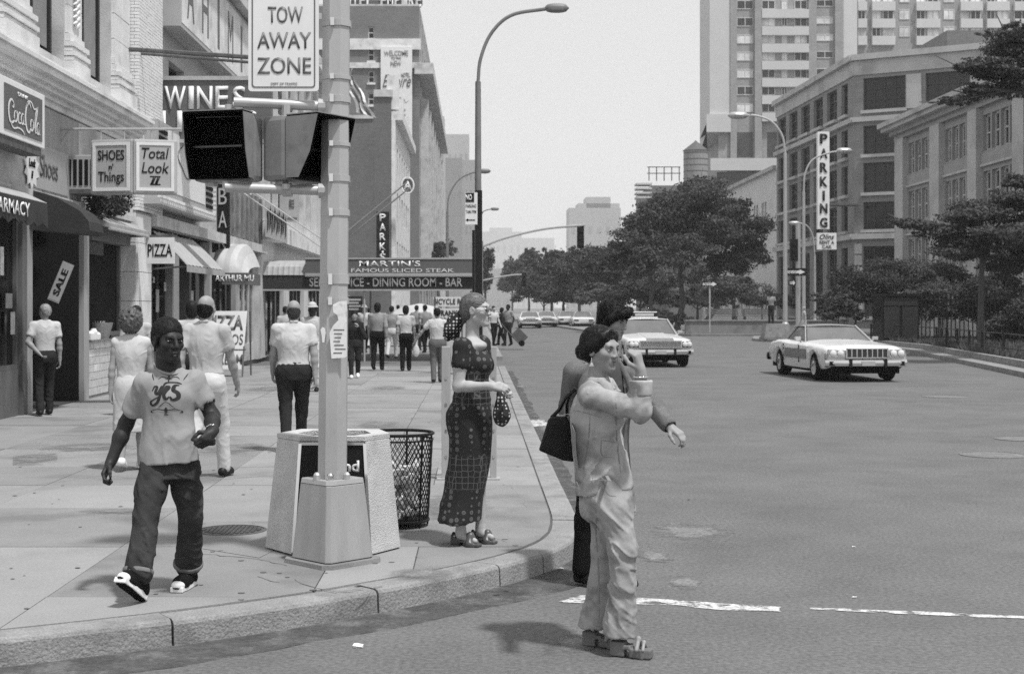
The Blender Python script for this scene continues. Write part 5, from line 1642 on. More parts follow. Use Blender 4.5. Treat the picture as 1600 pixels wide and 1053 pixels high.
# pedestrian signals
M_sig = mat('signal_grey_paint', .17, .55, .15, 5, spots=.2, spot_scale=8)
M_lens = mat('matt_black', .003, .9, .2, 9, spec=.03)
def ped_signal(label, c, face, w, h, d, hood, words):
    """box with deep black hood; face = unit vector of the lit side"""
    f = Vector(face).normalized(); r = Vector(UP).cross(f).normalized() * 1.0
    r = f.cross(Vector(UP)) * -1.0; u = Vector(UP)
    t = thing('pedestrian_signal', label, 'signal', Vector(c) - u * h / 2)
    C0 = Vector(c)
    MB().obox(C0, r * w / 2, f * d / 2, u * h / 2).build('housing', M_sig, t, bevel=.035)
    F = C0 + f * (d / 2)
    MB().obox(F + f * .004, r * (w / 2 - .03), f * .004, u * (h / 2 - .03)).build('lens_panel', M_lens, t)
    hd = MB()
    tk = .008
    hw, hh = w / 2 - .012, h / 2 - .015
    # top and side flaps of the hood; sides taper towards the bottom
    hd.obox(F + u * hh + f * hood / 2, r * hw, f * hood / 2, u * tk)
    hd.obox(F - u * (hh * .96) + f * hood * .2, r * hw, f * hood * .2, u * tk)
    for s in (-1, 1):
        A_ = F + r * s * hw
        hd.prism([A_ + u * hh, A_ + u * hh + f * hood, A_ + f * hood * .75 - u * hh * .2, A_ - u * hh + f * hood * .4, A_ - u * hh], r * (s * -2 * tk))
    hd.build('hood', M_lens, t, fix=True)
    sk = MB(); g_ = .004
    sk.obox(F + u * (hh + tk + g_) + f * hood / 2, r * (hw + .008), f * (hood / 2 - .002), u * .003)
    for s in (-1, 1):
        A_ = F + r * s * (hw + .004)
        sk.prism([A_ + u * hh, A_ + u * hh + f * (hood - .003), A_ + f * hood * .74 - u * hh * .2, A_ - u * hh + f * hood * .39, A_ - u * hh], r * (s * .005))
    sk.build('hood_shell', M_sig, t, fix=True)
    MB().obox(F + f * .03, r * (hw - .01), f * .02, u * .006).build('divider', M_iron, t)
    for wd, dz in words:
        put_text(wd, F + f * .010 + u * dz, r * 1.0, UP, .105, mat('unlit_legend', 0.0055, .8, .2, 20, spec=.1), t, width=w * .7, bold=.0, extrude=.002)
    for dx in (-.12, .12):
        MB().obox(C0 - u * (h / 2 + .012) + r * dx, r * .03, f * .03, u * .012).build('foot_bracket', M_alu, t)
    return t
ped_signal("dark walk signal facing the camera under the pole's arm", W(352, 229, 9.1) + Vector((0, .12, 0)), (-.26, -.96, 0), .43, .44, .16, .16, (('DONT', .1), ('WALK', -.11)))
ped_signal('second walk signal seen from its side, turned towards the avenue', W(459, 236, 9.28), (.84, -.54, 0), .40, .42, .20, .26, (('DONT', .1), ('WALK', -.11)))
for nm, px, y0_, y1_ in (('a', 358, 164, 176), ('b', 354, 284, 295), ('c', 447, 165, 186), ('d', 447, 288, 296)):
    p, q = W(px, y0_, 9.12), W(px, y1_, 9.12)
    MB().tube([q, p], .028, 8).build('signal_hanger', M_alu, POLE)

# handbills pasted on the pole
hb = thing('handbill', 'torn white handbill pasted on the signal pole', 'handbill', W(534, 520, 9.1))
fx = [(518, 560), (515, 520), (521, 508), (529, 500), (527, 492), (521, 488), (520, 476), (530, 471), (542, 470), (542, 557), (537, 559)]
MB().prism([W(x, y, 9.105) for x, y in fx], (0, -.006, 0)).build('paper', mat('pasted_paper', .62, .9, .12, 12, spots=.3, spot_scale=20), hb, fix=True)
for k in range(7):
    p = W(521 + (k % 3), 516 + k * 6, 9.097)
    MB().box(p.x, p.x + random.uniform(.04, .07), p.y, p.y + .001, p.z, p.z + .006).build('text_line', M_txt, hb)
hb2 = thing('handbill', 'small torn paper remnant on the left facet of the signal pole', 'handbill', W(505, 520, 9.1))
MB().prism([W(x, y, 9.14) for x, y in [(503, 524), (501, 515), (504, 511), (508, 513), (509, 521), (507, 535), (504, 535)]], (0, -.01, 0)).build('paper', M_signw, hb2, fix=True)

# ---- concrete litter bin with advertising panel
bc = Vector((-.95, 9.42, SW))
BIN = thing('concrete_litter_bin', 'exposed aggregate concrete litter bin with black advertising panel behind the pole', 'litter bin', bc)
plan = [(-.275, 0), (.25, 0), (.43, .30), (.31, .72), (-.35, .72), (-.50, .30)]
Hb = .745
def binpt(i, t, inset=0.0):
    x, y = plan[i % 6]; k = 1 - .17 * t
    return Vector((bc.x - .01 + (x + .01) * k * (1 - inset), bc.y + .33 + (y - .33) * k * (1 - inset), SW + .012 + Hb * t))
for i in (1, 2, 3, 4, 5):
    a0, b0, a1, b1 = binpt(i, 0), binpt(i + 1, 0), binpt(i, 1), binpt(i + 1, 1)
    inn = [binpt(i, 0, .16), binpt(i + 1, 0, .16), binpt(i, 1, .16), binpt(i + 1, 1, .16)]
    e = (b0 - a0).normalized() * .004
    MB().poly([a0 + e, b0 - e, b1 - e, a1 + e, inn[0], inn[1], inn[3], inn[2]], [(0, 1, 2, 3), (5, 4, 7, 6), (4, 0, 3, 7), (1, 5, 6, 2), (3, 2, 6, 7), (4, 5, 1, 0)]).build('concrete_slab', M_rock, BIN, fix=True, bevel=.006)
f0, f1, g0, g1 = binpt(0, .02, .02), binpt(1, .02, .02), binpt(0, .98, .02), binpt(1, .98, .02)
MB().poly([f0, f1, g1, g0] + [p + Vector((0, .05, 0)) for p in (f0, f1, g1, g0)], [(0, 1, 2, 3), (7, 6, 5, 4), (0, 3, 7, 4), (1, 5, 6, 2), (3, 2, 6, 7), (0, 4, 5, 1)]).build('panel_backing', M_black, BIN, fix=True)
fr = MB()
for p, q in ((f0, g0), (f1, g1), (g0, g1), (f0, f1)):
    fr.tube([p + Vector((0, -.004, 0)), q + Vector((0, -.004, 0))], .014, 4)
fr.build('panel_frame', M_chrome, BIN)
put_text('and', W(543, 728, 9.40), XR, UP, .075, M_signw, BIN, width=.155, bold=.03, extrude=.002)
top_ring = [binpt(i, 1) + Vector((0, 0, .002)) for i in range(6)]; tin = [binpt(i, 1, .35) + Vector((0, 0, .002)) for i in range(6)]
mb = MB(); mb.poly(top_ring + tin + [p + Vector((0, 0, .03)) for p in top_ring] + [p + Vector((0, 0, .03)) for p in tin], [(i, (i + 1) % 6, 12 + (i + 1) % 6, 12 + i) for i in range(6)] + [(12 + i, 12 + (i + 1) % 6, 18 + (i + 1) % 6, 18 + i) for i in range(6)] + [(18 + i, 18 + (i + 1) % 6, 6 + (i + 1) % 6, 6 + i) for i in range(6)])
mb.build('top_rim', M_rock, BIN, fix=True)
MB().poly([p - Vector((0, 0, .2)) for p in top_ring], [tuple(range(6))]).build('liner', M_dark, BIN)

# ---- wire litter basket
wc = Vector(((621 - CX) * 10.75 / FPX, 10.75, SW))
WB = thing('wire_litter_basket', 'black wire mesh litter basket full of paper beside the concrete bin', 'litter basket', wc)
rb, rt, hh = .235, .268, .70
mb = MB(); nw = 46
for s in (-1, 1):
    for k in range(nw):
        pts = []
        for i in range(7):
            t = i / 6; a = 2 * math.pi * k / nw + s * t * 1.35; r = rb + (rt - rb) * t
            pts.append((wc.x + r * math.cos(a), wc.y + r * math.sin(a), SW + .05 + (hh - .09) * t))
        mb.tube(pts, .0034, 4, cap=False)
mb.build('wire_mesh', M_black, WB)
def ring(r, z, t, n=32): return MB().tube([(wc.x + r * math.cos(a), wc.y + r * math.sin(a), z) for a in np.linspace(0, 2 * math.pi, n)], t, 6)
ring(rt + .003, SW + hh, .012).build('rim', M_black, WB); ring(rt, SW + hh - .045, .007).build('hoop', M_black, WB); ring(rb, SW + .05, .012).build('base_hoop', M_black, WB)
for k in range(6):
    a = k * math.pi / 3 + .3
    MB().tube([(wc.x + rb * math.cos(a), wc.y + rb * math.sin(a), SW), (wc.x + rt * math.cos(a), wc.y + rt * math.sin(a), SW + hh)], .008, 5).build('stave', M_black, WB)
MB().lathe([(rb - .01, .04), (rb - .01, .05)], wc, 20).build('floor_plate', M_black, WB)
random.seed(12); crumple = MB()
for k in range(70):
    a = random.uniform(0, 6.28); r = .19 * math.sqrt(random.random()); z = SW + .1 + random.random() ** 1.3 * .34
    c = Vector((wc.x + r * math.cos(a), wc.y + r * math.sin(a), z)); s = random.uniform(.03, .065)
    bm = bmesh.new(); bmesh.ops.create_icosphere(bm, subdivisions=1, radius=s)
    vs = [c + v.co * random.uniform(.5, 1.15) for v in bm.verts]; fs = [tuple(v.index for v in f.verts) for f in bm.faces]; bm.free()
    crumple.poly(vs, fs)
cr_ = crumple.build('crumpled_paper', mat('crumpled_paper', .42, .9, .7, 9), None)
tag(cr_, 'crumpled paper rubbish inside the wire basket', 'rubbish', kind='stuff')

# steel frame behind the woman in the dress
UF = thing('steel_frame_stand', 'upright two-post steel stand behind the woman in the long dress', 'stand', (-.05, 13.6, SW))
Yu = 13.65
for px, w in ((697, .085), (771, .06)):
    x = W(px, 0, Yu).x
    MB().box(x - w / 2, x + w / 2, Yu - .04, Yu + .04, SW, W(0, 541, Yu).z).build('post', M_ped, UF, bevel=.008)
    MB().box(x - w, x + w, Yu - .09, Yu + .09, SW + .001, SW + .018).build('foot_plate', M_alu, UF)
    for z in (.35, .6, .85, 1.1): MB().box(x - .01, x + .01, Yu - .047, Yu - .0405, z, z + .02).build('bolt', M_chrome, UF)
MB().box(W(697, 0, Yu).x + .045, W(771, 0, Yu).x - .035, Yu - .02, Yu + .02, 1.18, 1.42).build('top_panel', M_signm, UF)
MB().box(W(697, 0, Yu).x + .045, W(771, 0, Yu).x - .035, Yu - .02, Yu + .02, .25, .30).build('lower_bar', M_alu, UF)

# ---- sandwich board and vendor boards
Ya2 = 34.0
AF = thing('sandwich_board', 'white sandwich board with pizza and tacos lettering on the sidewalk', 'sign', G(358, 589, SW))
a, b = W(322, 486, Ya2), W(385, 576, Ya2)
MB().poly([(a.x, Ya2 + .1, a.z), (b.x, Ya2 + .1, a.z), (b.x - .06, Ya2 - .2, b.z), (a.x - .06, Ya2 - .2, b.z), (a.x, Ya2 + .13, a.z), (b.x, Ya2 + .13, a.z), (b.x - .06, Ya2 - .17, b.z), (a.x - .06, Ya2 - .17, b.z)], [(0, 3, 2, 1), (4, 5, 6, 7), (0, 1, 5, 4), (1, 2, 6, 5), (2, 3, 7, 6), (3, 0, 4, 7)]).build('front_panel', M_signw, AF, fix=True)
upv = Vector((.06, .3, a.z - b.z)).normalized()
def onaf(px, py):
    t = (py - 486) / 90
    return Vector(((px - CX) * Ya2 / FPX, Ya2 + .1 - .3 * t - .008, a.z + (b.z - a.z) * t))
put_text('PIZZA', onaf(352, 504), XR, upv, .36, M_txt, AF, width=.86, bold=.03, extrude=.003)
put_text('TACOS', onaf(357, 530), XR, upv, .26, M_txt, AF, width=.72, bold=.005, extrude=.003)
put_text('CREAM', onaf(357, 561), XR, upv, .24, M_txt, AF, width=.72, bold=.01, extrude=.003)
MB().obox(onaf(354, 546), (.48, 0, 0), (0, .004, 0), (0, 0, .012)).build('rule_line', M_txt, AF)
for x, y in ((a.x - .05, Ya2 - .24), (b.x - .06, Ya2 - .24), (a.x + .02, Ya2 + .5), (b.x + .03, Ya2 + .5)):
    MB().tube([(x, y, SW), ((x + .03), Ya2 + .14, a.z)], .025, 4).build('leg', M_wood, AF)
VB = thing('vendor_sign', 'white bicycle rental and snack board on the far sidewalk', 'sign', W(700, 485, 52))
a, b = W(677, 464, 52), W(724, 479, 52)
MB().box(a.x, b.x, 52, 52.1, b.z, a.z).build('upper_panel', M_signw, VB)
put_text('BICYCLE R', W(699, 471, 51.99), XR, UP, .2, M_black, VB, width=.98, bold=.01, extrude=.004)
a, b = W(677, 482, 51.5), W(724, 508, 51.5)
MB().box(a.x, b.x, 51.5, 51.6, b.z, a.z).build('lower_panel', M_signw, VB)
put_text('FRANKS', W(702, 489, 51.49), XR, UP, .2, M_black, VB, width=.8, bold=.02, extrude=.004)
put_text('DRINKS', W(702, 500, 51.49), XR, UP, .17, M_black, VB, width=.7, bold=.01, extrude=.004)
for x in (a.x + .05, b.x - .05):
    MB().box(x - .03, x + .03, 51.62, 51.68, SW, W(0, 464, 52).z).build('leg', M_wood, VB)
va = thing('vendor_umbrella', 'pale vendor umbrella among the far pedestrians', 'umbrella', W(655, 490, 60))
c = W(656, 478, 60)
MB().lathe([(1.35, -.35), (.75, -.05), (.05, .1)], c, 12).build('canopy', M_canvasw, va)
MB().tube([(c.x, c.y, SW), c], .03, 6).build('pole', M_alu, va)
# ---- cars
M_carw = mat('cream_car_paint', 0.62, .25, .04, 1.5, coat=.6)
M_carg = mat('pale_taxi_paint', 0.50, .28, .05, 1.5, coat=.5)
M_card = mat('dark_vinyl', 0.16, .5, .08, 6, bump=.1, bscale=200)
M_carglass = mat('car_glass', 0.10, .06, .25, 1.5, spec=.9)  # lighter grey base paints the reflected sky into the glass
M_headl = mat('headlight_glass', .55, .12, .1, 5, spec=.8)
M_grille = mat('grille_dark', .03, .4, .2, 20)
M_under = mat('underbody', .006, .9, .2, 6, spec=.1)

def car(name, label, loc, rz, paint, roof_m, L=5.3, Wd=2.0, hood=1.02, roof=1.38, style='coupe', group=None, detail=True, taxi=False, rear=False, stripe=False):
    """American sedan/coupe of the seventies, nose at -y. Body lofted from cross sections."""
    t = thing(name, label, 'car', loc, rz, group)
    w = Wd / 2
    belt = .88 if style == 'coupe' else .9
    # stations: y, half width low, half width max, deck height at centre, shoulder height, sill height
    S = [(-L / 2 + .0, .86, .90, .74, .70, .42), (-L / 2 + .05, .90, .95, .82, .77, .36), (-L / 2 + .30, .93, .985, .88, .82, .30), (-L / 2 + .9, .95, 1.0, .93, .85, .28), (-L / 2 + 1.6, .95, 1.0, .965, .87, .26),
         (-.75, .95, 1.0, .985, belt, .25), (-.2, .95, 1.0, .98, belt + .01, .25), (.6, .95, 1.0, .97, belt + .02, .25), (1.15, .95, 1.0, .975, belt + .045, .26),
         (1.75, .95, .995, .955, belt + .03, .28), (L / 2 - .35, .92, .97, .93, .86, .32), (L / 2 - .06, .89, .94, .87, .81, .38), (L / 2, .86, .90, .80, .76, .44)]
    wx = [-L / 2 + 1.02, L / 2 - 1.25]                  # wheel centres
    yy = []
    for a, b in zip(S, S[1:]):
        n = 4
        for k in range(n): yy.append(a[0] + (b[0] - a[0]) * k / n)
    yy.append(S[-1][0])
    def interp(y):
        for a, b in zip(S, S[1:]):
            if a[0] <= y <= b[0]:
                q = (y - a[0]) / (b[0] - a[0]); return [p + (r - p) * q for p, r in zip(a, b)]
        return list(S[-1])
    rows = []
    for y in yy:
        _, wl, wm, dk, sh, sl = interp(y)
        wl *= w; wm *= w
        arch = 0
        for c in wx:
            d = abs(y - c)
            if d < .40: arch = max(arch, math.sqrt(max(0, .40 ** 2 - d * d)))
        low = max(sl, .31 + arch * .95 if arch else 0)
        half = [(wl * .96, low), (wl, low + .02), (wm * .985, max(low + .05, .45)), (wm, max(low + .07, .62)), (wm * .985, max(sh - .05, low + .09)), (wm * .93, sh + .005), (wm * .78, sh + (dk - sh) * .55), (wm * .4, dk - .008), (0, dk)]
        full = [(-x, z) for x, z in half] + [(x, z) for x, z in half[::-1][1:]]
        rows.append([(x, y, z) for x, z in full])
    mb = MB(); mb.grid([r[::-1] for r in rows])
    m_ = len(rows[0])
    mb.poly(rows[0], [tuple(range(m_))]); mb.poly(rows[-1], [tuple(range(m_))[::-1]])
    body = mb.build('body', paint, t, smooth=True, local=True, fix=True)
    MB().box(-w * .86, w * .86, -L / 2 + .2, L / 2 - .2, .2, .44).build('underbody', M_under, t, local=True)
    # greenhouse
    if style == 'coupe': y0, y1, y2, y3 = -.62, .12, 1.05, 1.95
    else: y0, y1, y2, y3 = -.75, -.15, 1.15, 1.6
    zb = belt + .06; zr = roof
    wb, wr = w * .86, w * .64
    # glass block (slightly inside) and roof panel + pillars
    def sec(y, x, z): return [(-x, y, z), (x, y, z)]
    g = MB()
    P0 = [(-wb * .97, y0, zb - .05), (wb * .97, y0, zb - .05), (wb * .97, y3, zb - .02), (-wb * .97, y3, zb - .02)]
    P1 = [(-wr * .98, y1, zr - .03), (wr * .98, y1, zr - .03), (wr * .98, y2, zr - .03), (-wr * .98, y2, zr - .03)]
    ws = MB(); ws.poly([P0[0], P0[1], P1[1], P1[0]], [(0, 1, 2, 3)]); ws.build('windscreen', M_carglass, t, local=True)
    ws = MB(); ws.poly([P0[2], P0[3], P1[3], P1[2]], [(0, 1, 2, 3)]); ws.build('rear_window', M_carglass, t, local=True)
    for s in (0, 1):
        q = ([P0[3], P0[0], P1[0], P1[3]], [P0[1], P0[2], P1[2], P1[1]])[s]
        ws = MB(); ws.poly(q, [(0, 1, 2, 3)]); ws.build('side_window', M_carglass, t, local=True)
    rr = []
    for i in range(9):
        u_ = i / 8; y = y1 - .02 + (y2 - y1 + .04) * u_
        cz = .035 * (1 - (2 * u_ - 1) ** 2)
        rr.append([(wr * 1.02 * q, y, zr - .03 + cz + .03 * (1 - q * q)) for q in (-1, -.92, -.6, -.2, .2, .6, .92, 1)])
    mb = MB(); mb.grid(rr); mb.grid([[(p[0], p[1], p[2] - .05) for p in r][::-1] for r in rr])
    mb.build('roof', roof_m, t, local=True, smooth=True)
    for s in (-1, 1):
        MB().tube([(s * wb * .985, y0, zb - .04), (s * wr * 1.0, y1 - .01, zr - .01)], [.035, .03], 6).build('pillar', M_chrome if detail else paint, t, local=True)
        mb = MB(); mb.prism([(s * (wb * .99), y3 - .02, zb - .03), (s * (wb * .99), y3 - .75 if style == 'coupe' else y3 - .35, zb - .02), (s * wr * 1.01, y2 - (.25 if style == 'coupe' else .12), zr - .02), (s * wr * 1.01, y2, zr - .02)], (-s * .03, 0, 0))
        mb.build('rear_pillar', roof_m, t, local=True, fix=True)
        MB().tube([(s * (wb + .005), y0 + .03, zb - .035), (s * (wb + .005), y3 - .1, zb - .02)], .015, 5).build('belt_trim', M_chrome, t, local=True)
        MB().tube([(s * (wr + .012), y1, zr - .02), (s * (wr + .012), y2, zr - .02)], .014, 5).build('drip_rail', M_chrome, t, local=True)
        if style != 'coupe': MB().tube([(s * (wb - .0), .25, zb - .03), (s * wr * 1.0, .3, zr - .02)], .025, 5).build('door_pillar', paint, t, local=True)
    MB().tube([(-wb * .96, y0 - .02, zb - .055), (wb * .96, y0 - .02, zb - .055)], .014, 5).build('cowl_trim', M_chrome, t, local=True)
    # wheels
    for c in wx:
        for s in (-1, 1):
            wy = MB().lathe([(.20, -.11), (.31, -.11), (.345, -.07), (.345, .07), (.31, .11), (.2, .11)], (s * (w * .86), c, .345), 20, 'x').build('tyre', M_rubber, t, local=True, smooth=True)
            MB().lathe([(.21, .10 if s > 0 else -.118), (.21, .118 if s > 0 else -.1), (.08, .128 if s > 0 else -.13), (.01, .132 if s > 0 else -.132)][::1], (s * (w * .86), c, .345), 16, 'x').build('wheel_cover', M_chrome, wy, local=True)
            MB().lathe([(.36, -.02), (.36, .02)], (s * w * .72, c, .40), 16, 'x').build('wheel_well', M_under, t, local=True)
    # bumpers
    for yb, sg in ((-L / 2 - .05, -1), (L / 2 + .05, 1)):
        mb = MB(); rows = []
        for q in np.linspace(-1, 1, 13):
            x = q * w * .985; y = yb + (-sg) * (.14 * abs(q) ** 4)
            rows.append([(x, y + sg * .0 - sg * .06, .36), (x, y + sg * .05, .39), (x, y + sg * .075, .46), (x, y + sg * .05, .53), (x, y - sg * .06, .56)])
        mb.grid(rows if sg > 0 else [r[::-1] for r in rows])
        b = mb.build('bumper', M_chrome, t, local=True, smooth=True, fix=True)
        MB().box(-w * .9, w * .9, min(yb, yb - sg * .25), max(yb, yb - sg * .25), .40, .50).build('bumper_mount', M_under, b, local=True)
        if detail:
            for s in (-1, 1): MB().box(s * w * .42 - .035, s * w * .42 + .035, yb + sg * .07 - .02, yb + sg * .07 + .03, .36, .56).build('bumper_guard', M_black, b, local=True)
    yf = -L / 2
    # front fascia
    if style == 'coupe':
        gx, gz0, gz1 = .50, .585, .80
    else:
        gx, gz0, gz1 = .62, .60, .79
    MB().box(-gx, gx, yf - .035, yf + .02, gz0, gz1).build('grille_opening', M_grille, t, local=True)
    gr = MB()
    for s in (-1, 1):
        gr.box(s * gx - .015, s * gx + .015, yf - .05, yf, gz0 - .015, gz1 + .015)
        gr.box(-gx, gx, yf - .05, yf, (gz0 if s < 0 else gz1) - .012, (gz0 if s < 0 else gz1) + .012)
    gr.build('grille_surround', M_chrome, t, local=True)
    if style == 'coupe':
        for k in range(7):
            x = -gx + (k + 1) * 2 * gx / 8
            MB().box(x - .012, x + .012, yf - .045, yf - .036, gz0 + .01, gz1 - .01).build('grille_bar', M_chrome, t, local=True)
    else:
        for k in range(4):
            z = gz0 + (k + 1) * (gz1 - gz0) / 5
            MB().box(-gx, gx, yf - .045, yf - .036, z - .007, z + .007).build('grille_bar', M_chrome, t, local=True)
    for s in (-1, 1):
        x0 = gx + .04; x1 = w * .92
        mb = MB(); a_, b_ = sorted((s * x0, s * x1))
        hz0, hz1 = (.60, .78)
        hb_ = mb.box(a_, b_, yf - .02, yf + .08, hz0, hz1).build('headlight_bezel', M_chrome if style == 'coupe' else M_grille, t, local=True)
        for k in (0, 1):
            cx_ = s * (x0 + (x1 - x0) * (.27 + .46 * k))
            MB().lathe([(.082, -.035), (.075, -.045), (.03, -.06), (.0, -.062)], (cx_, yf, .69), 14, 'y').build('headlight', M_headl, hb_, local=True)
        MB().box(min(s * w * .93, s * w * .965), max(s * w * .93, s * w * .965), yf + .03, yf + .2, .56, .68).build('side_marker', M_signm, t, local=True)
        # mirror
        mx_ = s * (w * .93)
        MB().obox((mx_ + s * .06, y0 + .25, belt + .12), (.075, 0, 0), (0, .04, 0), (0, 0, .045)).build('mirror', M_chrome, t, local=True, bevel=.015)
        MB().tube([(mx_ - s * .03, y0 + .25, belt), (mx_ + s * .03, y0 + .25, belt + .09)], .012, 5).build('mirror_arm', M_chrome, t, local=True)
        # tail light
        MB().box(min(s * w * .45, s * w * .86), max(s * w * .45, s * w * .86), L / 2 - .01, L / 2 + .015, .60, .75).build('tail_light', mat('tail_lens', .08, .3, .1, 10), t, local=True)
        if stripe:
            mb = MB(); rows = []
            for i in range(15):
                y = -L / 2 + .75 + (L - 1.5) * i / 14
                rows.append([(s * (w * 1.004), y, .50 + .02 * 0), (s * (w * 1.008), y, .62), (s * (w * 1.0), y, .74)])
            rows = [r for r in rows if all(abs(r[0][1] - c) > .42 for c in wx)]
            seg = [[]]
            for r in rows:
                if seg[-1] and r[0][1] - seg[-1][-1][0][1] > .5: seg.append([])
                seg[-1].append(r)
            for sgm in seg:
                if len(sgm) > 1:
                    mb = MB(); mb.grid(sgm); mb.build('side_panel', M_card, t, local=True, fix=True)
        # door lines and handle
        MB().box(min(s * w * .985, s * w * 1.012), max(s * w * .985, s * w * 1.012), .78, .92, .76, .785).build('door_handle', M_chrome, t, local=True)
        for y in (-.45, .95):
            MB().box(min(s * w * .97, s * w * 1.006), max(s * w * .97, s * w * 1.006), y, y + .012, .4, .84).build('door_gap', M_under, t, local=True)
    if detail:
        MB().box(-.16, .16, yf - .14, yf - .125, .40, .50).build('licence_plate', M_signm, t, local=True)
        # wipers, dashboard, seats behind the glass are dark; steering wheel hint
        for s in (-1, 1):
            MB().tube([(s * .12 - .2, y0 - .015, zb - .03), (s * .12 + .25, y0 + .12, zb + .045)], .008, 4).build('wiper', M_black, t, local=True)
    mb = MB()
    if style != 'coupe':     # raised centre of the hood
        mb.poly([(-.42, yf + .03, .80), (.42, yf + .03, .80), (.38, yf + .02, .872), (-.38, yf + .02, .872), (-.42, -.9, .985), (.42, -.9, .985), (.38, -.9, 1.0), (-.38, -.9, 1.0)], [(0, 1, 2, 3), (3, 2, 6, 7), (0, 3, 7, 4), (1, 5, 6, 2), (4, 7, 6, 5)])
        mb.build('hood_bulge', paint, t, local=True, fix=True)
    if taxi:
        bx = MB().box(-.36, .36, .3, .5, roof + .06, roof + .2).build('roof_sign', M_black, t, local=True)
        MB().box(-.3, .3, .29, .299, roof + .085, roof + .175).build('light_panel', M_signm, bx, local=True)
        MB().box(-.4, .4, .28, .52, roof + .2, roof + .23).build('sign_cap', M_signw, bx, local=True)
        MB().box(-.42, .42, .27, .53, roof + .03, roof + .06).build('sign_base', M_signw, bx, local=True)
    return t

g1 = G(1333, 597, 0)
car('coupe_car', 'white two-door coupe with dark lower side panel driving towards the camera', (9.14, 36.6, 0), R(3.5), M_carw, M_card, 5.35, 2.02, style='coupe', stripe=True, roof=1.32)
car('taxi_cab', 'pale sedan taxi with roof sign behind the couple', (5.35, 45.0, 0), R(2), M_carg, M_carg, 5.6, 2.02, style='sedan', taxi=True, roof=1.42)
far = [(829, 120, 0, M_carw, 'pale sedan nearest the sidewalk in the far traffic'), (855, 127, 0, M_carg, 'second light sedan from the left in the far traffic'),
       (888, 131, 180, M_carg, 'third car of the far traffic, small grey sedan'), (912, 122, 180, M_carw, 'fourth car of the far traffic, square light sedan'), (986, 78, 0, M_carw, 'white car partly hidden behind the taxi roof'), (771, 140, 0, M_carg, 'car just right of the far pedestrians at the kerb')]
for px, Y, a, m, l in far:
    p = W(px, 480, Y)
    car('sedan_car', l, (p.x, Y + 2.5, 0), R(a), m, m, 5.2, 1.95, style='sedan', roof=1.4, group='cars in the far traffic', detail=False)

# ---- trees and shrubs
def leaf_mat(name, v):
    m = mat(name, v, .7, .35, .9)
    nt = m.node_tree; n, l = nt.nodes, nt.links
    b = n['Principled BSDF']
    tr = n.new('ShaderNodeBsdfTranslucent')
    l.new(b.inputs['Base Color'].links[0].from_socket, tr.inputs['Color'])
    mx = n.new('ShaderNodeMixShader'); mx.inputs[0].default_value = .3
    out = [x for x in n if x.type == 'OUTPUT_MATERIAL'][0]
    l.new(b.outputs[0], mx.inputs[1]); l.new(tr.outputs[0], mx.inputs[2]); l.new(mx.outputs[0], out.inputs['Surface'])
    return m
M_leaf = leaf_mat('foliage', 0.058); M_leaf2 = leaf_mat('foliage_dark', 0.049); M_leaf3 = leaf_mat('foliage_pale', .072)
M_bark = mat('bark', 0.07, .9, .3, 3, bump=.6, bscale=12, stretch=(1, 1, .25))
def leaves(blobs, n, size, rs, flat=.4, clump=28, spread=.09):
    """leaf quads in clumps through the volume of the given ellipsoids (centre, radii)"""
    vol = np.array([b[1][0] * b[1][1] * b[1][2] for b in blobs]) ** .75; vol /= vol.sum()
    ncl = max(1, n // clump)
    idx = rs.choice(len(blobs), ncl, p=vol)
    C_ = np.array([b[0] for b in blobs], float)[idx]; Rd = np.array([b[1] for b in blobs], float)[idx]
    d = rs.normal(size=(ncl, 3)); d /= np.linalg.norm(d, axis=1)[:, None]
    rad = (0.35 + .65 * rs.rand(ncl) ** .55) * (1 + .10 * rs.normal(size=ncl))
    cc = C_ + d * Rd * rad[:, None]
    out = d
    P_ = np.repeat(cc, clump, 0) + rs.normal(size=(ncl * clump, 3)) * np.repeat(Rd, clump, 0) * np.array([spread, spread, spread * .7]) + 0
    O_ = np.repeat(out, clump, 0)
    nrm = O_ * .5 + rs.normal(size=P_.shape) * .55 + np.array([0, 0, flat]); nrm /= np.linalg.norm(nrm, axis=1)[:, None]
    a = np.cross(nrm, rs.normal(size=P_.shape)); a /= np.linalg.norm(a, axis=1)[:, None]
    b = np.cross(nrm, a)
    s = size * rs.uniform(.55, 1.25, size=(len(P_), 1))
    v = np.stack([P_ - a * s, P_ - b * s * .5 + nrm * s * .12, P_ + a * s, P_ + b * s * .5 + nrm * s * .12], 1).reshape(-1, 3)
    return v.astype(np.float32)
def leaf_obj(name, v, m, parent=None):
    nq = len(v) // 4
    me = bpy.data.meshes.new(name)
    me.vertices.add(len(v)); me.vertices.foreach_set('co', v.ravel())
    me.loops.add(len(v)); me.loops.foreach_set('vertex_index', np.arange(len(v), dtype=np.int32))
    me.polygons.add(nq); me.polygons.foreach_set('loop_start', np.arange(0, len(v), 4, dtype=np.int32))
    me.update(calc_edges=True); me.validate()
    return link_mesh(name, me, m, parent)
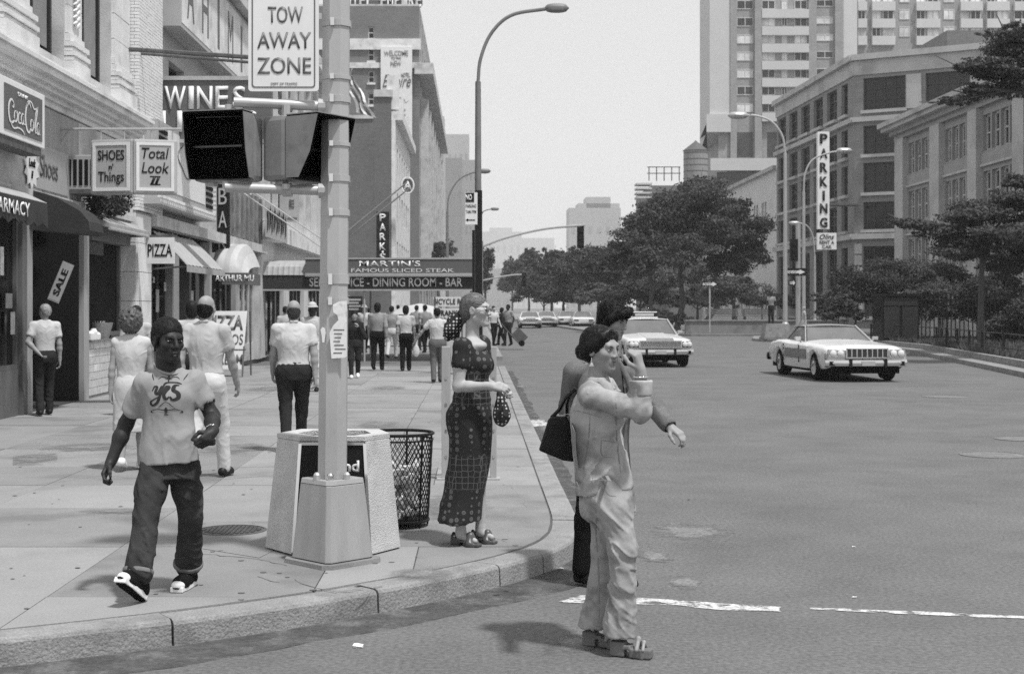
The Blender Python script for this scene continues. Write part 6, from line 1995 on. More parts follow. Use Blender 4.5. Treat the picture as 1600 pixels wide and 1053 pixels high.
def tree(name, label, base, blobs, n, size, m, trunk_r, seed, group=None, fork=.45, limbs=True, cat='tree'):
    rs = np.random.RandomState(seed)
    base = Vector(base)
    t = thing(name, label, cat, base, group=group)
    top = max(b[0][2] for b in blobs); low = min(b[0][2] - b[1][2] for b in blobs)
    cx = sum(b[0][0] for b in blobs) / len(blobs); cy = sum(b[0][1] for b in blobs) / len(blobs)
    fk = base.lerp(Vector((cx, cy, max(low, base.z + .5))), 1.0); fk = base + (fk - base) * 1.0
    tk = MB(); mid = base.lerp(fk, .5) + Vector((rs.normal() * .08, 0, 0))
    fk.x = base.x + (fk.x - base.x) * .35; fk.y = base.y + (fk.y - base.y) * .35
    tp = Vector((cx, cy, low + (top - low) * .75)); 
    tk.tube([base + Vector((0, 0, -.05)), base + Vector((0, 0, .25)), mid, fk, fk.lerp(tp, .5), tp], [trunk_r * 1.5, trunk_r * 1.1, trunk_r * .9, trunk_r * .75, trunk_r * .45, trunk_r * .15], 8)
    trunk = tk.build('trunk', M_bark, t, smooth=True)
    if limbs:
        for b in blobs:
            c = Vector(b[0]); s = fk.lerp(tp, rs.uniform(.0, .4))
            q = s.lerp(c, .5) + Vector((rs.normal() * .2, rs.normal() * .2, .25))
            MB().tube([s, q, c, c + (c - s) * .35 + Vector((0, 0, .1))], [trunk_r * .4, trunk_r * .28, trunk_r * .16, .015], 5).build('limb', M_bark, t)
            for k in range(3):
                e = c + Vector((rs.normal() * b[1][0] * .5, rs.normal() * b[1][1] * .5, rs.normal() * b[1][2] * .4))
                MB().tube([q, e], [trunk_r * .15, .012], 4).build('branch', M_bark, t)
    sub_ = []
    for c_, r_b in blobs:                                 # break the crown into ragged secondary masses with gaps
        for k in range(9):
            d_ = rs.normal(size=3); d_ /= np.linalg.norm(d_)
            if d_[2] < -.5: d_[2] *= -.5
            q_ = rs.uniform(.24, .46)
            sub_.append((tuple(np.array(c_) + d_ * np.array(r_b) * rs.uniform(.55, 1.0)), tuple(np.array(r_b) * q_ * np.array([1, 1, 1.0]))))
        sub_.append((c_, tuple(np.array(r_b) * .6)))
    leaf_obj('crown', leaves(sub_, int(n * 2.2), size * .72, rs, clump=24, spread=.22), m, t)
    return t
def blob(px, py, Y, rx, rz, ry=None):
    c = W(px, py, Y); k = Y / FPX
    return ((c.x, c.y, c.z), (rx * k, (ry if ry else rx) * k, rz * k))
def ground_at(px, Y, z=SW):
    p = W(px, 480, Y); p.z = z; return p
# big plane trees on the plaza
tree('plane_tree', 'big dark street tree on the plaza, tallest of the central clump', ground_at(1058, 100), [blob(1075, 325, 100, 62, 42), blob(1040, 345, 100, 60, 40), blob(1100, 370, 99, 60, 40), blob(1050, 395, 98, 66, 34), blob(1090, 300, 101, 40, 26)], 15000, .17, M_leaf, .22, 1)
tree('plane_tree', 'spreading dark tree at the right of the central clump', ground_at(1097, 101), [blob(1150, 360, 101, 48, 38), blob(1165, 400, 101, 42, 34), blob(1125, 415, 100, 44, 28), blob(1140, 330, 102, 36, 30)], 9500, .17, M_leaf2, .2, 2)
tree('plane_tree', 'leaning tree at the left of the central clump', ground_at(1036, 99), [blob(985, 375, 99, 44, 34), blob(965, 405, 100, 40, 28), blob(1000, 415, 98, 44, 28), blob(1010, 345, 100, 36, 28)], 8500, .17, M_leaf, .2, 3)
tree('plane_tree', 'slim tree inside the central clump behind the taxi', ground_at(1075, 112), [blob(1080, 430, 112, 60, 22), blob(1030, 440, 112, 50, 18)], 3500, .18, M_leaf3, .16, 4)
tree('small_tree', 'low pale tree before the plaza benches', ground_at(1150, 96), [blob(1160, 452, 96, 44, 20), blob(1120, 458, 96, 36, 18)], 3500, .14, M_leaf3, .12, 5)
# avenue trees
for k, (px, py, Y, rx, rz, m, l) in enumerate([(955, 420, 140, 46, 44, M_leaf2, 'dark avenue tree directly left of the central clump'), (905, 425, 165, 44, 50, M_leaf, 'rounded avenue tree under the traffic signal'), (862, 425, 190, 42, 46, M_leaf, 'avenue tree in the middle of the far row'),
                                              (826, 425, 230, 34, 44, M_leaf3, 'paler avenue tree near the end of the far row'), (800, 435, 300, 24, 34, M_leaf3, 'hazy last avenue tree of the far row'), (935, 460, 128, 40, 20, M_leaf3, 'low bushy tree under the avenue trees'), (880, 462, 170, 40, 18, M_leaf, 'low foliage under the middle avenue tree')]):
    tree('avenue_tree', l, ground_at(px, Y), [blob(px, py, Y, rx * .8, rz * .8), blob(px - rx * .5, py + rz * .3, Y - 1, rx * .6, rz * .55), blob(px + rx * .45, py + rz * .2, Y + 1, rx * .6, rz * .6), blob(px + rx * .1, py - rz * .45, Y, rx * .5, rz * .45)], 6000, .10 + Y * .0011, m, .22, 20 + k, group='trees along the avenue')
tree('avenue_tree', 'distant tree left of the lamp post behind the canopy', ground_at(690, 150), [blob(688, 392, 150, 24, 16), blob(675, 400, 150, 18, 12)], 2500, .2, M_leaf, .2, 40)
tree('avenue_tree', 'distant tree right of the lamp post at the end of the sidewalk', ground_at(758, 190), [blob(762, 410, 190, 14, 32), blob(756, 440, 190, 14, 24)], 2500, .24, M_leaf, .2, 41)
for k, (px, py, Y, rx, rz, m, l) in enumerate([(1000, 462, 118, 60, 26, M_leaf2, 'dark low foliage behind the taxi and the central trunks'), (1090, 466, 122, 60, 22, M_leaf, 'low foliage behind the thin one way post'), (940, 445, 150, 50, 34, M_leaf2, 'dense dark foliage between the central clump and the avenue row'), (850, 452, 180, 50, 30, M_leaf, 'dense foliage low in the far avenue row'), (905, 450, 172, 50, 32, M_leaf2, 'dark foliage under the traffic signal arm')]):
    tree('understorey_tree', l, ground_at(px, Y), [blob(px, py, Y, rx * .7, rz), blob(px - rx * .5, py + 4, Y, rx * .5, rz * .8), blob(px + rx * .5, py + 3, Y, rx * .5, rz * .8)], 4500, .09 + Y * .0009, m, .15, 120 + k, group='understorey along the avenue')
# near right trees
tree('median_tree', 'dark layered tree on the median with a slim trunk at right', ground_at(1533, 52, SW + .1), [blob(1540, 335, 52, 74, 22), blob(1470, 362, 52, 56, 18), blob(1560, 375, 51, 80, 26), blob(1425, 352, 52, 34, 11), blob(1585, 320, 52, 60, 24), blob(1500, 395, 51.5, 56, 20), blob(1590, 410, 52, 60, 26), blob(1610, 285, 52, 40, 20)], 19000, .095, M_leaf, .13, 6)
tree('median_tree', 'tree at the right picture edge whose upper boughs hang into the sky', ground_at(1690, 44, SW + .1), [blob(1580, 80, 44, 56, 30), blob(1545, 112, 44, 52, 22), blob(1600, 130, 44, 60, 30), blob(1520, 148, 44, 40, 14), blob(1575, 60, 44, 50, 18), blob(1670, 100, 44, 80, 60), blob(1505, 108, 44, 26, 10), blob(1485, 160, 44, 26, 8)], 16000, .085, M_leaf, .16, 7)
for k, (px, py, Y, rx, rz, m, l, n_) in enumerate([(1340, 450, 66, 60, 32, M_leaf2, 'dark rounded shrub left of the utility cabinet', 6000), (1310, 480, 64, 36, 26, M_leaf, 'low shrub directly behind the white coupe', 3000), (1400, 432, 70, 60, 26, M_leaf, 'shrub rising above the utility cabinet', 5000), (1480, 470, 63, 60, 40, M_leaf, 'broad shrub behind the picket fence', 6500),
                                               (1560, 460, 62, 60, 46, M_leaf2, 'large dark shrub behind the picket fence at right', 7000), (1590, 500, 58, 50, 36, M_leaf, 'shrub at the right picture edge behind the rail', 5000), (1470, 430, 72, 50, 24, M_leaf3, 'pale leafy shrub farther back on the median', 4000)]):
    tree('shrub', l, ground_at(px, Y, SW + .1), [blob(px, py, Y, rx, rz), blob(px - rx * .4, py + rz * .4, Y, rx * .7, rz * .7), blob(px + rx * .4, py + rz * .3, Y, rx * .7, rz * .7)], n_, .10, m, .06, 50 + k, group='shrubs on the median', limbs=False, cat='shrub')
for k, (px, py, Y, rx, rz) in enumerate([(1010, 497, 93, 34, 12), (1060, 500, 91, 30, 10), (1230, 470, 92, 26, 14), (1190, 470, 93, 40, 14)]):
    tree('hedge', ['low hedge behind the taxi roof', 'low hedge left of the plaza wall', 'hedge right of the plaza benches', 'hedge above the plaza benches'][k], ground_at(px, Y), [blob(px - rx * .4, py, Y, rx * .7, rz), blob(px + rx * .4, py, Y, rx * .7, rz)], 2500, .09, M_leaf2, .05, 70 + k, limbs=False, cat='hedge', group='hedges on the plaza')
# grass on the median bed
rs = np.random.RandomState(5)
n = 9000
gx_ = rs.uniform(0, 1, n); gy = rs.uniform(30, 65, n)
edge = np.interp(gy, [p[1] for p in IS[:6]], [p[0] + .85 for p in IS[:6]])
X_ = edge + gx_ ** 1.5 * 6
base = np.stack([X_, gy, np.full(n, SW + .16)], 1)
dirx = rs.normal(size=(n, 3)) * .05; hgt = rs.uniform(.08, .22, n)
v = np.stack([base - [.02, 0, 0], base + [.02, 0, 0], base + dirx + np.stack([0 * hgt + .008, 0 * hgt, hgt], 1), base + dirx + np.stack([0 * hgt - .008, 0 * hgt, hgt], 1)], 1).reshape(-1, 3).astype(np.float32)
gr = leaf_obj('grass', v, M_leaf3); tag(gr, 'rough grass along the planted median', 'grass', kind='stuff')

for k, px in enumerate((146, 158, 170, 182, 192)):
    c_ = LX(px, 314, FX + .3)
    o = leaf_obj('hanging_plant', leaves([(tuple(c_), (.16, .16, .2)), ((c_.x, c_.y, c_.z - .12), (.1, .1, .16))], 420, .045, np.random.RandomState(90 + k), clump=14, spread=.3), M_leaf2)
    tag(o, ['hanging plant nearest the air conditioner under the fascia', 'second hanging plant from the left under the fascia', 'middle one of the five hanging plants', 'fourth hanging plant from the left under the fascia', 'hanging plant nearest the white glazed pier'][k], 'plant', 'plants hanging under the fascia')
# ---- people: signed distance shapes turned into continuous surfaces
from mathutils.bvhtree import BVHTree
f32 = np.float32
def V3(p): return np.array(p, f32)
class SDF:
    """list of soft-blended solids, meshed by surface nets; each solid is only evaluated near its own box"""
    def __init__(s): s.p = []
    def add(s, fn, lo, hi, k=.02, op='add'):
        s.p.append((fn, V3(lo), V3(hi), k, op)); return s
    def cone(s, a, b, ra, rb, k=.02, op='add'):
        a, b = V3(a), V3(b); ab = b - a; L2 = float(ab @ ab) + 1e-9
        def fn(P):
            q = P - a; t = np.clip(q @ ab / L2, 0, 1)
            return np.linalg.norm(q - t[..., None] * ab, axis=-1) - (ra + (rb - ra) * t)
        m = max(ra, rb)
        return s.add(fn, np.minimum(a, b) - m, np.maximum(a, b) + m, k, op)
    def chain(s, pts, rs, k=.02, op='add'):
        for i in range(len(pts) - 1): s.cone(pts[i], pts[i + 1], rs[i], rs[i + 1], k, op)
        return s
    def ell(s, c, r, ax=None, k=.02, op='add'):
        """ellipsoid; ax = 3 unit axes as rows"""
        c, r = V3(c), V3(r); A = np.eye(3, dtype=f32) if ax is None else np.array([list(v) for v in ax], f32)
        def fn(P):
            q = (P - c) @ A.T
            k0 = np.linalg.norm(q / r, axis=-1); k1 = np.linalg.norm(q / (r * r), axis=-1)
            return k0 * (k0 - 1) / (k1 + 1e-6)
        m = float(r.max())
        return s.add(fn, c - m, c + m, k, op)
    def loft(s, secs, rt, k=.015, op='add'):
        """one solid through elliptical sections (centre, half width, half depth) about right vector rt"""
        rt = V3(rt)
        K = np.array([list(c) + [a, b] for c, a, b in secs], float)
        Q = np.vstack([2 * K[0] - K[1], K, 2 * K[-1] - K[-2]])
        D_ = []
        for i in range(1, len(Q) - 2):
            for t in np.linspace(0, 1, 8, endpoint=False):
                p0, p1, p2, p3 = Q[i - 1:i + 3]
                D_.append(.5 * (2 * p1 + (p2 - p0) * t + (2 * p0 - 5 * p1 + 4 * p2 - p3) * t * t + (3 * p1 - p0 - 3 * p2 + p3) * t ** 3))
        D_.append(K[-1]); D_ = np.array(D_)
        d = (K[-1, :3] - K[0, :3]); d /= np.linalg.norm(d)
        sp = (D_[:, :3] - K[0, :3]) @ d
        sp = np.maximum.accumulate(sp + np.arange(len(sp)) * 1e-7); Lz = sp[-1]
        ux = rt - d * float(rt @ d); ux = ux / np.linalg.norm(ux); uy = np.cross(d, ux)
        cu, cv = (D_[:, :3] - K[0, :3]) @ ux, (D_[:, :3] - K[0, :3]) @ uy
        c0 = K[0, :3].astype(f32); d = d.astype(f32); ux = ux.astype(f32); uy = uy.astype(f32)
        def fn(P):
            q = P - c0; w = q @ d
            A = np.interp(w, sp, D_[:, 3]); B = np.interp(w, sp, D_[:, 4])
            x = (q @ ux) - np.interp(w, sp, cu); y = (q @ uy) - np.interp(w, sp, cv)
            g = np.sqrt((x / A) ** 2 + (y / B) ** 2)
            g2 = np.sqrt((x / A ** 2) ** 2 + (y / B ** 2) ** 2) + 1e-5
            dl = g * (g - 1) / g2
            ov = np.maximum(-w, w - Lz)
            return np.where(ov > 0, np.sqrt(np.maximum(dl, 0) ** 2 + ov ** 2), np.maximum(dl, np.minimum(ov, 0) * (dl < -.03) + dl * (dl >= -.03)))
        m = float(K[:, 3:].max())
        return s.add(fn, K[:, :3].min(0) - m, K[:, :3].max(0) + m, k, op)
    def plane_cut(s, c, n, lo, hi, k=.004):
        """remove what lies on the positive side of a plane, inside a box"""
        c, n = V3(c), V3(n); n = n / np.linalg.norm(n)
        lo, hi = V3(lo), V3(hi)
        def fn(P):
            d1 = -((P - c) @ n)
            e = np.maximum(lo - P, P - hi).max(-1)
            return np.maximum(d1, e)
        return s.add(fn, lo, hi, k, 'sub')
    def ev(s, P, pad):
        """P: (nblocks, npts, 3)"""
        D = np.full(P.shape[:2], 1.0, f32)
        lo, hi = P.min(1) - pad, P.max(1) + pad
        for fn, a, b, k, op in s.p:
            sel = np.nonzero(((hi >= a - k) & (lo <= b + k)).all(1))[0]
            if len(sel) == 0: continue
            d = fn(P[sel]).astype(f32)
            e = D[sel]
            if op == 'add':
                h = np.maximum(k - np.abs(e - d), 0) / k
                D[sel] = np.minimum(e, d) - h * h * k * .25
            else:
                h = np.maximum(k - np.abs(e + d), 0) / k
                D[sel] = np.maximum(e, -d) + h * h * k * .25
        return D
    def mesh(s, name, h=.008, disp=None, smooth_iter=0):
        B = 8
        lo = np.min([a for _, a, b, k, op in s.p if op == 'add'], 0) - 3 * h; hi = np.max([b for _, a, b, k, op in s.p if op == 'add'], 0) + 3 * h
        nb = np.ceil((hi - lo) / (B * h)).astype(int)
        bi = np.stack(np.meshgrid(*[np.arange(n) for n in nb], indexing='ij'), -1).reshape(-1, 3)
        cen = lo + (bi + .5) * (B * h)
        half = B * h * .87
        dc = s.ev(cen[:, None, :].astype(f32), half * 2.2)[:, 0]
        act = np.abs(dc) < half * 2.0 + .012
        N = nb * B + 1
        full = np.ones(tuple(N), f32)
        # inside blocks
        ins = bi[dc < -half]
        for q in ins: full[q[0] * B:q[0] * B + B + 1, q[1] * B:q[1] * B + B + 1, q[2] * B:q[2] * B + B + 1] = -1
        ab = bi[act]
        loc = np.stack(np.meshgrid(*[np.arange(B + 1)] * 3, indexing='ij'), -1).reshape(-1, 3)
        for st in range(0, len(ab), 3000):
            q = ab[st:st + 3000]
            idx = q[:, None, :] * B + loc[None]
            P = (lo + idx * h).astype(f32)
            D = s.ev(P, .03)
            if disp is not None: D = D + disp(P)
            full[idx[..., 0], idx[..., 1], idx[..., 2]] = D
        v, f = surface_nets(full)
        if name == 'body' and len(f):                     # keep one continuous figure
            lab = np.arange(len(v)); e0 = np.concatenate([f[:, 0], f[:, 1], f[:, 2], f[:, 3]]); e1 = np.concatenate([f[:, 1], f[:, 2], f[:, 3], f[:, 0]])
            while True:
                old = lab.copy(); mn = np.minimum(lab[e0], lab[e1])
                np.minimum.at(lab, e0, mn); np.minimum.at(lab, e1, mn); lab = lab[lab]
                if (lab == old).all(): break
            ids, cn = np.unique(lab, return_counts=True)
            f = f[lab[f[:, 0]] == ids[cn.argmax()]]
            used = np.unique(f); rm = np.full(len(v), -1); rm[used] = np.arange(len(used)); v = v[used]; f = rm[f]
        v = lo + v * h
        me = bpy.data.meshes.new(name)
        me.vertices.add(len(v)); me.vertices.foreach_set('co', v.astype(f32).ravel())
        me.loops.add(f.size); me.loops.foreach_set('vertex_index', f.astype(np.int32).ravel())
        me.polygons.add(len(f)); me.polygons.foreach_set('loop_start', np.arange(0, f.size, 4, dtype=np.int32))
        me.polygons.foreach_set('use_smooth', np.ones(len(f), bool))
        me.update(calc_edges=True)
        return me

def surface_nets(F):
    ins = F < 0
    nx, ny, nz = F.shape
    c = np.zeros((nx - 1, ny - 1, nz - 1), np.uint8)
    for i in (0, 1):
        for j in (0, 1):
            for k in (0, 1): c += ins[i:nx - 1 + i, j:ny - 1 + j, k:nz - 1 + k]
    cell = (c > 0) & (c < 8)
    ci = np.argwhere(cell)
    vid = np.full(cell.shape, -1, np.int64); vid[tuple(ci.T)] = np.arange(len(ci))
    acc = np.zeros((len(ci), 3)); cnt = np.zeros(len(ci))
    offs_ = [(i, j, k) for i in (0, 1) for j in (0, 1) for k in (0, 1)]
    for a in offs_:
        for ax in range(3):
            if a[ax]: continue
            b = list(a); b[ax] = 1
            fa = F[ci[:, 0] + a[0], ci[:, 1] + a[1], ci[:, 2] + a[2]]; fb = F[ci[:, 0] + b[0], ci[:, 1] + b[1], ci[:, 2] + b[2]]
            x = (fa < 0) != (fb < 0)
            t = np.where(x, fa / np.where(x, fa - fb, 1), 0)
            p = np.array(a, float)[None] + t[:, None] * (np.array(b) - np.array(a))[None]
            acc[x] += p[x]; cnt += x
    v = ci + acc / np.maximum(cnt, 1)[:, None]
    faces = []
    for ax in range(3):
        u, w = (ax + 1) % 3, (ax + 2) % 3
        sl0 = [slice(None)] * 3; sl1 = [slice(None)] * 3
        sl0[ax] = slice(0, -1); sl1[ax] = slice(1, None)
        A = ins[tuple(sl0)]; Bq = ins[tuple(sl1)]
        e = np.argwhere(A != Bq)
        ok = (e[:, u] > 0) & (e[:, w] > 0) & (e[:, u] < F.shape[u] - 1) & (e[:, w] < F.shape[w] - 1)
        e = e[ok]
        sgn = A[tuple(e.T)]
        def cid(du, dw):
            q = e.copy(); q[:, u] += du; q[:, w] += dw
            return vid[tuple(q.T)]
        q = np.stack([cid(-1, -1), cid(0, -1), cid(0, 0), cid(-1, 0)], 1)
        q[~sgn] = q[~sgn][:, ::-1]
        faces.append(q)
    return v, np.concatenate(faces)

# value noise for cloth folds
_rt = np.random.RandomState(4).rand(32, 32, 32).astype(f32)
def vnoise(P):
    i = np.floor(P).astype(int); t = (P - i).astype(f32); t = t * t * (3 - 2 * t)
    r = 0
    for a in (0, 1):
        for b in (0, 1):
            for c in (0, 1):
                wgt = (t[..., 0] if a else 1 - t[..., 0]) * (t[..., 1] if b else 1 - t[..., 1]) * (t[..., 2] if c else 1 - t[..., 2])
                r = r + wgt * _rt[(i[..., 0] + a) % 32, (i[..., 1] + b) % 32, (i[..., 2] + c) % 32]
    return r * 2 - 1
def folds(amp, sc=(14, 14, 7), seed=0.0, tilt=.5):
    sc = V3(sc)
    def fn(P):
        Q = P.copy(); Q[..., 2] = Q[..., 2] + tilt * (Q[..., 0] - Q[..., 1] * .5)
        wob = vnoise(Q * 5.0 + seed + 3.0)[..., None] * V3((.8, .8, .5))
        n = vnoise(Q * sc + seed + wob)
        n2 = vnoise(Q * sc * 2.1 + seed + 9.1 + wob)
        mask = np.clip(vnoise(Q * 4.5 + seed * 2 + 5.0) * .9 + .55, 0.12, 1)
        ridge = np.maximum(0, 1 - np.abs(n) * 2.2) ** 1.5
        ridge2 = np.maximum(0, 1 - np.abs(n2) * 2.2)
        return (-amp * mask * (ridge * 1.2 + ridge2 * .4 - .35)).astype(f32)
    return fn

# ---- material kinds for people
def skin_mat(name, v):
    return mat(name, v, .55, .08, 14, bump=.05, bscale=90, spec=.35)
def cloth(name, v, var=.1, rough=.92, scale=9, bump=.03, bscale=220, spots=0.0, fine=.06, fscale=260, crease=.35, cscale=8):
    return mat(name, v, rough, var, scale, bump=bump, bscale=bscale, spec=.1, spots=spots, spot_scale=7, fine=fine, fscale=fscale, crease=crease, cscale=cscale)
SK_L = skin_mat('skin_light', .30); SK_M = skin_mat('skin_tan', .21); SK_D = skin_mat('skin_dark', .023)
HAIR_D = mat('dark_hair', .009, .6, .5, 40, bump=.4, bscale=70, stretch=(1, 1, .25), spec=.25); HAIR_B = mat('brown_hair', .07, .5, .4, 40, bump=.5, bscale=70, stretch=(1, 1, .25)); HAIR_G = mat('grey_hair', .26, .6, .25, 30, bump=.5, bscale=90); HAIR_L = mat('fair_hair', .11, .45, .35, 40, bump=.5, bscale=60, stretch=(.3, 1, 1))
M_eye = mat('eye_white', .28, .3, .05, 5); M_iris = mat('iris', .01, .2, .1, 5); M_brow = mat('eyebrow', .015, .8, .2, 30); M_lip = mat('lips', .13, .5, .1, 20); M_lipd = mat('lips_dark', .05, .4, .1, 20)

def frame(fwd, up=(0, 0, 1)):
    f = Vector(fwd).normalized(); u = Vector(up); r = f.cross(u).normalized(); u = r.cross(f).normalized()
    return r, f, u

def add_head(S, c, fwd, up, s, detail=True, fem=False):
    """head centred at c (midway between chin and crown), s = 1 for a 0.23 m head"""
    r, f, u = frame(fwd, up); c = Vector(c)
    def L(x, y, z): return c + (r * x + f * y + u * z) * s
    ax = (r, f, u)
    S.ell(L(0, -.018, .032), (.073 * s, .092 * s, .083 * s), ax, .02)
    S.ell(L(0, .018, -.035), (.057 * s, .066 * s, .082 * s), ax, .035 * s)
    jw = .016 if fem else .021
    S.cone(L(0, .066, -.098), L(0, .055, -.08), .017 * s, .03 * s, .02 * s)
    for q in (-1, 1):
        S.cone(L(q * .048, .0, -.062), L(q * .012, .06, -.098), jw * s, .016 * s, .022 * s)
        S.ell(L(q * .042, .052, -.022), (.022 * s, .022 * s, .02 * s), ax, .025 * s)
        S.ell(L(q * .075, -.008, -.008), (.011 * s, .02 * s, .032 * s), (r, f, u), .008 * s)
        if detail: S.ell(L(q * .084, -.004, -.002), (.008 * s, .011 * s, .018 * s), ax, .004 * s, 'sub')
    if detail:
        S.cone(L(-.036, .071, .024), L(.036, .071, .024), .013 * s, .013 * s, .014 * s)
        for q in (-1, 1):
            S.ell(L(q * .031, .092, .003), (.019 * s, .016 * s, .012 * s), ax, .012 * s, 'sub')
            S.ell(L(q * .031, .0715, .002), (.014 * s, .012 * s, .011 * s), ax, .004 * s)
        S.cone(L(0, .082, .018), L(0, .096 if fem else .104, -.028), .0085 * s, (.0105 if fem else .0125) * s, .012 * s)
        for q in (-1, 1): S.ell(L(q * .013, .092, -.033), (.009 * s, .012 * s, .008 * s), ax, .008 * s)
        S.cone(L(-.016, .079, -.058), L(.016, .079, -.058), .0085 * s, .0085 * s, .01 * s)
        S.cone(L(-.013, .077, -.071), L(.013, .077, -.071), .009 * s, .009 * s, .01 * s)
        S.cone(L(-.021, .089, -.0645), L(.021, .089, -.0645), .004 * s, .004 * s, .004 * s, 'sub')
    else:
        S.cone(L(0, .08, .015), L(0, .10, -.03), .009 * s, .014 * s, .014 * s)
    return L, ax

def face_parts(parent, L, ax, s, brow=None, lip=None, mouth_open=0.0, squint=1.0, bw_=1.0):
    """eyes, brows and lips as small pieces of the head"""
    brow = brow or M_brow
    for q in (-1, 1):
        S = SDF(); S.ell(L(q * .031, .0725, .002), (.0135 * s, .0118 * s, .0068 * s * squint), ax, .002)
        link_mesh('eye', S.mesh('eye', .0022 * s), M_eye, parent)
        S = SDF(); S.ell(L(q * .031 + .001, .0805, .0022), (.0062 * s, .0042 * s, .0058 * s * squint), ax, .002)
        link_mesh('iris', S.mesh('iris', .0016 * s), M_iris, parent)
        S = SDF(); S.chain([L(q * .014, .087, .016), L(q * .03, .0855, .0225), L(q * .047, .068, .0165)], [.0042 * s * bw_, .005 * s * bw_, .003 * s * bw_], .003)
        link_mesh('eyebrow', S.mesh('eyebrow', .002 * s), brow, parent)
        S = SDF(); S.chain([L(q * .017, .0835, .0065), L(q * .031, .0865, .0095 - .002 * (1 - squint)), L(q * .045, .074, .0065)], [.0013 * s, .0018 * s, .0013 * s], .002)
        link_mesh('eyelid', S.mesh('eyelid', .0014 * s), brow, parent)
    S = SDF(); S.chain([L(-.021, .0765, -.064), L(-.008, .0862, -.0585), L(.008, .0862, -.0585), L(.021, .0765, -.064)], [.003 * s, .005 * s, .005 * s, .003 * s], .003)
    S.chain([L(-.019, .076, -.066), L(0, .0855, -.0725 - mouth_open), L(.019, .076, -.066)], [.003 * s, .0065 * s, .003 * s], .003)
    link_mesh('lips', S.mesh('lips', .0022 * s), lip or M_lip, parent)

def add_hand(S, wrist, d, n, side, s=1.0, curl=.4, spread=.25, thumb=.5, fist=False):
    """wrist point, d = towards the fingers, n = back of the hand, side = towards the thumb"""
    w = Vector(wrist); d = Vector(d).normalized(); n = Vector(n); n = (n - d * n.dot(d)).normalized(); sd = d.cross(n)
    if sd.dot(Vector(side)) < 0: sd = -sd
    if fist: curl = 1.15
    k = .008 * s
    S.cone(w - d * .03 * s, w + d * .02 * s, .026 * s, .024 * s, .02 * s)
    for i, o in enumerate((.024, .008, -.009, -.024)):
        S.cone(w + d * .012 * s + sd * o * .55 * s, w + d * .085 * s + sd * o * s, .0155 * s, .0125 * s, .012 * s)
        kn = w + d * (.088 - .004 * abs(i - 1)) * s + sd * o * s
        Ls = (.040, .045, .042, .032)[i] * s
        a = curl * 1.0
        dd = (d + sd * spread * (o * 6)).normalized()
        p = kn
        for j, (ll, rr) in enumerate(((1.0, .0095), (.62, .0085), (.5, .0075))):
            ang = a * (.75 + .45 * j)
            tot = ang if j == 0 else tot + ang
            v = dd * math.cos(tot) - n * math.sin(tot)
            q = p + v * Ls * ll
            S.cone(p, q, rr * s, (rr - .0008) * s, k * .6)
            p = q
    t0 = w + d * .025 * s + sd * .02 * s - n * .006 * s
    tv = (d * .75 + sd * .75 - n * (.25 + .5 * thumb)).normalized()
    t1 = t0 + tv * .042 * s
    tv2 = (d * .95 + sd * (.35 - .6 * thumb) - n * (.2 + .5 * thumb)).normalized()
    t2 = t1 + tv2 * .032 * s; t3 = t2 + (tv2 - n * .15 * thumb - sd * .2 * thumb).normalized() * .024 * s
    S.chain([t0, t1, t2, t3], [.015 * s, .0115 * s, .0098 * s, .0085 * s], .008 * s)

def up_arm(S, sh, el, wr, s=1.0, thick=1.0, k=.025):
    S.chain([sh, sh.lerp(el, .35), el, el.lerp(wr, .3), wr], [.052 * s * thick, .047 * s * thick, .038 * s * thick, .040 * s * thick, .026 * s], k)

def shoe(parent, heel, toe, m, s=1.0, sole=None, sole_h=.022, h=.0065, high=.07, name='shoe', w=.042, ankle=None):
    """low shoe lying between heel and toe points on the ground"""
    heel, toe = Vector(heel), Vector(toe); d = (toe - heel).normalized(); L = (toe - heel).length
    r = d.cross(Vector((0, 0, 1))).normalized(); u = r.cross(d)
    S = SDF()
    def P(a, b, c): return heel + d * (a * L) + r * b + u * c
    S.chain([P(.1, 0, .045), P(.45, 0, .042), P(.72, 0, .036), P(.9, 0, .03)], [.036 * s, .037 * s, w * s, .03 * s], .03)
    S.cone(P(.15, 0, .05), P(.2, 0, high), .038 * s, .04 * s, .03)
    S.cone(P(.3, 0, .06), P(.55, 0, .05), .03 * s, .03 * s, .03)
    S.plane_cut(P(.5, 0, sole_h * .6), -u, np.array(heel) - .4, np.array(heel) + .4)
    o = link_mesh(name, S.mesh(name, h), m, parent)
    if sole is not None:
        S = SDF()
        S.loft([(P(.06, 0, 0), .033 * s, .033 * s), (P(.06, 0, sole_h), .034 * s, .036 * s)], r)
        n_ = 7
        for i in range(n_):
            a0, a1 = i / n_, (i + 1) / n_
            def wd(t): return (.034 + (.042 - .034) * math.sin(min(1, t * 1.25) * math.pi * .6)) * s if t < .85 else .036 * s
            S.add(_slab(P(a0 * .94 + .03, 0, 0), P(a1 * .94 + .03, 0, 0), r, u, wd(a0), wd(a1), sole_h), np.minimum(heel, toe) - .12, np.maximum(heel, toe) + .12, .0012)
        link_mesh('sole', S.mesh('sole', h * .55), sole, o)
    return o
def _slab(a, b, r, u, wa, wb, hgt):
    a, b, r, u = V3(a), V3(b), V3(r), V3(u); d = b - a; L = float(np.linalg.norm(d)); d = d / L
    def fn(P):
        q = P - a; x = q @ d; t = np.clip(x / L, 0, 1)
        W_ = wa + (wb - wa) * t
        return np.maximum(np.maximum(np.maximum(-x, x - L) - .004, np.abs(q @ r) - W_), np.abs(q @ u - hgt / 2) - hgt / 2)
    return fn

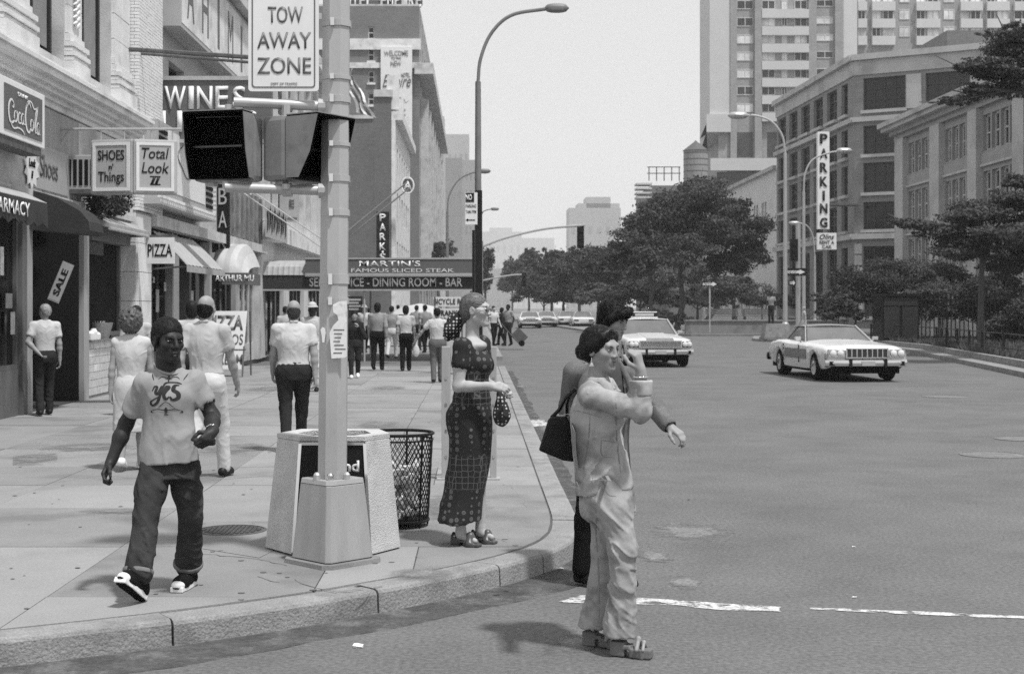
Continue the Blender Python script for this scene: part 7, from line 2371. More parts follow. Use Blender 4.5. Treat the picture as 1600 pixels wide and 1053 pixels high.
def strands(hair_obj, n, length, width, flow, seed=1, lift=.004, steps=4, curl=0.0, add=True):
    """fine locks laid over a hair surface, joined into the hair mesh"""
    me = hair_obj.data; rs = np.random.RandomState(seed)
    me.calc_loop_triangles()
    bvh = BVHTree.FromPolygons([v.co for v in me.vertices], [p.vertices[:] for p in me.polygons])
    np_ = len(me.polygons); idx = rs.randint(0, np_, n)
    V_, F_ = [], []
    loc = ORG[root_of(hair_obj).name][0]
    for k in idx:
        pl = me.polygons[int(k)]; p = pl.center.copy(); nrm = pl.normal.copy()
        L_ = length * rs.uniform(.5, 1.3); rows = []
        jit = Vector(rs.normal(size=3)) * curl
        for i in range(steps + 1):
            t = i / steps
            fl = Vector(flow(p + loc)) + jit
            tg = fl - nrm * fl.dot(nrm)
            if tg.length < 1e-5: tg = nrm.orthogonal()
            tg.normalize(); sd = tg.cross(nrm).normalized()
            w = width * (1 - .8 * t) * .5
            q = p + nrm * (lift * (.3 + math.sin(t * 2.6)))
            rows.append((q - sd * w, q + sd * w))
            if i < steps:
                p2 = p + tg * (L_ / steps)
                hit = bvh.find_nearest(p2)
                if hit[0] is not None: p, nrm = hit[0], hit[1]
                if curl: jit = jit * .5 + Vector(rs.normal(size=3)) * curl
        b = len(V_)
        for a_, c_ in rows: V_ += [a_, c_]
        for i in range(steps): F_.append((b + 2 * i, b + 2 * i + 1, b + 2 * i + 3, b + 2 * i + 2))
    bm = bmesh.new(); bm.from_mesh(me)
    vs = [bm.verts.new(v) for v in V_]
    for f_ in F_:
        fc = bm.faces.new([vs[i] for i in f_]); fc.smooth = True
    bm.to_mesh(me); bm.free(); me.update()

# ---- generic pedestrian
def pedestrian(label, loc, facing, H=1.72, stride=.0, arms=(.15, -.15), elb=(.25, .25), skin=None, hair=None, hair_style='short', top=None, top_style='tee', pants=None, shoes=None, group=None, h=.016, bulk=1.0, skirt=None, lean=0.0, head_turn=0.0, armpose=None, fem=False, belt=None, flare=0.0, hat=None):
    """whole figure posed by a few angles. facing: 0 looks away from the camera (+y), 180 towards it. arms: swing angles in rad of right, left"""
    s = H / 1.75
    skin = skin or SK_L; hair = hair or HAIR_D; top = top or M_white; pants = pants or M_black
    t = thing('person', label, 'person', loc, group=group)
    a = R(facing); f = Vector((-math.sin(a), math.cos(a), 0)); r = Vector((f.y, -f.x, 0)); u = Vector((0, 0, 1))
    o = Vector(loc)
    def X(x, y, z): return o + (r * x + f * (y + lean * z * .12) + u * z) * s
    dh = .03 * abs(stride)
    hipz = .93 - dh
    hip = {q: X(q * .085 * bulk, 0, hipz - .02) for q in (-1, 1)}
    ank, knee = {}, {}
    for q in (-1, 1):
        fw = stride * .36 * q
        back = fw < 0
        ank[q] = X(q * .085, fw, .09 + (.10 if (back and abs(stride) > .3) else 0) * abs(stride))
        km = (hip[q] + ank[q]) / 2
        knee[q] = km + f * (.05 + (.05 if back else .02) * abs(stride)) * s
    chest = X(0, .0, 1.28 - dh); neck = X(0, -.005, 1.47 - dh); waist = X(0, 0, 1.08 - dh)
    sh = {q: X(q * (.175 if not fem else .155) * bulk ** .5, -.005, 1.405 - dh) for q in (-1, 1)}
    el, wr = {}, {}
    for i, q in enumerate((1, -1)):
        sw, eb = arms[i], elb[i]
        el[q] = sh[q] + (f * math.sin(sw) - u * math.cos(sw) + r * q * .14).normalized() * .29 * s
        wr[q] = el[q] + (f * math.sin(sw + eb) - u * math.cos(sw + eb) + r * q * (.05 - .1 * eb)).normalized() * .25 * s
    if armpose:
        for key, val in armpose.items():
            q = 1 if key[1] == 'r' else -1
            (el if key[0] == 'e' else wr)[q] = X(*val)
    hd = a + head_turn; hf = Vector((-math.sin(hd), math.cos(hd), -.05))
    hc = X(0, .02, 1.615 - dh)
    bare_arm = top_style in ('tee', 'shirt', 'tank', 'halter')
    S = SDF()
    fine = h < .013
    Lh, ax = add_head(S, hc, hf, (0, 0, 1), s * 1.0, fine, fem)
    S.cone(neck - u * .02, hc - u * .06 * s - f * .012, .056 * s * (.9 if fem else 1), .053 * s * (.9 if fem else 1), .02)
    S.loft([(waist, .10 * s, .07 * s), (chest, .12 * s, .075 * s), (neck - u * .05 * s, .09 * s, .05 * s)], r, .03)
    for q in (-1, 1):
        S.cone(neck - u * .05 * s, sh[q], .045 * s, .045 * s, .03)
        up_arm(S, sh[q], el[q], wr[q], s, (.85 if fem else 1.0) * bulk ** .3)
        d = (wr[q] - el[q]).normalized()
        if fine: add_hand(S, wr[q], d, (r * q + f * .2), f, s * .98, .5, .1, .5)
        else: S.chain([wr[q], wr[q] + d * .08 * s, wr[q] + (d + f * .3) * .14 * s], [.027 * s, .036 * s, .018 * s], .02)
    if skirt is not None:
        for q in (-1, 1): S.chain([hip[q], knee[q], knee[q].lerp(ank[q], .35), ank[q]], [.07 * s, .05 * s, .05 * s, .034 * s], .02)
    link_mesh('body', S.mesh('body', h if not fine else min(h, .0095)), skin, t)
    # hair
    if hair_style != 'none':
        S = SDF()
        if hair_style == 'bald':
            S.ell(Lh(0, -.020, .025), (.0785 * s, .0975 * s, .088 * s), ax, .02); S.ell(Lh(0, -.05, -.04), (.066 * s, .055 * s, .06 * s), ax, .03)
            S.ell(Lh(0, .085, -.04), (.1 * s, .085 * s, .13 * s), ax, .012, 'sub')
            S.plane_cut(Lh(0, -.08, .022), u * .9 + f * .35, np.array(hc) - .2, np.array(hc) + .2)
            S.plane_cut(Lh(0, -.08, -.105), -u, np.array(hc) - .2, np.array(hc) + .2)
        else:
            S.ell(Lh(0, -.022, .040), (.080 * s, .098 * s, .084 * s), ax, .02)
            if hair_style in ('long', 'mid'): S.ell(Lh(0, -.055, -.03), (.082 * s, .06 * s, (.10 if hair_style == 'mid' else .15) * s), ax, .04)
            else: S.ell(Lh(0, -.06, -.005), (.07 * s, .05 * s, .07 * s), ax, .03)
            if hair_style == 'curly': S.ell(Lh(0, -.04, .02), (.125 * s, .125 * s, .135 * s), ax, .03)
            S.ell(Lh(0, .095, -.055), (.085 * s, .085 * s, .105 * s), ax, .015, 'sub')
        dn = folds(.022 if hair_style == 'curly' else .004, (45, 45, 40) if hair_style == 'curly' else (60, 60, 25), 3.3)
        ho_ = link_mesh('hair', S.mesh('hair', min(h, .010), dn), hair, t)
        if h < .013: strands(ho_, 500, .035, .006, (lambda p: (0, 0, -1)) if hair_style != 'curly' else (lambda p: (math.sin(p.z * 90), math.cos(p.x * 80), -.5)), 3, .004, 3, .6 if hair_style == 'curly' else .15)
    if hat is not None:
        S = SDF(); S.ell(Lh(0, -.01, .085), (.088 * s, .10 * s, .075 * s), ax, .02); S.ell(Lh(0, -.005, .06), (.13 * s, .15 * s, .014 * s), ax, .01)
        link_mesh('hat', S.mesh('hat', h * .8), hat, t)
    # top
    S = SDF(); kb = bulk
    hem = X(0, 0, .90 - dh) if top_style != 'tucked' and top_style != 'shirt' else X(0, 0, 1.0 - dh)
    if top_style == 'sweater': hem = X(0, 0, .84 - dh)
    ws = .135 if fem else .15
    S.loft([(hem, (.165 if not fem else .165) * s * kb, .115 * s * kb), (waist, ws * s * kb, .105 * s * kb), (chest, .178 * s * kb ** .7, .118 * s * kb ** .8), (X(0, -.005, 1.39 - dh), .17 * s, .095 * s), (X(0, -.008, 1.45 - dh), .088 * s, .066 * s), (X(0, -.006, 1.482 - dh), .062 * s, .058 * s)], r, .03)
    if top_style != 'halter':
        for q in (-1, 1):
            S.cone(X(q * .06, -.01, 1.435 - dh), sh[q], .046 * s, .056 * s, .05)
            if top_style == 'tank': continue
            e = .55 if bare_arm else 1.0
            if bare_arm:
                p = sh[q].lerp(el[q], e)
                S.cone(sh[q], p, .060 * s, .064 * s, .03)
                S.cone(p + (el[q] - sh[q]) * .04, p + (el[q] - sh[q]) * .25, .047 * s, .05 * s, .004, 'sub')
            else:
                S.chain([sh[q], el[q], wr[q]], [.060 * s, .052 * s, .042 * s], .03)
    S.plane_cut(hem, -u, np.array(o) + [-.6, -.6, 0], np.array(o) + [.6, .6, 1.5])
    link_mesh('top', S.mesh('top', h, folds(.008, (17, 17, 8), random.random() * 9, tilt=.8)), top, t)
    if top_style == 'shirt':
        S = SDF(); S.chain([X(-.055, .02, 1.47 - dh), X(-.03, -.055, 1.49 - dh), X(.03, -.055, 1.49 - dh), X(.055, .02, 1.47 - dh)], [.016 * s] * 4, .01)
        link_mesh('collar', S.mesh('collar', h * .7), top, t)
    # legs
    if skirt is None:
        S = SDF()
        S.loft([(X(0, 0, hipz - .1), .165 * s * kb, .125 * s * kb), (X(0, 0, hipz + .02), .168 * s * kb, .125 * s * kb), (X(0, 0, 1.03 - dh), .148 * s * kb, .108 * s * kb)], r, .03)
        for q in (-1, 1):
            S.ell(X(q * .07, -.06, hipz - .01), (.085 * s, .075 * s, .09 * s), (r, f, u), .04)
            S.chain([hip[q], knee[q], ank[q] + u * .0], [.098 * s * kb, .068 * s, (.058 + flare) * s], .03)
        S.plane_cut(X(0, 0, 1.02 - dh), u, np.array(o) + [-.6, -.6, .9], np.array(o) + [.6, .6, 1.6])
        link_mesh('trousers', S.mesh('trousers', h, folds(.008, (12, 12, 17), random.random() * 9, tilt=.6)), pants, t)
        if belt:
            S = SDF(); S.loft([(X(0, 0, 1.0 - dh), .153 * s * kb, .112 * s * kb), (X(0, 0, 1.035 - dh), .151 * s * kb, .110 * s * kb)], r, .005)
            link_mesh('belt', S.mesh('belt', h * .8), belt, t)
    else:
        S = SDF(); m_, hemz, w1 = skirt
        S.loft([(X(0, 0, 1.05 - dh), .135 * s * kb, .105 * s * kb), (X(0, -.01, hipz), .175 * s * kb, .135 * s * kb), (X(0, 0, (hemz + hipz) / 2), (.17 + w1) / 2 * s * kb, .14 * s), (X(0, stride * .04, hemz), w1 * s, w1 * .85 * s)], r, .03)
        S.plane_cut(X(0, 0, hemz + .01), -u, np.array(o) + [-.6, -.6, 0], np.array(o) + [.6, .6, 1.0])
        link_mesh('skirt', S.mesh('skirt', h, folds(.008, (10, 10, 2.5), 2.2)), m_, t)
    for q in (-1, 1):
        tip = ank[q] + f * .19 * s; hl = ank[q] - f * .07 * s
        if ank[q].z > o.z + .12 * s:        # trailing foot on its toe
            hl.z = ank[q].z - .06 * s; tip.z = o.z + .004
        else: hl.z = tip.z = o.z + .003
        shoe(t, hl, tip, shoes or M_black, s, h=h * .8)
    return t
# ---- foreground people, joints read off the photograph
def project_on(o, me, target, axis=(0, 1, 0), lift=.0025):
    """drape a flat print over the surface of a garment along an axis (world coordinates)"""
    loc = ORG[root_of(target).name][0]
    T_ = BVHTree.FromPolygons([v.co + loc for v in target.data.vertices], [p.vertices[:] for p in target.data.polygons])
    d = Vector(axis)
    for v in me.vertices:
        w = v.co + loc
        hit = T_.ray_cast(w - d * 1.0, d, 2.0)
        if hit[0] is not None: v.co = hit[0] - d * lift - loc
    me.update()
def zbox(c, z0, z1, w=.5):
    return np.array([c.x - w, c.y - w, z0]), np.array([c.x + w, c.y + w, z1])
UPV = Vector((0, 0, 1))

# ---------------- walking young man in printed T-shirt
def walking_man():
    Y0 = 8.2
    t = thing('person', 'young man in pale printed T-shirt and dark cuffed jeans striding to the kerb', 'person', G(255, 925, SW))
    J = lambda px, py, dy=0.0: W(px, py, Y0 + dy)
    r = Vector((-1, .12, 0)).normalized()
    shR, shL = J(227, 600, -.02), J(303, 596, .04)
    elR, wrR = J(197, 662, .05), J(173, 722, -.03)
    elL, wrL = J(332, 650, .06), J(331, 676, -.17)
    S = SDF()
    hf = Vector((.62, -.78, -.05)); hs = 1.06
    hc = J(263, 532, -.03)
    L, ax = add_head(S, hc, hf, (.03, 0, 1), hs)
    S.cone(J(264, 580, .02), J(262, 553, .005), .076, .067, .02)
    S.loft([(J(264, 700), .13, .08), (J(264, 620), .14, .085), (J(264, 590, .01), .12, .06)], r, .03)
    for sh, el, wr in ((shR, elR, wrR), (shL, elL, wrL)):
        S.cone(J(264, 600, .02), sh, .045, .045, .04)
        S.chain([sh, sh.lerp(el, .4), el, el.lerp(wr, .35), wr], [.046, .050, .040, .042, .028], .03)
    dR = (wrR - elR).normalized()
    add_hand(S, wrR, (dR + Vector((-.1, -.35, -.1))).normalized(), Vector((-.55, .35, .6)), Vector((.3, -.9, 0)), 1.03, .75, .15, .6)
    add_hand(S, wrL, Vector((-.30, -.75, -.42)), Vector((.75, -.25, .35)), Vector((-.1, -.2, .9)), 1.03, fist=True, thumb=.8)
    body = link_mesh('body', S.mesh('body', .0062), SK_D, t)
    face_parts(t, L, ax, hs, lip=mat('dark_lips', .085, .4, .1, 20), mouth_open=.003, squint=.8)
    S = SDF()
    S.ell(L(0, -.022, .044), (.080 * hs, .097 * hs, .085 * hs), ax, .02); S.ell(L(0, -.056, -.002), (.067 * hs, .047 * hs, .06 * hs), ax, .03)
    S.ell(L(0, .112, -.045), (.085 * hs, .088 * hs, .105 * hs), ax, .012, 'sub')
    for q in (-1, 1): S.cone(L(q * .076, .012, -.03), L(q * .07, .02, .02), .005, .010, .01)
    ho_ = link_mesh('hair', S.mesh('hair', .006, folds(.0035, (80, 80, 80), 1.0)), HAIR_D, t)
    strands(ho_, 1800, .008, .004, lambda p: (math.sin(p.z * 300), math.cos(p.x * 270), .3), 3, .0018, 2, .8)
    M_tee = cloth('heather_tee', .225, .10, scale=6, fine=.1, spots=.12)
    S = SDF()
    S.loft([(J(265, 730), .180, .145), (J(264, 700), .166, .130), (J(264, 655), .146, .110), (J(265, 620, 0), .154, .116), (J(265, 601, .015), .146, .096), (J(264, 586, .02), .100, .076), (J(264, 575, .02), .075, .066)], r, .03)
    for sh, el, f_ in ((shR, elR, .62), (shL, elL, .52)):
        S.cone(J(264, 597, .02), sh, .056, .062, .05)
        p = sh.lerp(el, f_)
        S.cone(sh, p, .063, .069, .03)
        S.cone(p + (el - sh) * .05, p + (el - sh) * .35, .052, .055, .006, 'sub')
    S.ell(J(263, 573, .0), (.066, .066, .035), None, .008, 'sub')
    S.plane_cut(J(264, 722), Vector((.07, 0, -1)), *zbox(J(264, 722), .2, 1.3))
    shirt = link_mesh('t_shirt', S.mesh('t_shirt', .0075, folds(.014, (10, 10, 5), 2.0, tilt=1.0)), M_tee, t)
    S = SDF()
    pts = [J(263 + 18 * math.cos(a) * 1.05, 575 + 9 * max(-.9, math.sin(a)) + 3 * math.cos(a), -.075 * math.sin(a) + .01) for a in np.linspace(-.6, math.pi + .6, 13)]
    S.chain(pts, [.008] * 13, .004)
    link_mesh('neckband', S.mesh('neckband', .005), M_tee, t)
    M_prt = mat('tee_print', .022, .9, .3, 30)
    st = [([(.0, .55), (.08, .75), (.16, .7), (.12, .5), (.2, .42), (.34, .75), (.3, .4), (.2, .05), (.02, -.12), (-.05, .05), (.25, .3)], 0.0086),
          ([(.42, .3), (.5, .55), (.58, .7), (.48, .72), (.42, .4), (.5, .18), (.62, .3)], 0.0101),
          ([(.36, .62), (.45, .9), (.8, .92), (1.0, .85)], 0.0058),
          ([(.92, .8), (.78, .78), (.74, .6), (.9, .45), (.92, .25), (.74, .15), (.64, .3)], 0.0122)]
    o = script(st, J(254, 614, -.2), XR, UP, .165, .125, M_prt, t, name='shirt_print'); project_on(o, o.data, shirt)
    st = [([(.0, .3), (.2, .42), (.5, .35), (.8, .42), (1.0, .3)], 0.0043), ([(.0, .3), (-.03, .15), (.06, .1)], 0.0036), ([(1.0, .3), (1.03, .15), (.94, .1)], 0.0036), ([(.5, .6), (.5, .05)], 0.0086), ([(.42, -.08), (.58, -.08)], 0.0058), ([(.2, .5), (.5, 1.1), (.8, .5)], 0.0025)]
    o = script(st, J(254, 640, -.2), XR, UP, .17, .06, M_prt, t, name='shirt_print'); project_on(o, o.data, shirt)
    st = [([(.2, .5), (.3, .7), (.5, .6), (.7, .7), (.8, .5)], 0.0029), ([(.5, .95), (.5, .2)], 0.0043), ([(.4, .5), (.6, .5)], 0.0029), ([(.0, 1.0), (.08, .4)], 0.0029), ([(1.0, 1.0), (.9, .4)], 0.0029)]
    o = script(st, J(256, 594, -.2), XR, UP, .2, .06, M_prt, t, name='shirt_print'); project_on(o, o.data, shirt)
    M_jean = cloth('dark_denim', .045, .45, scale=5, bump=.2, bscale=220, fine=.15)
    hipR, hipL = J(243, 732, -.02), J(286, 730, .04)
    knR, knL = J(229, 808, -.16), J(298, 806, .06)
    anR, anL = J(216, 892, -.27), J(294, 880, .20)
    S = SDF()
    S.loft([(J(264, 745), .150, .118), (J(264, 722), .146, .108), (J(264, 700), .13, .095)], r, .03)
    S.chain([hipR, hipR.lerp(knR, .5), knR, anR], [.096, .083, .066, .078], .03)
    S.chain([hipL, hipL.lerp(knL, .5), knL, anL], [.096, .082, .065, .080], .03)
    for a, k_ in ((anR, knR), (anL, knL)):
        d = (a - k_).normalized(); S.cone(a + d * .03, a + d * .14, .048, .05, .004, 'sub')
    S.plane_cut(J(264, 702), UPV, *zbox(J(264, 700), .7, 1.4))
    link_mesh('jeans', S.mesh('jeans', .0075, folds(.011, (10, 10, 15), 5.0, tilt=.9)), M_jean, t)
    M_cuff = cloth('denim_cuff', .13, .2)
    for a, k_, rr in ((anR, knR, .086), (anL, knL, .088)):
        d = (a - k_).normalized(); S = SDF()
        S.cone(a - d * .012, a + d * .006, rr, rr + .001, .004); S.cone(a - d * .3, a + d * .3, rr - .016, rr - .016, .004, 'sub')
        S.plane_cut(a - d * .014, -d, *zbox(a, a.z - .3, a.z + .3, .3)); S.plane_cut(a + d * .012, d, *zbox(a, a.z - .3, a.z + .3, .3))
        link_mesh('jeans_cuff', S.mesh('jeans_cuff', .006), M_cuff, t)
    M_can = cloth('black_canvas', .010); M_rub = mat('white_rubber', .68, .6, .08, 20)
    # planted rear foot, pointing at the camera; lifted leading foot with its sole showing
    h1, t1 = G(297, 899, SW), G(287, 915, SW)
    h1.z = SW + .004; h1.y = t1.y + .26
    for hl, tp, yaw in ((Vector((anL.x + .01, anL.y + .07, SW + .004)), Vector((anL.x - .03, anL.y - .20, SW + .004)), 0), (Vector((anR.x + .012, anR.y + .03, SW + .012)), Vector((anR.x - .065, anR.y - .175, SW + .155)), 0)):
        sh_ = shoe(t, hl, tp, M_can, 1.05, M_rub, .03, .006, .085)
        d = (tp - hl).normalized(); rr = d.cross(UPV).normalized(); uu = rr.cross(d)
        S = SDF()
        S.loft([(hl + d * .02 - uu * .006, .034, .030), (hl + d * .02 - uu * .001, .034, .030)], rr)
        for a0, a1, w0, w1 in ((.05, .35, .034, .035), (.35, .7, .035, .041), (.7, .93, .041, .034)):
            LL = (tp - hl).length
            S.add(_slab(hl + d * a0 * LL - uu * .005, hl + d * a1 * LL - uu * .005, rr, uu, w0, w1, .006), np.minimum(hl, tp) - .1, np.maximum(hl, tp) + .1, .004)
        link_mesh('outsole', S.mesh('outsole', .006), M_rubber, sh_)
        S = SDF(); S.ell(hl + d * (.85 * LL) + uu * .036, (.04, .046, .030), (rr, d, uu), .01)
        link_mesh('toe_cap', S.mesh('toe_cap', .005), M_rub, sh_)
        for k in range(4):
            c = hl + d * (.13 + k * .025) + uu * (.088 - k * .008)
            MB().obox(c, rr * .026, d * .004, uu * .003).build('lace', M_rub, sh_)
    # wristband and small dark box in the left hand
    S = SDF(); dl = (wrL - elL).normalized()
    a, b = dl.orthogonal().normalized(), dl.cross(dl.orthogonal()).normalized()
    c = wrL - dl * .035
    S.chain([c + (a * math.cos(q) + b * math.sin(q)) * .036 for q in np.linspace(0, 2 * math.pi, 13)], [.004] * 13, .003)
    link_mesh('bracelet', S.mesh('bracelet', .003), M_chrome, t)
    o = MB().obox(wrL + Vector((.008, -.085, -.045)), (.026, 0, 0), (0, .028, 0), (0, 0, .018)).build('hand_pouch', M_black, bevel=.008)
    tag(o, "small dark object held in the walking young man's fist", 'pouch')
walking_man()

# ---------------- woman in denim suit on platform sandals
def denim_woman():
    Y0 = 7.43
    t = thing('person', 'dark-haired woman in pale faded denim suit and platform sandals in the road', 'person', G(955, 1012, 0.0))
    J = lambda px, py, dy=0.0: W(px, py, Y0 + dy)
    f = Vector((.93, -.37, 0)).normalized(); r = Vector((f.y, -f.x, 0))
    hs = .98; hc = J(941, 545, 0)
    hf = Vector((.70, -.71, -.08))
    shR, elR, wrR = J(921, 616, -.15), J(1001, 643, -.20), J(1001, 580, -.20)
    shL, elL, wrL = J(948, 612, .17), J(955, 690, .25), J(965, 745, .15)
    S = SDF()
    L, ax = add_head(S, hc, hf, (-.05, 0, 1), hs, True, True)
    S.cone(J(931, 606, .01), J(936, 568, .01), .053, .048, .02)
    S.loft([(J(930, 720), .11, .085), (J(927, 640), .13, .09), (J(930, 610), .1, .06)], r, .03)
    for sh, el, wr in ((shR, elR, wrR), (shL, elL, wrL)):
        S.cone(J(932, 612), sh, .05, .05, .03); S.chain([sh, el, el.lerp(wr, .35), wr], [.045, .036, .036, .024], .02)
    dR = (wrR - elR).normalized()
    add_hand(S, wrR, Vector((-.22, -.05, .97)), Vector((.75, -.65, .1)), Vector((-.8, -.5, 0)), .98, fist=True, thumb=.7)
    # neck opening chest
    # feet
    for a, b in (((955, 985, -.10), (990, 1001, -.14)), ((925, 980, .1), (948, 994, .06))):
        S.chain([J(*a) + UPV * .12, J(*a) + UPV * .02, J(*b)], [.04, .04, .03], .02)
    link_mesh('body', S.mesh('body', .006), SK_M, t)
    face_parts(t, L, ax, hs, lip=mat('woman_lips', .12, .4, .1, 20), squint=.75, bw_=.6, brow=mat('woman_brow', .035, .8, .2, 30))
    # hair: centre parted, swept back over the ears into a low bun
    S = SDF()
    S.ell(L(0, -.030, .036), (.087 * hs, .104 * hs, .090 * hs), ax, .02); S.ell(L(0, -.066, -.012), (.08 * hs, .06 * hs, .072 * hs), ax, .03)
    S.ell(L(-.0, -.125, -.028), (.05, .045, .045), ax, .015)
    S.ell(L(0, .118, -.045), (.085 * hs, .088 * hs, .118 * hs), ax, .012, 'sub')
    for q in (-1, 1): S.chain([L(q * .010, .050, .102), L(q * .050, .040, .072), L(q * .071, -.002, .020), L(q * .060, -.07, -.03)], [.010, .017, .026, .028], .018)
    S.cone(L(0, .105, .105), L(0, .02, .14), .006, .004, .006, 'sub')
    ho_ = link_mesh('hair', S.mesh('hair', .0055, folds(.003, (30, 30, 75), 1.0)), mat('black_hair', .007, .38, .4, 30, bump=.35, bscale=60, stretch=(1, 1, .3), spec=.35), t)
    bun = L(0, -.125, -.028); strands(ho_, 1600, .06, .0035, lambda p: bun - p, 4, .0025, 4, .05)
    ear = MB(); c = L(.083, 0, -.062); ear.tube([c + Vector((0, 0, .02)), c], .0025, 5)
    for k in range(5): ear.tube([c, c + Vector((-.012 + .006 * k, -.004, -.026))], .002, 4)
    ear.build('earring', M_chrome, t)
    M_den = cloth('faded_denim', .28, .22, scale=8, bump=.06, bscale=300, spots=.42, fine=.10, crease=.5, cscale=6)
    # shirt
    S = SDF()
    S.loft([(J(946, 772), .150, .152), (J(942, 740), .147, .148), (J(935, 700), .140, .134), (J(929, 650), .142, .126), (J(929, 622), .136, .105), (J(931, 606), .095, .082), (J(933, 595), .063, .062), (J(934, 590), .058, .058)], r, .03)
    S.ell(J(951, 646, -.07), (.07, .07, .065), None, .05); S.ell(J(957, 646, .06), (.07, .07, .065), None, .05)
    S.cone(J(931, 614), shR, .050, .055, .05); S.cone(J(936, 614), shL, .050, .055, .05)
    S.chain([shR, shR.lerp(elR, .5), elR], [.056, .053, .052], .03)
    S.cone(elR, elR.lerp(wrR, .52), .052, .052, .03)
    S.chain([shL, elL, wrL], [.064, .052, .042], .03)
    
    # curved shirt tails
    c = J(950, 762, -.1)
    S.plane_cut(J(947, 766), Vector((.12, 0, -1)), *zbox(J(947, 768), .4, 1.1))
    S.ell(J(953, 778, -.20), (.075, .12, .115), None, .02, 'sub'); S.ell(J(948, 782, 0), (.130, .13, .09), None, .01, 'sub')
    shirt = link_mesh('denim_shirt', S.mesh('denim_shirt', .007, folds(.015, (11, 11, 12), 7.0, tilt=-.9)), M_den, t)
    S = SDF(); d = (wrR - elR).normalized(); pcf = elR.lerp(wrR, .58)
    S.cone(pcf - d * .035, pcf + d * .035, .056, .060, .004); S.cone(pcf - d * .2, pcf + d * .2, .043, .046, .004, 'sub')
    S.plane_cut(pcf - d * .037, -d, *zbox(pcf, pcf.z - .3, pcf.z + .3, .3)); S.plane_cut(pcf + d * .04, d, *zbox(pcf, pcf.z - .3, pcf.z + .3, .3))
    link_mesh('rolled_cuff', S.mesh('rolled_cuff', .006, folds(.004, (12, 12, 12), 3)), M_den, t)
    S = SDF()     # collar
    S.chain([J(938, 590, -.07), J(924, 594, -.03), J(924, 594, .05), J(936, 592, .08)], [.009, .013, .013, .009], .012); S.chain([J(937, 591, -.075), J(953, 607, -.09)], [.011, .006], .012); S.chain([J(940, 592, .07), J(962, 610, -.02)], [.011, .006], .01)
    S.chain([J(929, 593, -.06), J(946, 611, -.115)], [.010, .004], .014)
    S = SDF()
    for (px, py, dy), ax1, n1, ra in (((945, 602, -.085), (.62, -.18, -.76), (-.1, -.85, .5), (.052, .02, .009)), ((926, 594, -.045), (.55, -.75, -.1), (-.6, -.3, .7), (.05, .02, .010)), ((927, 592, .04), (-.2, 1, 0), (-.8, 0, .6), (.05, .02, .010)), ((952, 601, .03), (.7, -.5, -.5), (.3, -.2, .9), (.045, .018, .008))):
        a1 = Vector(ax1).normalized(); n_ = Vector(n1); n_ = (n_ - a1 * n_.dot(a1)).normalized(); b1 = n_.cross(a1)
        S.ell(J(px, py, dy), (ra[0], ra[1], ra[2]), (a1, b1, n_), .008)
    link_mesh('collar', S.mesh('collar', .0045), M_den, t)
    S = SDF(); c = wrR - d * .03; a_, b_ = d.orthogonal().normalized(), d.cross(d.orthogonal()).normalized()
    S.chain([c + (a_ * math.cos(q) + b_ * math.sin(q)) * .034 for q in np.linspace(0, 2 * math.pi, 13)], [.0045] * 13, .003)
    link_mesh('bracelet', S.mesh('bracelet', .003), M_chrome, t)
    # trousers
    S = SDF()
    S.loft([(J(951, 800), .140, .138), (J(950, 772), .142, .140), (J(946, 735), .128, .12)], r, .03)
    S.ell(J(933, 790, 0), (.075, .11, .09), None, .05)
    S.chain([J(957, 795, -.07), J(972, 858, -.11), J(974, 915, -.11), J(968, 990, -.10)], [.092, .070, .064, .088], .035)
    S.chain([J(948, 795, .07), J(945, 858, .08), J(938, 915, .09), J(928, 984, .10)], [.092, .068, .062, .086], .035)
    S.cone(J(968, 1000, -.10), J(967, 1020, -.10), .072, .075, .004, 'sub'); S.cone(J(928, 994, .10), J(927, 1014, .10), .070, .075, .004, 'sub')
    S.plane_cut(J(946, 992, -.1), Vector((-.05, 0, -1)), *zbox(J(946, 992), -.2, .4))
    S.plane_cut(J(946, 740), UPV, *zbox(J(946, 740), .85, 1.4))
    flares = link_mesh('denim_flares', S.mesh('denim_flares', .007, folds(.012, (9, 9, 17), 4.0, tilt=.9)), cloth('faded_denim_flares', .245, .22, scale=8, bump=.06, bscale=300, spots=.42, fine=.10, crease=.5, cscale=6), t)
    # platform sandals
    M_plat = mat('platform_sole', .11, .7, .2, 15)
    for (hx, hy), (tx_, ty_) in (((-.005, -.11), (.205, -.19)), ((-.13, .11), (.07, .03))):
        o0 = J(955, 985); hl = Vector((o0.x + hx, Y0 + hy, .004)); tp = Vector((o0.x + tx_ - .02, Y0 + ty_, .004))
        d = (tp - hl).normalized(); rr = d.cross(UPV); LL = (tp - hl).length
        S = SDF()
        for a0, a1, w0, w1, z0, z1 in ((0, .33, .033, .034, 0, .075), (.33, .5, .034, .036, .04, .06), (.5, .8, .036, .042, 0, .045), (.8, 1.0, .042, .03, 0, .045)):
            S.add(_slab(hl + d * a0 * LL + UPV * z0, hl + d * a1 * LL + UPV * z0, rr, UPV, w0, w1, z1 - z0 + (.0)), np.minimum(hl, tp) - .1, np.maximum(hl, tp) + .12, .012)
        so = link_mesh('platform_sandal', S.mesh('platform_sandal', .005), M_plat, t)
        S = SDF()
        S.chain([hl + d * .68 * LL + rr * .04 + UPV * .045, hl + d * .68 * LL + UPV * .095, hl + d * .68 * LL - rr * .04 + UPV * .045], [.012] * 3, .01)
        S.chain([hl + d * .84 * LL + rr * .038 + UPV * .045, hl + d * .82 * LL + UPV * .08, hl + d * .84 * LL - rr * .038 + UPV * .045], [.009] * 3, .01)
        link_mesh('strap', S.mesh('strap', .005), mat('tan_leather', .2, .5, .1, 20), so)
    M_seam = mat('denim_seam', .17, .9, .2, 20)
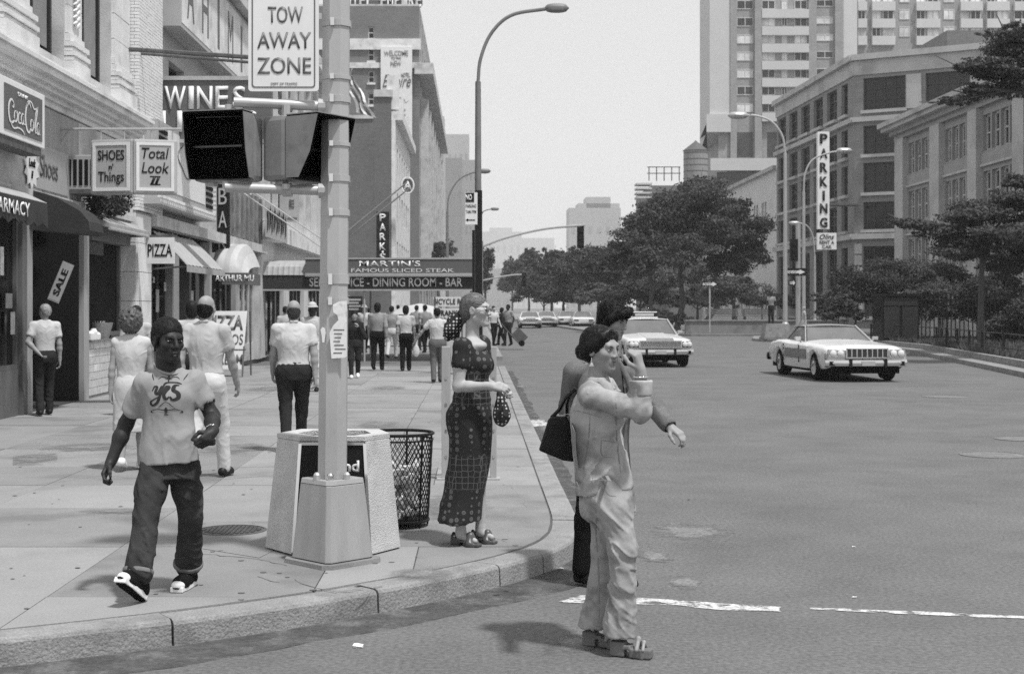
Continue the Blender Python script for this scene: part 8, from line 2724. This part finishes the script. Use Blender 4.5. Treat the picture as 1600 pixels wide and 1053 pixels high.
    for st_, c_, w_, h_, tgt in (([([(.0, .82), (.3, .80), (.62, .74)], .003), ([(.18, .78), (.20, .4), (.30, .02)], .0028), ([(.45, .76), (.42, .45), (.36, .2)], .0028), ([(.80, .95), (.86, .6), (.92, .1)], .003), ([(.02, .10), (.2, .06), (.3, .02)], .003), ([(.62, .5), (.84, .47)], .003), ([(.62, .5), (.63, .34), (.83, .31)], .0028)], J(934, 695, -.4), .34, .48, shirt),
                                 ([([(.35, 1.0), (.42, .7), (.50, .35), (.52, .0)], .003), ([(.1, .97), (.45, .99), (.8, .95)], .004), ([(.50, .98), (.62, .86), (.78, .84)], .003)], J(946, 870, -.4), .29, .78, flares)):
        o = script(st_, c_, XR, UP, w_, h_, M_seam, t, name='seam'); project_on(o, o.data, tgt, lift=.0012)
    # shoulder bag
    b = thing('handbag', "black leather shoulder bag hanging behind the denim woman", 'bag', J(868, 720, .1))
    pts = [J(x, y, .12) for x, y in ((841, 704), (856, 655), (862, 650), (886, 650), (896, 668), (897, 722), (880, 720))]
    MB().prism(pts, (0.02, .1, 0)).build('body', mat('black_leather', .005, .3, .3, 14, bump=.2, bscale=12, spec=.3), b, fix=True, bevel=.012)
    MB().prism([J(x, y, .112) for x, y in ((848, 700), (859, 668), (888, 676), (884, 712))], (0, .006, 0)).build('pocket_flap', mat('black_leather', .005), b, fix=True)
    MB().tube([J(862, 652, .15), J(874, 640, .12), J(884, 622, .02), J(900, 607, -.02)], .011, 6).build('strap', mat('black_leather', .005), b)
    MB().tube([J(886, 652, .2), J(886, 632, .15), J(893, 612, .05)], .01, 6).build('strap', mat('black_leather', .005), b)
denim_woman()

# ---------------- man in tweed jacket behind her
def jacket_man():
    Y0 = 9.15
    t = thing('person', 'man in tweed jacket behind the denim woman with one arm stretched right', 'person', G(930, 905, 0.0))
    J = lambda px, py, dy=0.0: W(px, py, Y0 + dy)
    r = Vector((-.75, -.6, 0)).normalized()
    hs = .97; hc = J(959, 501, -.02); hf = Vector((.72, -.66, -.22))
    shL, elL, wrL = J(990, 590, .0), J(1020, 634, -.1), J(1044, 664, -.2)
    shR, elR, wrR = J(898, 582, .1), J(888, 640, .15), J(895, 700, .05)
    S = SDF()
    L, ax = add_head(S, hc, hf, (.03, 0, 1), hs)
    S.cone(J(946, 560, .02), J(950, 528, .0), .06, .057, .02)
    S.loft([(J(940, 690), .12, .08), (J(942, 620), .14, .09), (J(944, 575), .12, .06)], r, .03)
    for sh, el, wr in ((shL, elL, wrL), (shR, elR, wrR)):
        S.cone(J(944, 575), sh, .05, .05, .03); S.chain([sh, el, wr], [.05, .04, .03], .02)
    dl = (wrL - elL).normalized()
    add_hand(S, wrL + dl * .01, (dl + Vector((.25, 0, .12))).normalized(), Vector((.3, -.4, .8)), Vector((-.2, -.9, -.2)), 1.05, .55, .3, .4)
    link_mesh('body', S.mesh('body', .0065), SK_M, t)
    face_parts(t, L, ax, hs, squint=.6)
    S = SDF()
    S.ell(L(0, -.022, .044), (.081 * hs, .099 * hs, .086 * hs), ax, .02); S.ell(L(0, -.06, -.015), (.074 * hs, .05 * hs, .075 * hs), ax, .03)
    S.chain([L(-.05, .07, .085), L(.0, .095, .075), L(.045, .085, .06), L(.08, .03, .02), L(.08, .0, -.03)], [.022, .022, .02, .02, .016], .02)
    S.chain([L(-.085, .0, .03), L(-.085, .0, -.03)], [.03, .02], .02)
    S.ell(L(-.0, .118, -.062), (.075 * hs, .085 * hs, .105 * hs), ax, .012, 'sub')
    ho_ = link_mesh('hair', S.mesh('hair', .006, folds(.008, (32, 32, 32), 1.0)), HAIR_D, t)
    strands(ho_, 1500, .05, .005, lambda p: (math.sin(p.z * 60) * .6, math.cos(p.x * 50) * .6, -1), 5, .007, 4, .35)
    M_tw = cloth('tweed', .105, .2, scale=7, bump=.1, bscale=200, fine=.35, fscale=190)
    S = SDF()
    S.loft([(J(945, 745), .19, .15), (J(944, 690), .175, .14), (J(944, 630), .2, .145), (J(945, 592), .19, .11), (J(946, 566), .09, .075)], r, .03)
    for sh in (shL, shR): S.cone(J(945, 582), sh, .058, .064, .05)
    S.chain([shL, elL, wrL - dl * .005], [.075, .062, .052], .03); S.cone(wrL, wrL + dl * .1, .04, .045, .004, 'sub')
    S.chain([shR, elR, wrR], [.075, .062, .05], .03)
    S.plane_cut(J(945, 745), Vector((0, 0, -1)), *zbox(J(945, 745), .2, 1.3))
    S.ell(J(972, 580, -.12), (.03, .05, .16), None, .01, 'sub')
    link_mesh('tweed_jacket', S.mesh('tweed_jacket', .008, folds(.006, (8, 8, 7), 6.0)), M_tw, t)
    S = SDF(); S.loft([(J(962, 650, -.10), .06, .05), (J(958, 580, -.09), .07, .05), (J(952, 552, -.03), .06, .055)], r, .02)
    link_mesh('dark_shirt', S.mesh('dark_shirt', .008), cloth('dark_shirt', .06), t)
    S = SDF(); S.chain([J(962, 556, -.08), J(985, 600, -.12), J(984, 650, -.12)], [.016, .022, .012], .02); S.chain([J(938, 556, -.06), J(948, 600, -.14), J(958, 650, -.14)], [.016, .022, .012], .02)
    link_mesh('lapel', S.mesh('lapel', .007), M_tw, t)
    S = SDF(); c = wrL + dl * .012; a_, b_ = dl.orthogonal().normalized(), dl.cross(dl.orthogonal()).normalized()
    S.chain([c + (a_ * math.cos(q) + b_ * math.sin(q)) * .037 for q in np.linspace(0, 2 * math.pi, 13)], [.007] * 13, .003)
    link_mesh('watch', S.mesh('watch', .0035), M_black, t)
    S = SDF()
    S.loft([(J(942, 745), .165, .13), (J(943, 715), .16, .125)], r, .03)
    S.chain([J(926, 740, .05), J(917, 815, .02), J(911, 888, .0)], [.1, .075, .07], .03); S.chain([J(958, 740, -.05), J(962, 815, -.1), J(955, 888, .0)], [.1, .075, .068], .03)
    link_mesh('trousers', S.mesh('trousers', .009, folds(.006, (8, 8, 12), 3.0)), cloth('black_trousers', .009), t)
    for px in (911, 955):
        a = J(px, 888, 0); shoe(t, Vector((a.x - .04, Y0 + .05, .004)), Vector((a.x + .15, Y0 - .14, .004)), M_black, 1.05)
jacket_man()

# ---------------- woman in long patterned dress
def dress_woman():
    Y0 = 9.9
    t = thing('person', 'woman in long dark dotted dress and sunglasses waiting at the kerb', 'person', G(735, 848, SW))
    J = lambda px, py, dy=0.0: W(px, py, Y0 + dy)
    f = Vector((.96, -.28, 0)).normalized(); r = Vector((f.y, -f.x, 0))
    hs = 1.0; hc = J(745, 484, 0); hf = Vector((.93, -.36, .02))
    shR, elR, wrR = J(722, 541, -.13), J(716, 604, -.16), J(766, 603, -.22)
    shL, elL, wrL = J(752, 538, .14), J(758, 600, .16), J(781, 607, -.02)
    S = SDF()
    L, ax = add_head(S, hc, hf, (-.04, 0, 1), hs, True, True)
    S.cone(J(738, 534, .01), J(738, 506, .01), .05, .046, .02)
    S.ell(J(745, 540, -.02), (.07, .08, .04), None, .03)
    S.loft([(J(737, 655), .12, .09), (J(737, 620), .10, .08), (J(736, 565), .12, .085), (J(738, 540), .12, .06)], r, .03)
    for sh, el, wr in ((shR, elR, wrR), (shL, elL, wrL)):
        S.cone(J(738, 540), sh, .05, .05, .03); S.chain([sh, sh.lerp(el, .5), el, el.lerp(wr, .35), wr], [.052, .048, .038, .036, .023], .02)
    d1 = (wrR - elR).normalized(); d2 = (wrL - elL).normalized()
    add_hand(S, wrR, d1 + Vector((.0, -.1, -.1)), Vector((0, -.8, .5)), UPV, .94, .6, .1, .6)
    add_hand(S, wrL, d2 + Vector((.2, -.2, 0)), Vector((.3, -.6, .7)), UPV, .94, .8, .1, .6)
    for hp, kp, ap in (((722, 650, -.06), (722, 750, -.06), (720, 828, -.04)), ((744, 650, .06), (748, 750, .05), (751, 824, .06))):
        S.chain([J(*hp), J(*kp), J(*ap), J(ap[0], ap[1], ap[2]) - UPV * .02], [.07, .05, .033, .035], .02)
    for a, tp in (((720, 836, -.04), (742, 845, -.10)), ((751, 832, .06), (768, 839, .0))):
        S.chain([J(*a), J(*tp)], [.032, .019], .02)
    link_mesh('body', S.mesh('body', .0065), SK_L, t)
    face_parts(t, L, ax, hs, brow=HAIR_B, bw_=.6)
    S = SDF()
    S.ell(L(0, -.024, .038), (.078 * hs, .097 * hs, .082 * hs), ax, .02); S.ell(L(0, -.065, -.01), (.07, .055, .065), ax, .03)
    S.ell(L(0, .112, -.05), (.09 * hs, .09 * hs, .105 * hs), ax, .012, 'sub')
    S.ell(L(0, -.115, -.055), (.035, .04, .045), ax, .02)
    ho_ = link_mesh('hair', S.mesh('hair', .006, folds(.003, (70, 40, 25), 1.0)), HAIR_L, t)
    knot = L(0, -.13, -.05); strands(ho_, 1500, .06, .003, lambda p: knot - p, 6, .002, 4, .05)
    # spotted scarf round the pony tail
    def dots_mat(name, base, dot, scale, size):
        m = mat(name, base, .85, .0, 5); nt = m.node_tree; n, l = nt.nodes, nt.links
        tc = n.new('ShaderNodeTexCoord'); v = n.new('ShaderNodeTexVoronoi'); v.inputs['Scale'].default_value = scale; v.inputs['Randomness'].default_value = .12
        l.new(tc.outputs['Object'], v.inputs['Vector'])
        cr = n.new('ShaderNodeMapRange'); cr.inputs['From Min'].default_value = size; cr.inputs['From Max'].default_value = size * .9; cr.inputs['To Min'].default_value = base; cr.inputs['To Max'].default_value = dot
        l.new(v.outputs['Distance'], cr.inputs['Value']); l.new(cr.outputs[0], n['Principled BSDF'].inputs['Base Color'])
        return m
    S = SDF()
    S.chain([L(0, -.12, -.04), L(-.01, -.17, -.09), L(.0, -.185, -.15), L(0, -.16, -.20)], [.036, .05, .05, .016], .03)
    S.chain([L(.03, -.13, -.06), L(.04, -.19, -.13), L(.03, -.21, -.21)], [.03, .04, .01], .02)
    S.chain([L(-.03, -.13, -.06), L(-.02, -.22, -.12), L(-.01, -.26, -.18)], [.03, .03, .008], .02)
    link_mesh('scarf', S.mesh('scarf', .006, folds(.007, (25, 25, 20), 1)), dots_mat('spotted_scarf', .012, .6, 42, .32), t)
    # sunglasses
    g = SDF()
    for q in (-1, 1): g.ell(L(q * .032, .094, .004), (.024, .006, .019), ax, .003)
    gl = link_mesh('sunglasses', g.mesh('sunglasses', .0035), mat('smoked_lens', .12, .15, .1, 5), t)
    fr_ = MB(); fr_.tube([L(.05, .09, .008), L(.08, .03, .008), L(.085, -.01, .004)], .0025, 5).tube([L(-.012, .1, .008), L(.012, .1, .008)], .003, 5)
    fr_.build('frame', M_chrome, gl)
    # dress
    md = mat('dress_cloth', .02, .85, .1, 6); nt = md.node_tree; n, l = nt.nodes, nt.links
    tc = n.new('ShaderNodeTexCoord'); sp2 = n.new('ShaderNodeSeparateXYZ'); l.new(tc.outputs['Object'], sp2.inputs[0])
    v = n.new('ShaderNodeTexVoronoi'); v.inputs['Scale'].default_value = 21; v.inputs['Randomness'].default_value = .25; l.new(tc.outputs['Object'], v.inputs['Vector'])
    v2 = n.new('ShaderNodeTexVoronoi'); v2.feature = 'DISTANCE_TO_EDGE'; v2.inputs['Scale'].default_value = 24; v2.inputs['Randomness'].default_value = .25; l.new(tc.outputs['Object'], v2.inputs['Vector'])
    def mr(src, a, b, c, d):
        q = n.new('ShaderNodeMapRange'); 
        for nm, val in zip(('From Min', 'From Max', 'To Min', 'To Max'), (a, b, c, d)): q.inputs[nm].default_value = val
        l.new(src, q.inputs['Value']); return q.outputs[0]
    ring = n.new('ShaderNodeMath'); ring.operation = 'PINGPONG'; ring.inputs[1].default_value = .09; l.new(v.outputs['Distance'], ring.inputs[0])
    dot = mr(v.outputs['Distance'], .36, .33, 0, 1)
    rg = mr(ring.outputs[0], .02, .06, .35, 1.0)
    md1 = n.new('ShaderNodeMath'); md1.operation = 'MULTIPLY'; l.new(dot, md1.inputs[0]); l.new(rg, md1.inputs[1])
    scl = mr(v2.outputs['Distance'], .06, .035, .0, .8)
    band = n.new('ShaderNodeMath'); band.operation = 'SINE'; bm_ = n.new('ShaderNodeMath'); bm_.operation = 'MULTIPLY_ADD'; bm_.inputs[1].default_value = 11.0; bm_.inputs[2].default_value = 2.2
    l.new(sp2.outputs[2], bm_.inputs[0]); l.new(bm_.outputs[0], band.inputs[0])
    sel = mr(band.outputs[0], .25, .35, 0, 1)
    mx = n.new('ShaderNodeMix'); l.new(sel, mx.inputs['Factor']); l.new(md1.outputs[0], mx.inputs['A']); l.new(scl, mx.inputs['B'])
    fin = mr(mx.outputs['Result'], 0, 1, .014, .13); l.new(fin, n['Principled BSDF'].inputs['Base Color'])
    S = SDF()
    S.loft([(J(737, 622), .128, .125), (J(736, 590), .125, .12), (J(736, 562), .138, .125), (J(737, 545), .12, .09), (J(738, 536), .07, .06)], r, .03)
    S.ell(J(754, 569, -.06), (.065, .07, .06), None, .05); S.ell(J(757, 569, .05), (.065, .07, .06), None, .05)
    S.cone(J(738, 544), shR, .05, .056, .05); S.cone(J(742, 544), shL, .05, .056, .05)
    for sh, el in ((shR, elR), (shL, elL)):
        p = sh.lerp(el, .42); S.cone(sh, p, .060, .066, .03); S.cone(p + (el - sh) * .06, p + (el - sh) * .36, .047, .05, .004, 'sub')
    S.loft([(J(737, 622), .128, .125), (J(736, 660), .155, .15), (J(733, 720), .150, .145), (J(724, 775), .150, .14), (J(717, 816), .165, .15)], r, .03)
    S.ell(J(716, 655, 0), (.08, .12, .11), None, .05)
    S.ell(J(747, 540, -.05), (.06, .07, .045), None, .01, 'sub')
    S.plane_cut(J(717, 815), Vector((.12, 0, -1)), *zbox(J(717, 815), 0, .6))
    S.ell(J(717, 820), (.13, .12, .08), None, .01, 'sub')
    link_mesh('long_dress', S.mesh('long_dress', .0075, folds(.009, (9, 9, 2.6), 1.5, tilt=.2)), md, t)
    # shoes: chunky heels
    M_bl = mat('brown_leather', .06, .35, .2, 20)
    for hl, tp in ((Vector((J(708, 0).x, Y0 - .0, SW + .003)), Vector((J(749, 0).x, Y0 - .12, SW + .003))), (Vector((J(738, 0).x, Y0 + .10, SW + .003)), Vector((J(774, 0).x, Y0 + .0, SW + .003)))):
        d = (tp - hl).normalized(); rr = d.cross(UPV); LL = (tp - hl).length; S = SDF()
        for a0, a1, w0, w1, z0, z1 in ((0, .3, .03, .032, 0, .05), (.3, .55, .032, .036, .02, .036), (.55, .8, .036, .04, 0, .022), (.8, 1.0, .04, .028, 0, .022)):
            S.add(_slab(hl + d * a0 * LL + UPV * z0, hl + d * a1 * LL + UPV * z0, rr, UPV, w0, w1, z1 - z0), np.minimum(hl, tp) - .1, np.maximum(hl, tp) + .1, .012)
        S.chain([hl + d * .72 * LL + rr * .036 + UPV * .02, hl + d * .66 * LL + UPV * .07, hl + d * .72 * LL - rr * .036 + UPV * .02], [.024] * 3, .02)
        S.chain([hl + d * .05 * LL + rr * .03 + UPV * .06, hl + d * .02 * LL + UPV * .075, hl + d * .05 * LL - rr * .03 + UPV * .06], [.01] * 3, .01)
        link_mesh('sandal', S.mesh('sandal', .005), M_bl, t)
    b = thing('drawstring_bag', "spotted drawstring bag hanging from the dress woman's hands", 'bag', J(784, 668, -.1))
    S = SDF(); S.ell(J(784, 647, -.12), (.062, .05, .085), None, .02); S.cone(J(782, 628, -.12), J(781, 615, -.12), .035, .02, .03)
    link_mesh('pouch', S.mesh('pouch', .006, folds(.006, (20, 20, 9), 1)), dots_mat('spotted_bag', .02, .55, 38, .34), b)
    MB().tube([J(780, 618, -.12), J(783, 606, -.1)], .006, 5).build('cord', M_black, b)
dress_woman()

# ---- passers-by
WHT = cloth('white_cotton', .38, .07, crease=.5); WHT2 = cloth('off_white_cotton', .33, .08, crease=.5); GRY = cloth('grey_knit', .22, .1, bump=.3); DRK = cloth('dark_trousers', .012); CHAR = cloth('charcoal_trousers', .028); LGT = cloth('pale_trousers', .42); DENM = cloth('mid_denim', .09, .2)
TANL = mat('tan_shoe', .12, .5)
def gp(px, py): return G(px, py, SW)
random.seed(31)
pedestrian('broad balding man from behind in white short-sleeved shirt and dark trousers', gp(459, 706), 8, 1.76, .45, (-.18, .22), (.15, .3), SK_M, mat('greying_hair', .045, .6, .4, 40, bump=.4, bscale=70), 'bald', WHT, 'shirt', CHAR, h=.0115, bulk=1.16, belt=M_black)
pedestrian('bald man from behind in pale shirt and pale trousers near the walking youth', gp(322, 748), -14, 1.80, .6, (.3, -.3), (.15, .45), SK_M, HAIR_D, 'bald', WHT2, 'shirt', LGT, h=.0115, bulk=1.05, shoes=M_black)
pedestrian('curly-haired woman from behind in white sleeveless dress', gp(205, 735), 6, 1.63, .35, (.1, -.1), (.1, .1), SK_M, HAIR_B, 'curly', WHT, 'tank', h=.0115, skirt=(WHT, .42, .20), fem=True, bulk=1.05, shoes=M_white)
pedestrian('grey-haired man in white T-shirt looking into the shoe shop entrance', gp(70, 649), 25, 1.72, .3, (-.1, .1), (.2, .3), SK_M, HAIR_G, 'short', WHT, 'tee', CHAR, h=.0115, armpose={'el': (-.26, -.06, 1.14), 'wl': (-.12, -.14, .98)}, head_turn=.5)
pedestrian('dark-haired person in striped top behind the curly-haired woman', gp(213, 650), 0, 1.70, .3, (.1, -.1), (.2, .2), SK_M, HAIR_D, 'short', WHT2, 'shirt', DENM, h=.014)
pedestrian('person whose dark hair shows left of the bald man', gp(300, 668), 10, 1.76, .2, (.1, -.1), (.2, .2), SK_M, HAIR_D, 'mid', WHT2, 'tee', CHAR, h=.016)
pedestrian('stout woman in dark tunic walking towards the camera right of the pole', gp(554, 591), 186, 1.58, .4, (.1, -.1), (.2, .3), SK_M, HAIR_D, 'short', cloth('navy_tunic', .025), 'sweater', CHAR, h=.0125, bulk=1.2, fem=True, armpose={'el': (-.26, .05, 1.05), 'wl': (-.10, .2, 1.32)}, shoes=M_white)
pedestrian('man from behind in grey sweater and black trousers on the far sidewalk', gp(590, 579), -4, 1.80, .5, (-.25, .2), (.3, .2), SK_M, HAIR_D, 'mid', GRY, 'sweater', DRK, h=.0125, bulk=1.08)
pedestrian('man from behind in white shirt and black trousers carrying a plastic bag', gp(634, 580), 3, 1.72, .3, (.1, -.1), (.1, .1), SK_M, HAIR_D, 'mid', WHT, 'shirt', DRK, h=.0125)
pedestrian('woman from behind in white top and jeans holding one arm out', gp(683, 598), 5, 1.66, .3, (.1, -.1), (.15, .3), SK_M, HAIR_D, 'short', WHT, 'tee', DENM, h=.0125, fem=True, bulk=1.08, armpose={'el': (-.36, .02, 1.16), 'wl': (-.50, .10, .96)})
pedestrian('man in pale hat half hidden by the signal pole', gp(488, 612), 180, 1.74, .2, (.1, -.1), (.2, .2), SK_D, HAIR_D, 'short', WHT2, 'shirt', LGT, h=.014, hat=M_canvasw)
pb = thing('plastic_bag', 'white plastic carrier bag in the hand of the man in black trousers', 'bag', gp(650, 580))
p = gp(634, 580); S = SDF(); c = Vector((p.x + .27, p.y, .66)); S.ell(c, (.085, .05, .15), None, .03); S.cone(c + UPV * .1, c + UPV * .22, .03, .01, .04)
link_mesh('bag', S.mesh('bag', .012, folds(.012, (16, 16, 10), 3)), mat('thin_plastic', .75, .4, .05, 5), pb)
for i, (l, px, py, fc, H_, kw) in enumerate([
    ('distant man in grey jacket behind the white-shirted man', 612, 561, 0, 1.75, dict(top=GRY, top_style='sweater', pants=LGT)),
    ('distant man in dark shirt between the sweater man and the white shirt', 622, 536, 0, 1.76, dict(top=CHAR, pants=DRK)),
    ('distant person in pale shirt right of the white-shirted man', 651, 548, 0, 1.74, dict(top=GRY, pants=CHAR)),
    ('distant person in light shirt and dark trousers below the canopy post', 664, 552, 0, 1.72, dict(top=cloth('blue_shirt', .2), pants=DRK)),
    ('distant man in white cap below the wall notice', 569, 552, 175, 1.74, dict(top=WHT, pants=CHAR, hat=M_canvasw)),
    ('distant woman in white blouse near the wall notice', 577, 545, 0, 1.66, dict(top=WHT2, pants=LGT)),
    ('man in white shirt and black trousers beside the dress woman', 771, 541, 200, 1.70, dict(top=WHT, pants=DRK)),
    ('standing person in dark clothes left of the hand truck', 784, 540, 90, 1.72, dict(top=CHAR, pants=DRK, skin=SK_D)),
    ('tall man in grey shirt standing beside the hand truck', 794, 541, 170, 1.82, dict(top=GRY, pants=CHAR, skin=SK_D)),
    ('faint person in light clothes under the canopy left of the board', 647, 525, 0, 1.7, dict(top=WHT2, pants=LGT)),
    ('faint person in dark clothes beside the vendor umbrella', 659, 522, 0, 1.74, dict(top=CHAR, pants=DRK)),
    ('distant person left of the signal pole under the canopy', 446, 575, 0, 1.76, dict(top=WHT2, pants=CHAR)),
    ('faint person in white beside the bicycle board', 673, 530, 180, 1.72, dict(top=WHT, pants=CHAR))]):
    pedestrian(l, gp(px, py), fc + random.uniform(-28, 28), H_ * random.uniform(.96, 1.03), random.uniform(.15, .7), (random.uniform(-.4, .4), random.uniform(-.4, .4)), (random.uniform(.1, .8), random.uniform(.1, .8)), bulk=random.uniform(.9, 1.2), h=.02, group='distant pedestrians', hair_style='short', **kw)
p = W(1205, 480, 74.2); p.z = .93
pedestrian('person in grey top standing on the concrete block', p, 150, 1.68, .1, h=.024, top=GRY, pants=CHAR, skin=SK_D)
p = W(1256, 480, 76); p.z = SW
pedestrian('white-haired person in pale top beside the island posts', p, 90, 1.7, .1, h=.024, top=WHT2, pants=LGT, hair=HAIR_G)
# hand truck with box
ht = thing('hand_truck', 'hand truck tipped back with a box beside the tall man', 'hand truck', gp(815, 540))
p = gp(812, 541); dv = Vector((.5, .1, .65)).normalized()
for s in (-.2, .2):
    MB().tube([p + Vector((s * .2, s, .12)), p + Vector((s * .2, s, .12)) + Vector((-.75, 0, .85))], .02, 5).build('rail', M_rust, ht)
    MB().lathe([(.13, -.04), (.13, .04)], p + Vector((.08, s * 1.3, .13)), 12, 'y').build('wheel', M_rubber, ht)
MB().obox(p + Vector((-.02, 0, .42)), Vector((.2, 0, -.2)), Vector((0, .2, 0)), Vector((.17, 0, .17))).build('box', mat('cardboard', .07, .8, .2, 6), ht)
# ---- haze
hz = MB().box(-900, 900, -40, 4500, -1.1, 480).build('haze', None)
hm = bpy.data.materials.new('summer_haze'); hm.use_nodes = True
hn = hm.node_tree.nodes; hn.clear()
ho = hn.new('ShaderNodeOutputMaterial'); hv_ = hn.new('ShaderNodeVolumePrincipled')
hv_.inputs['Color'].default_value = (1, 1, 1, 1)
hv_.inputs['Density'].default_value = 0.00032
hv_.inputs['Anisotropy'].default_value = 0.0
hm.node_tree.links.new(hv_.outputs[0], ho.inputs['Volume'])
hz.data.materials.append(hm)
tag(hz, kind='stuff')
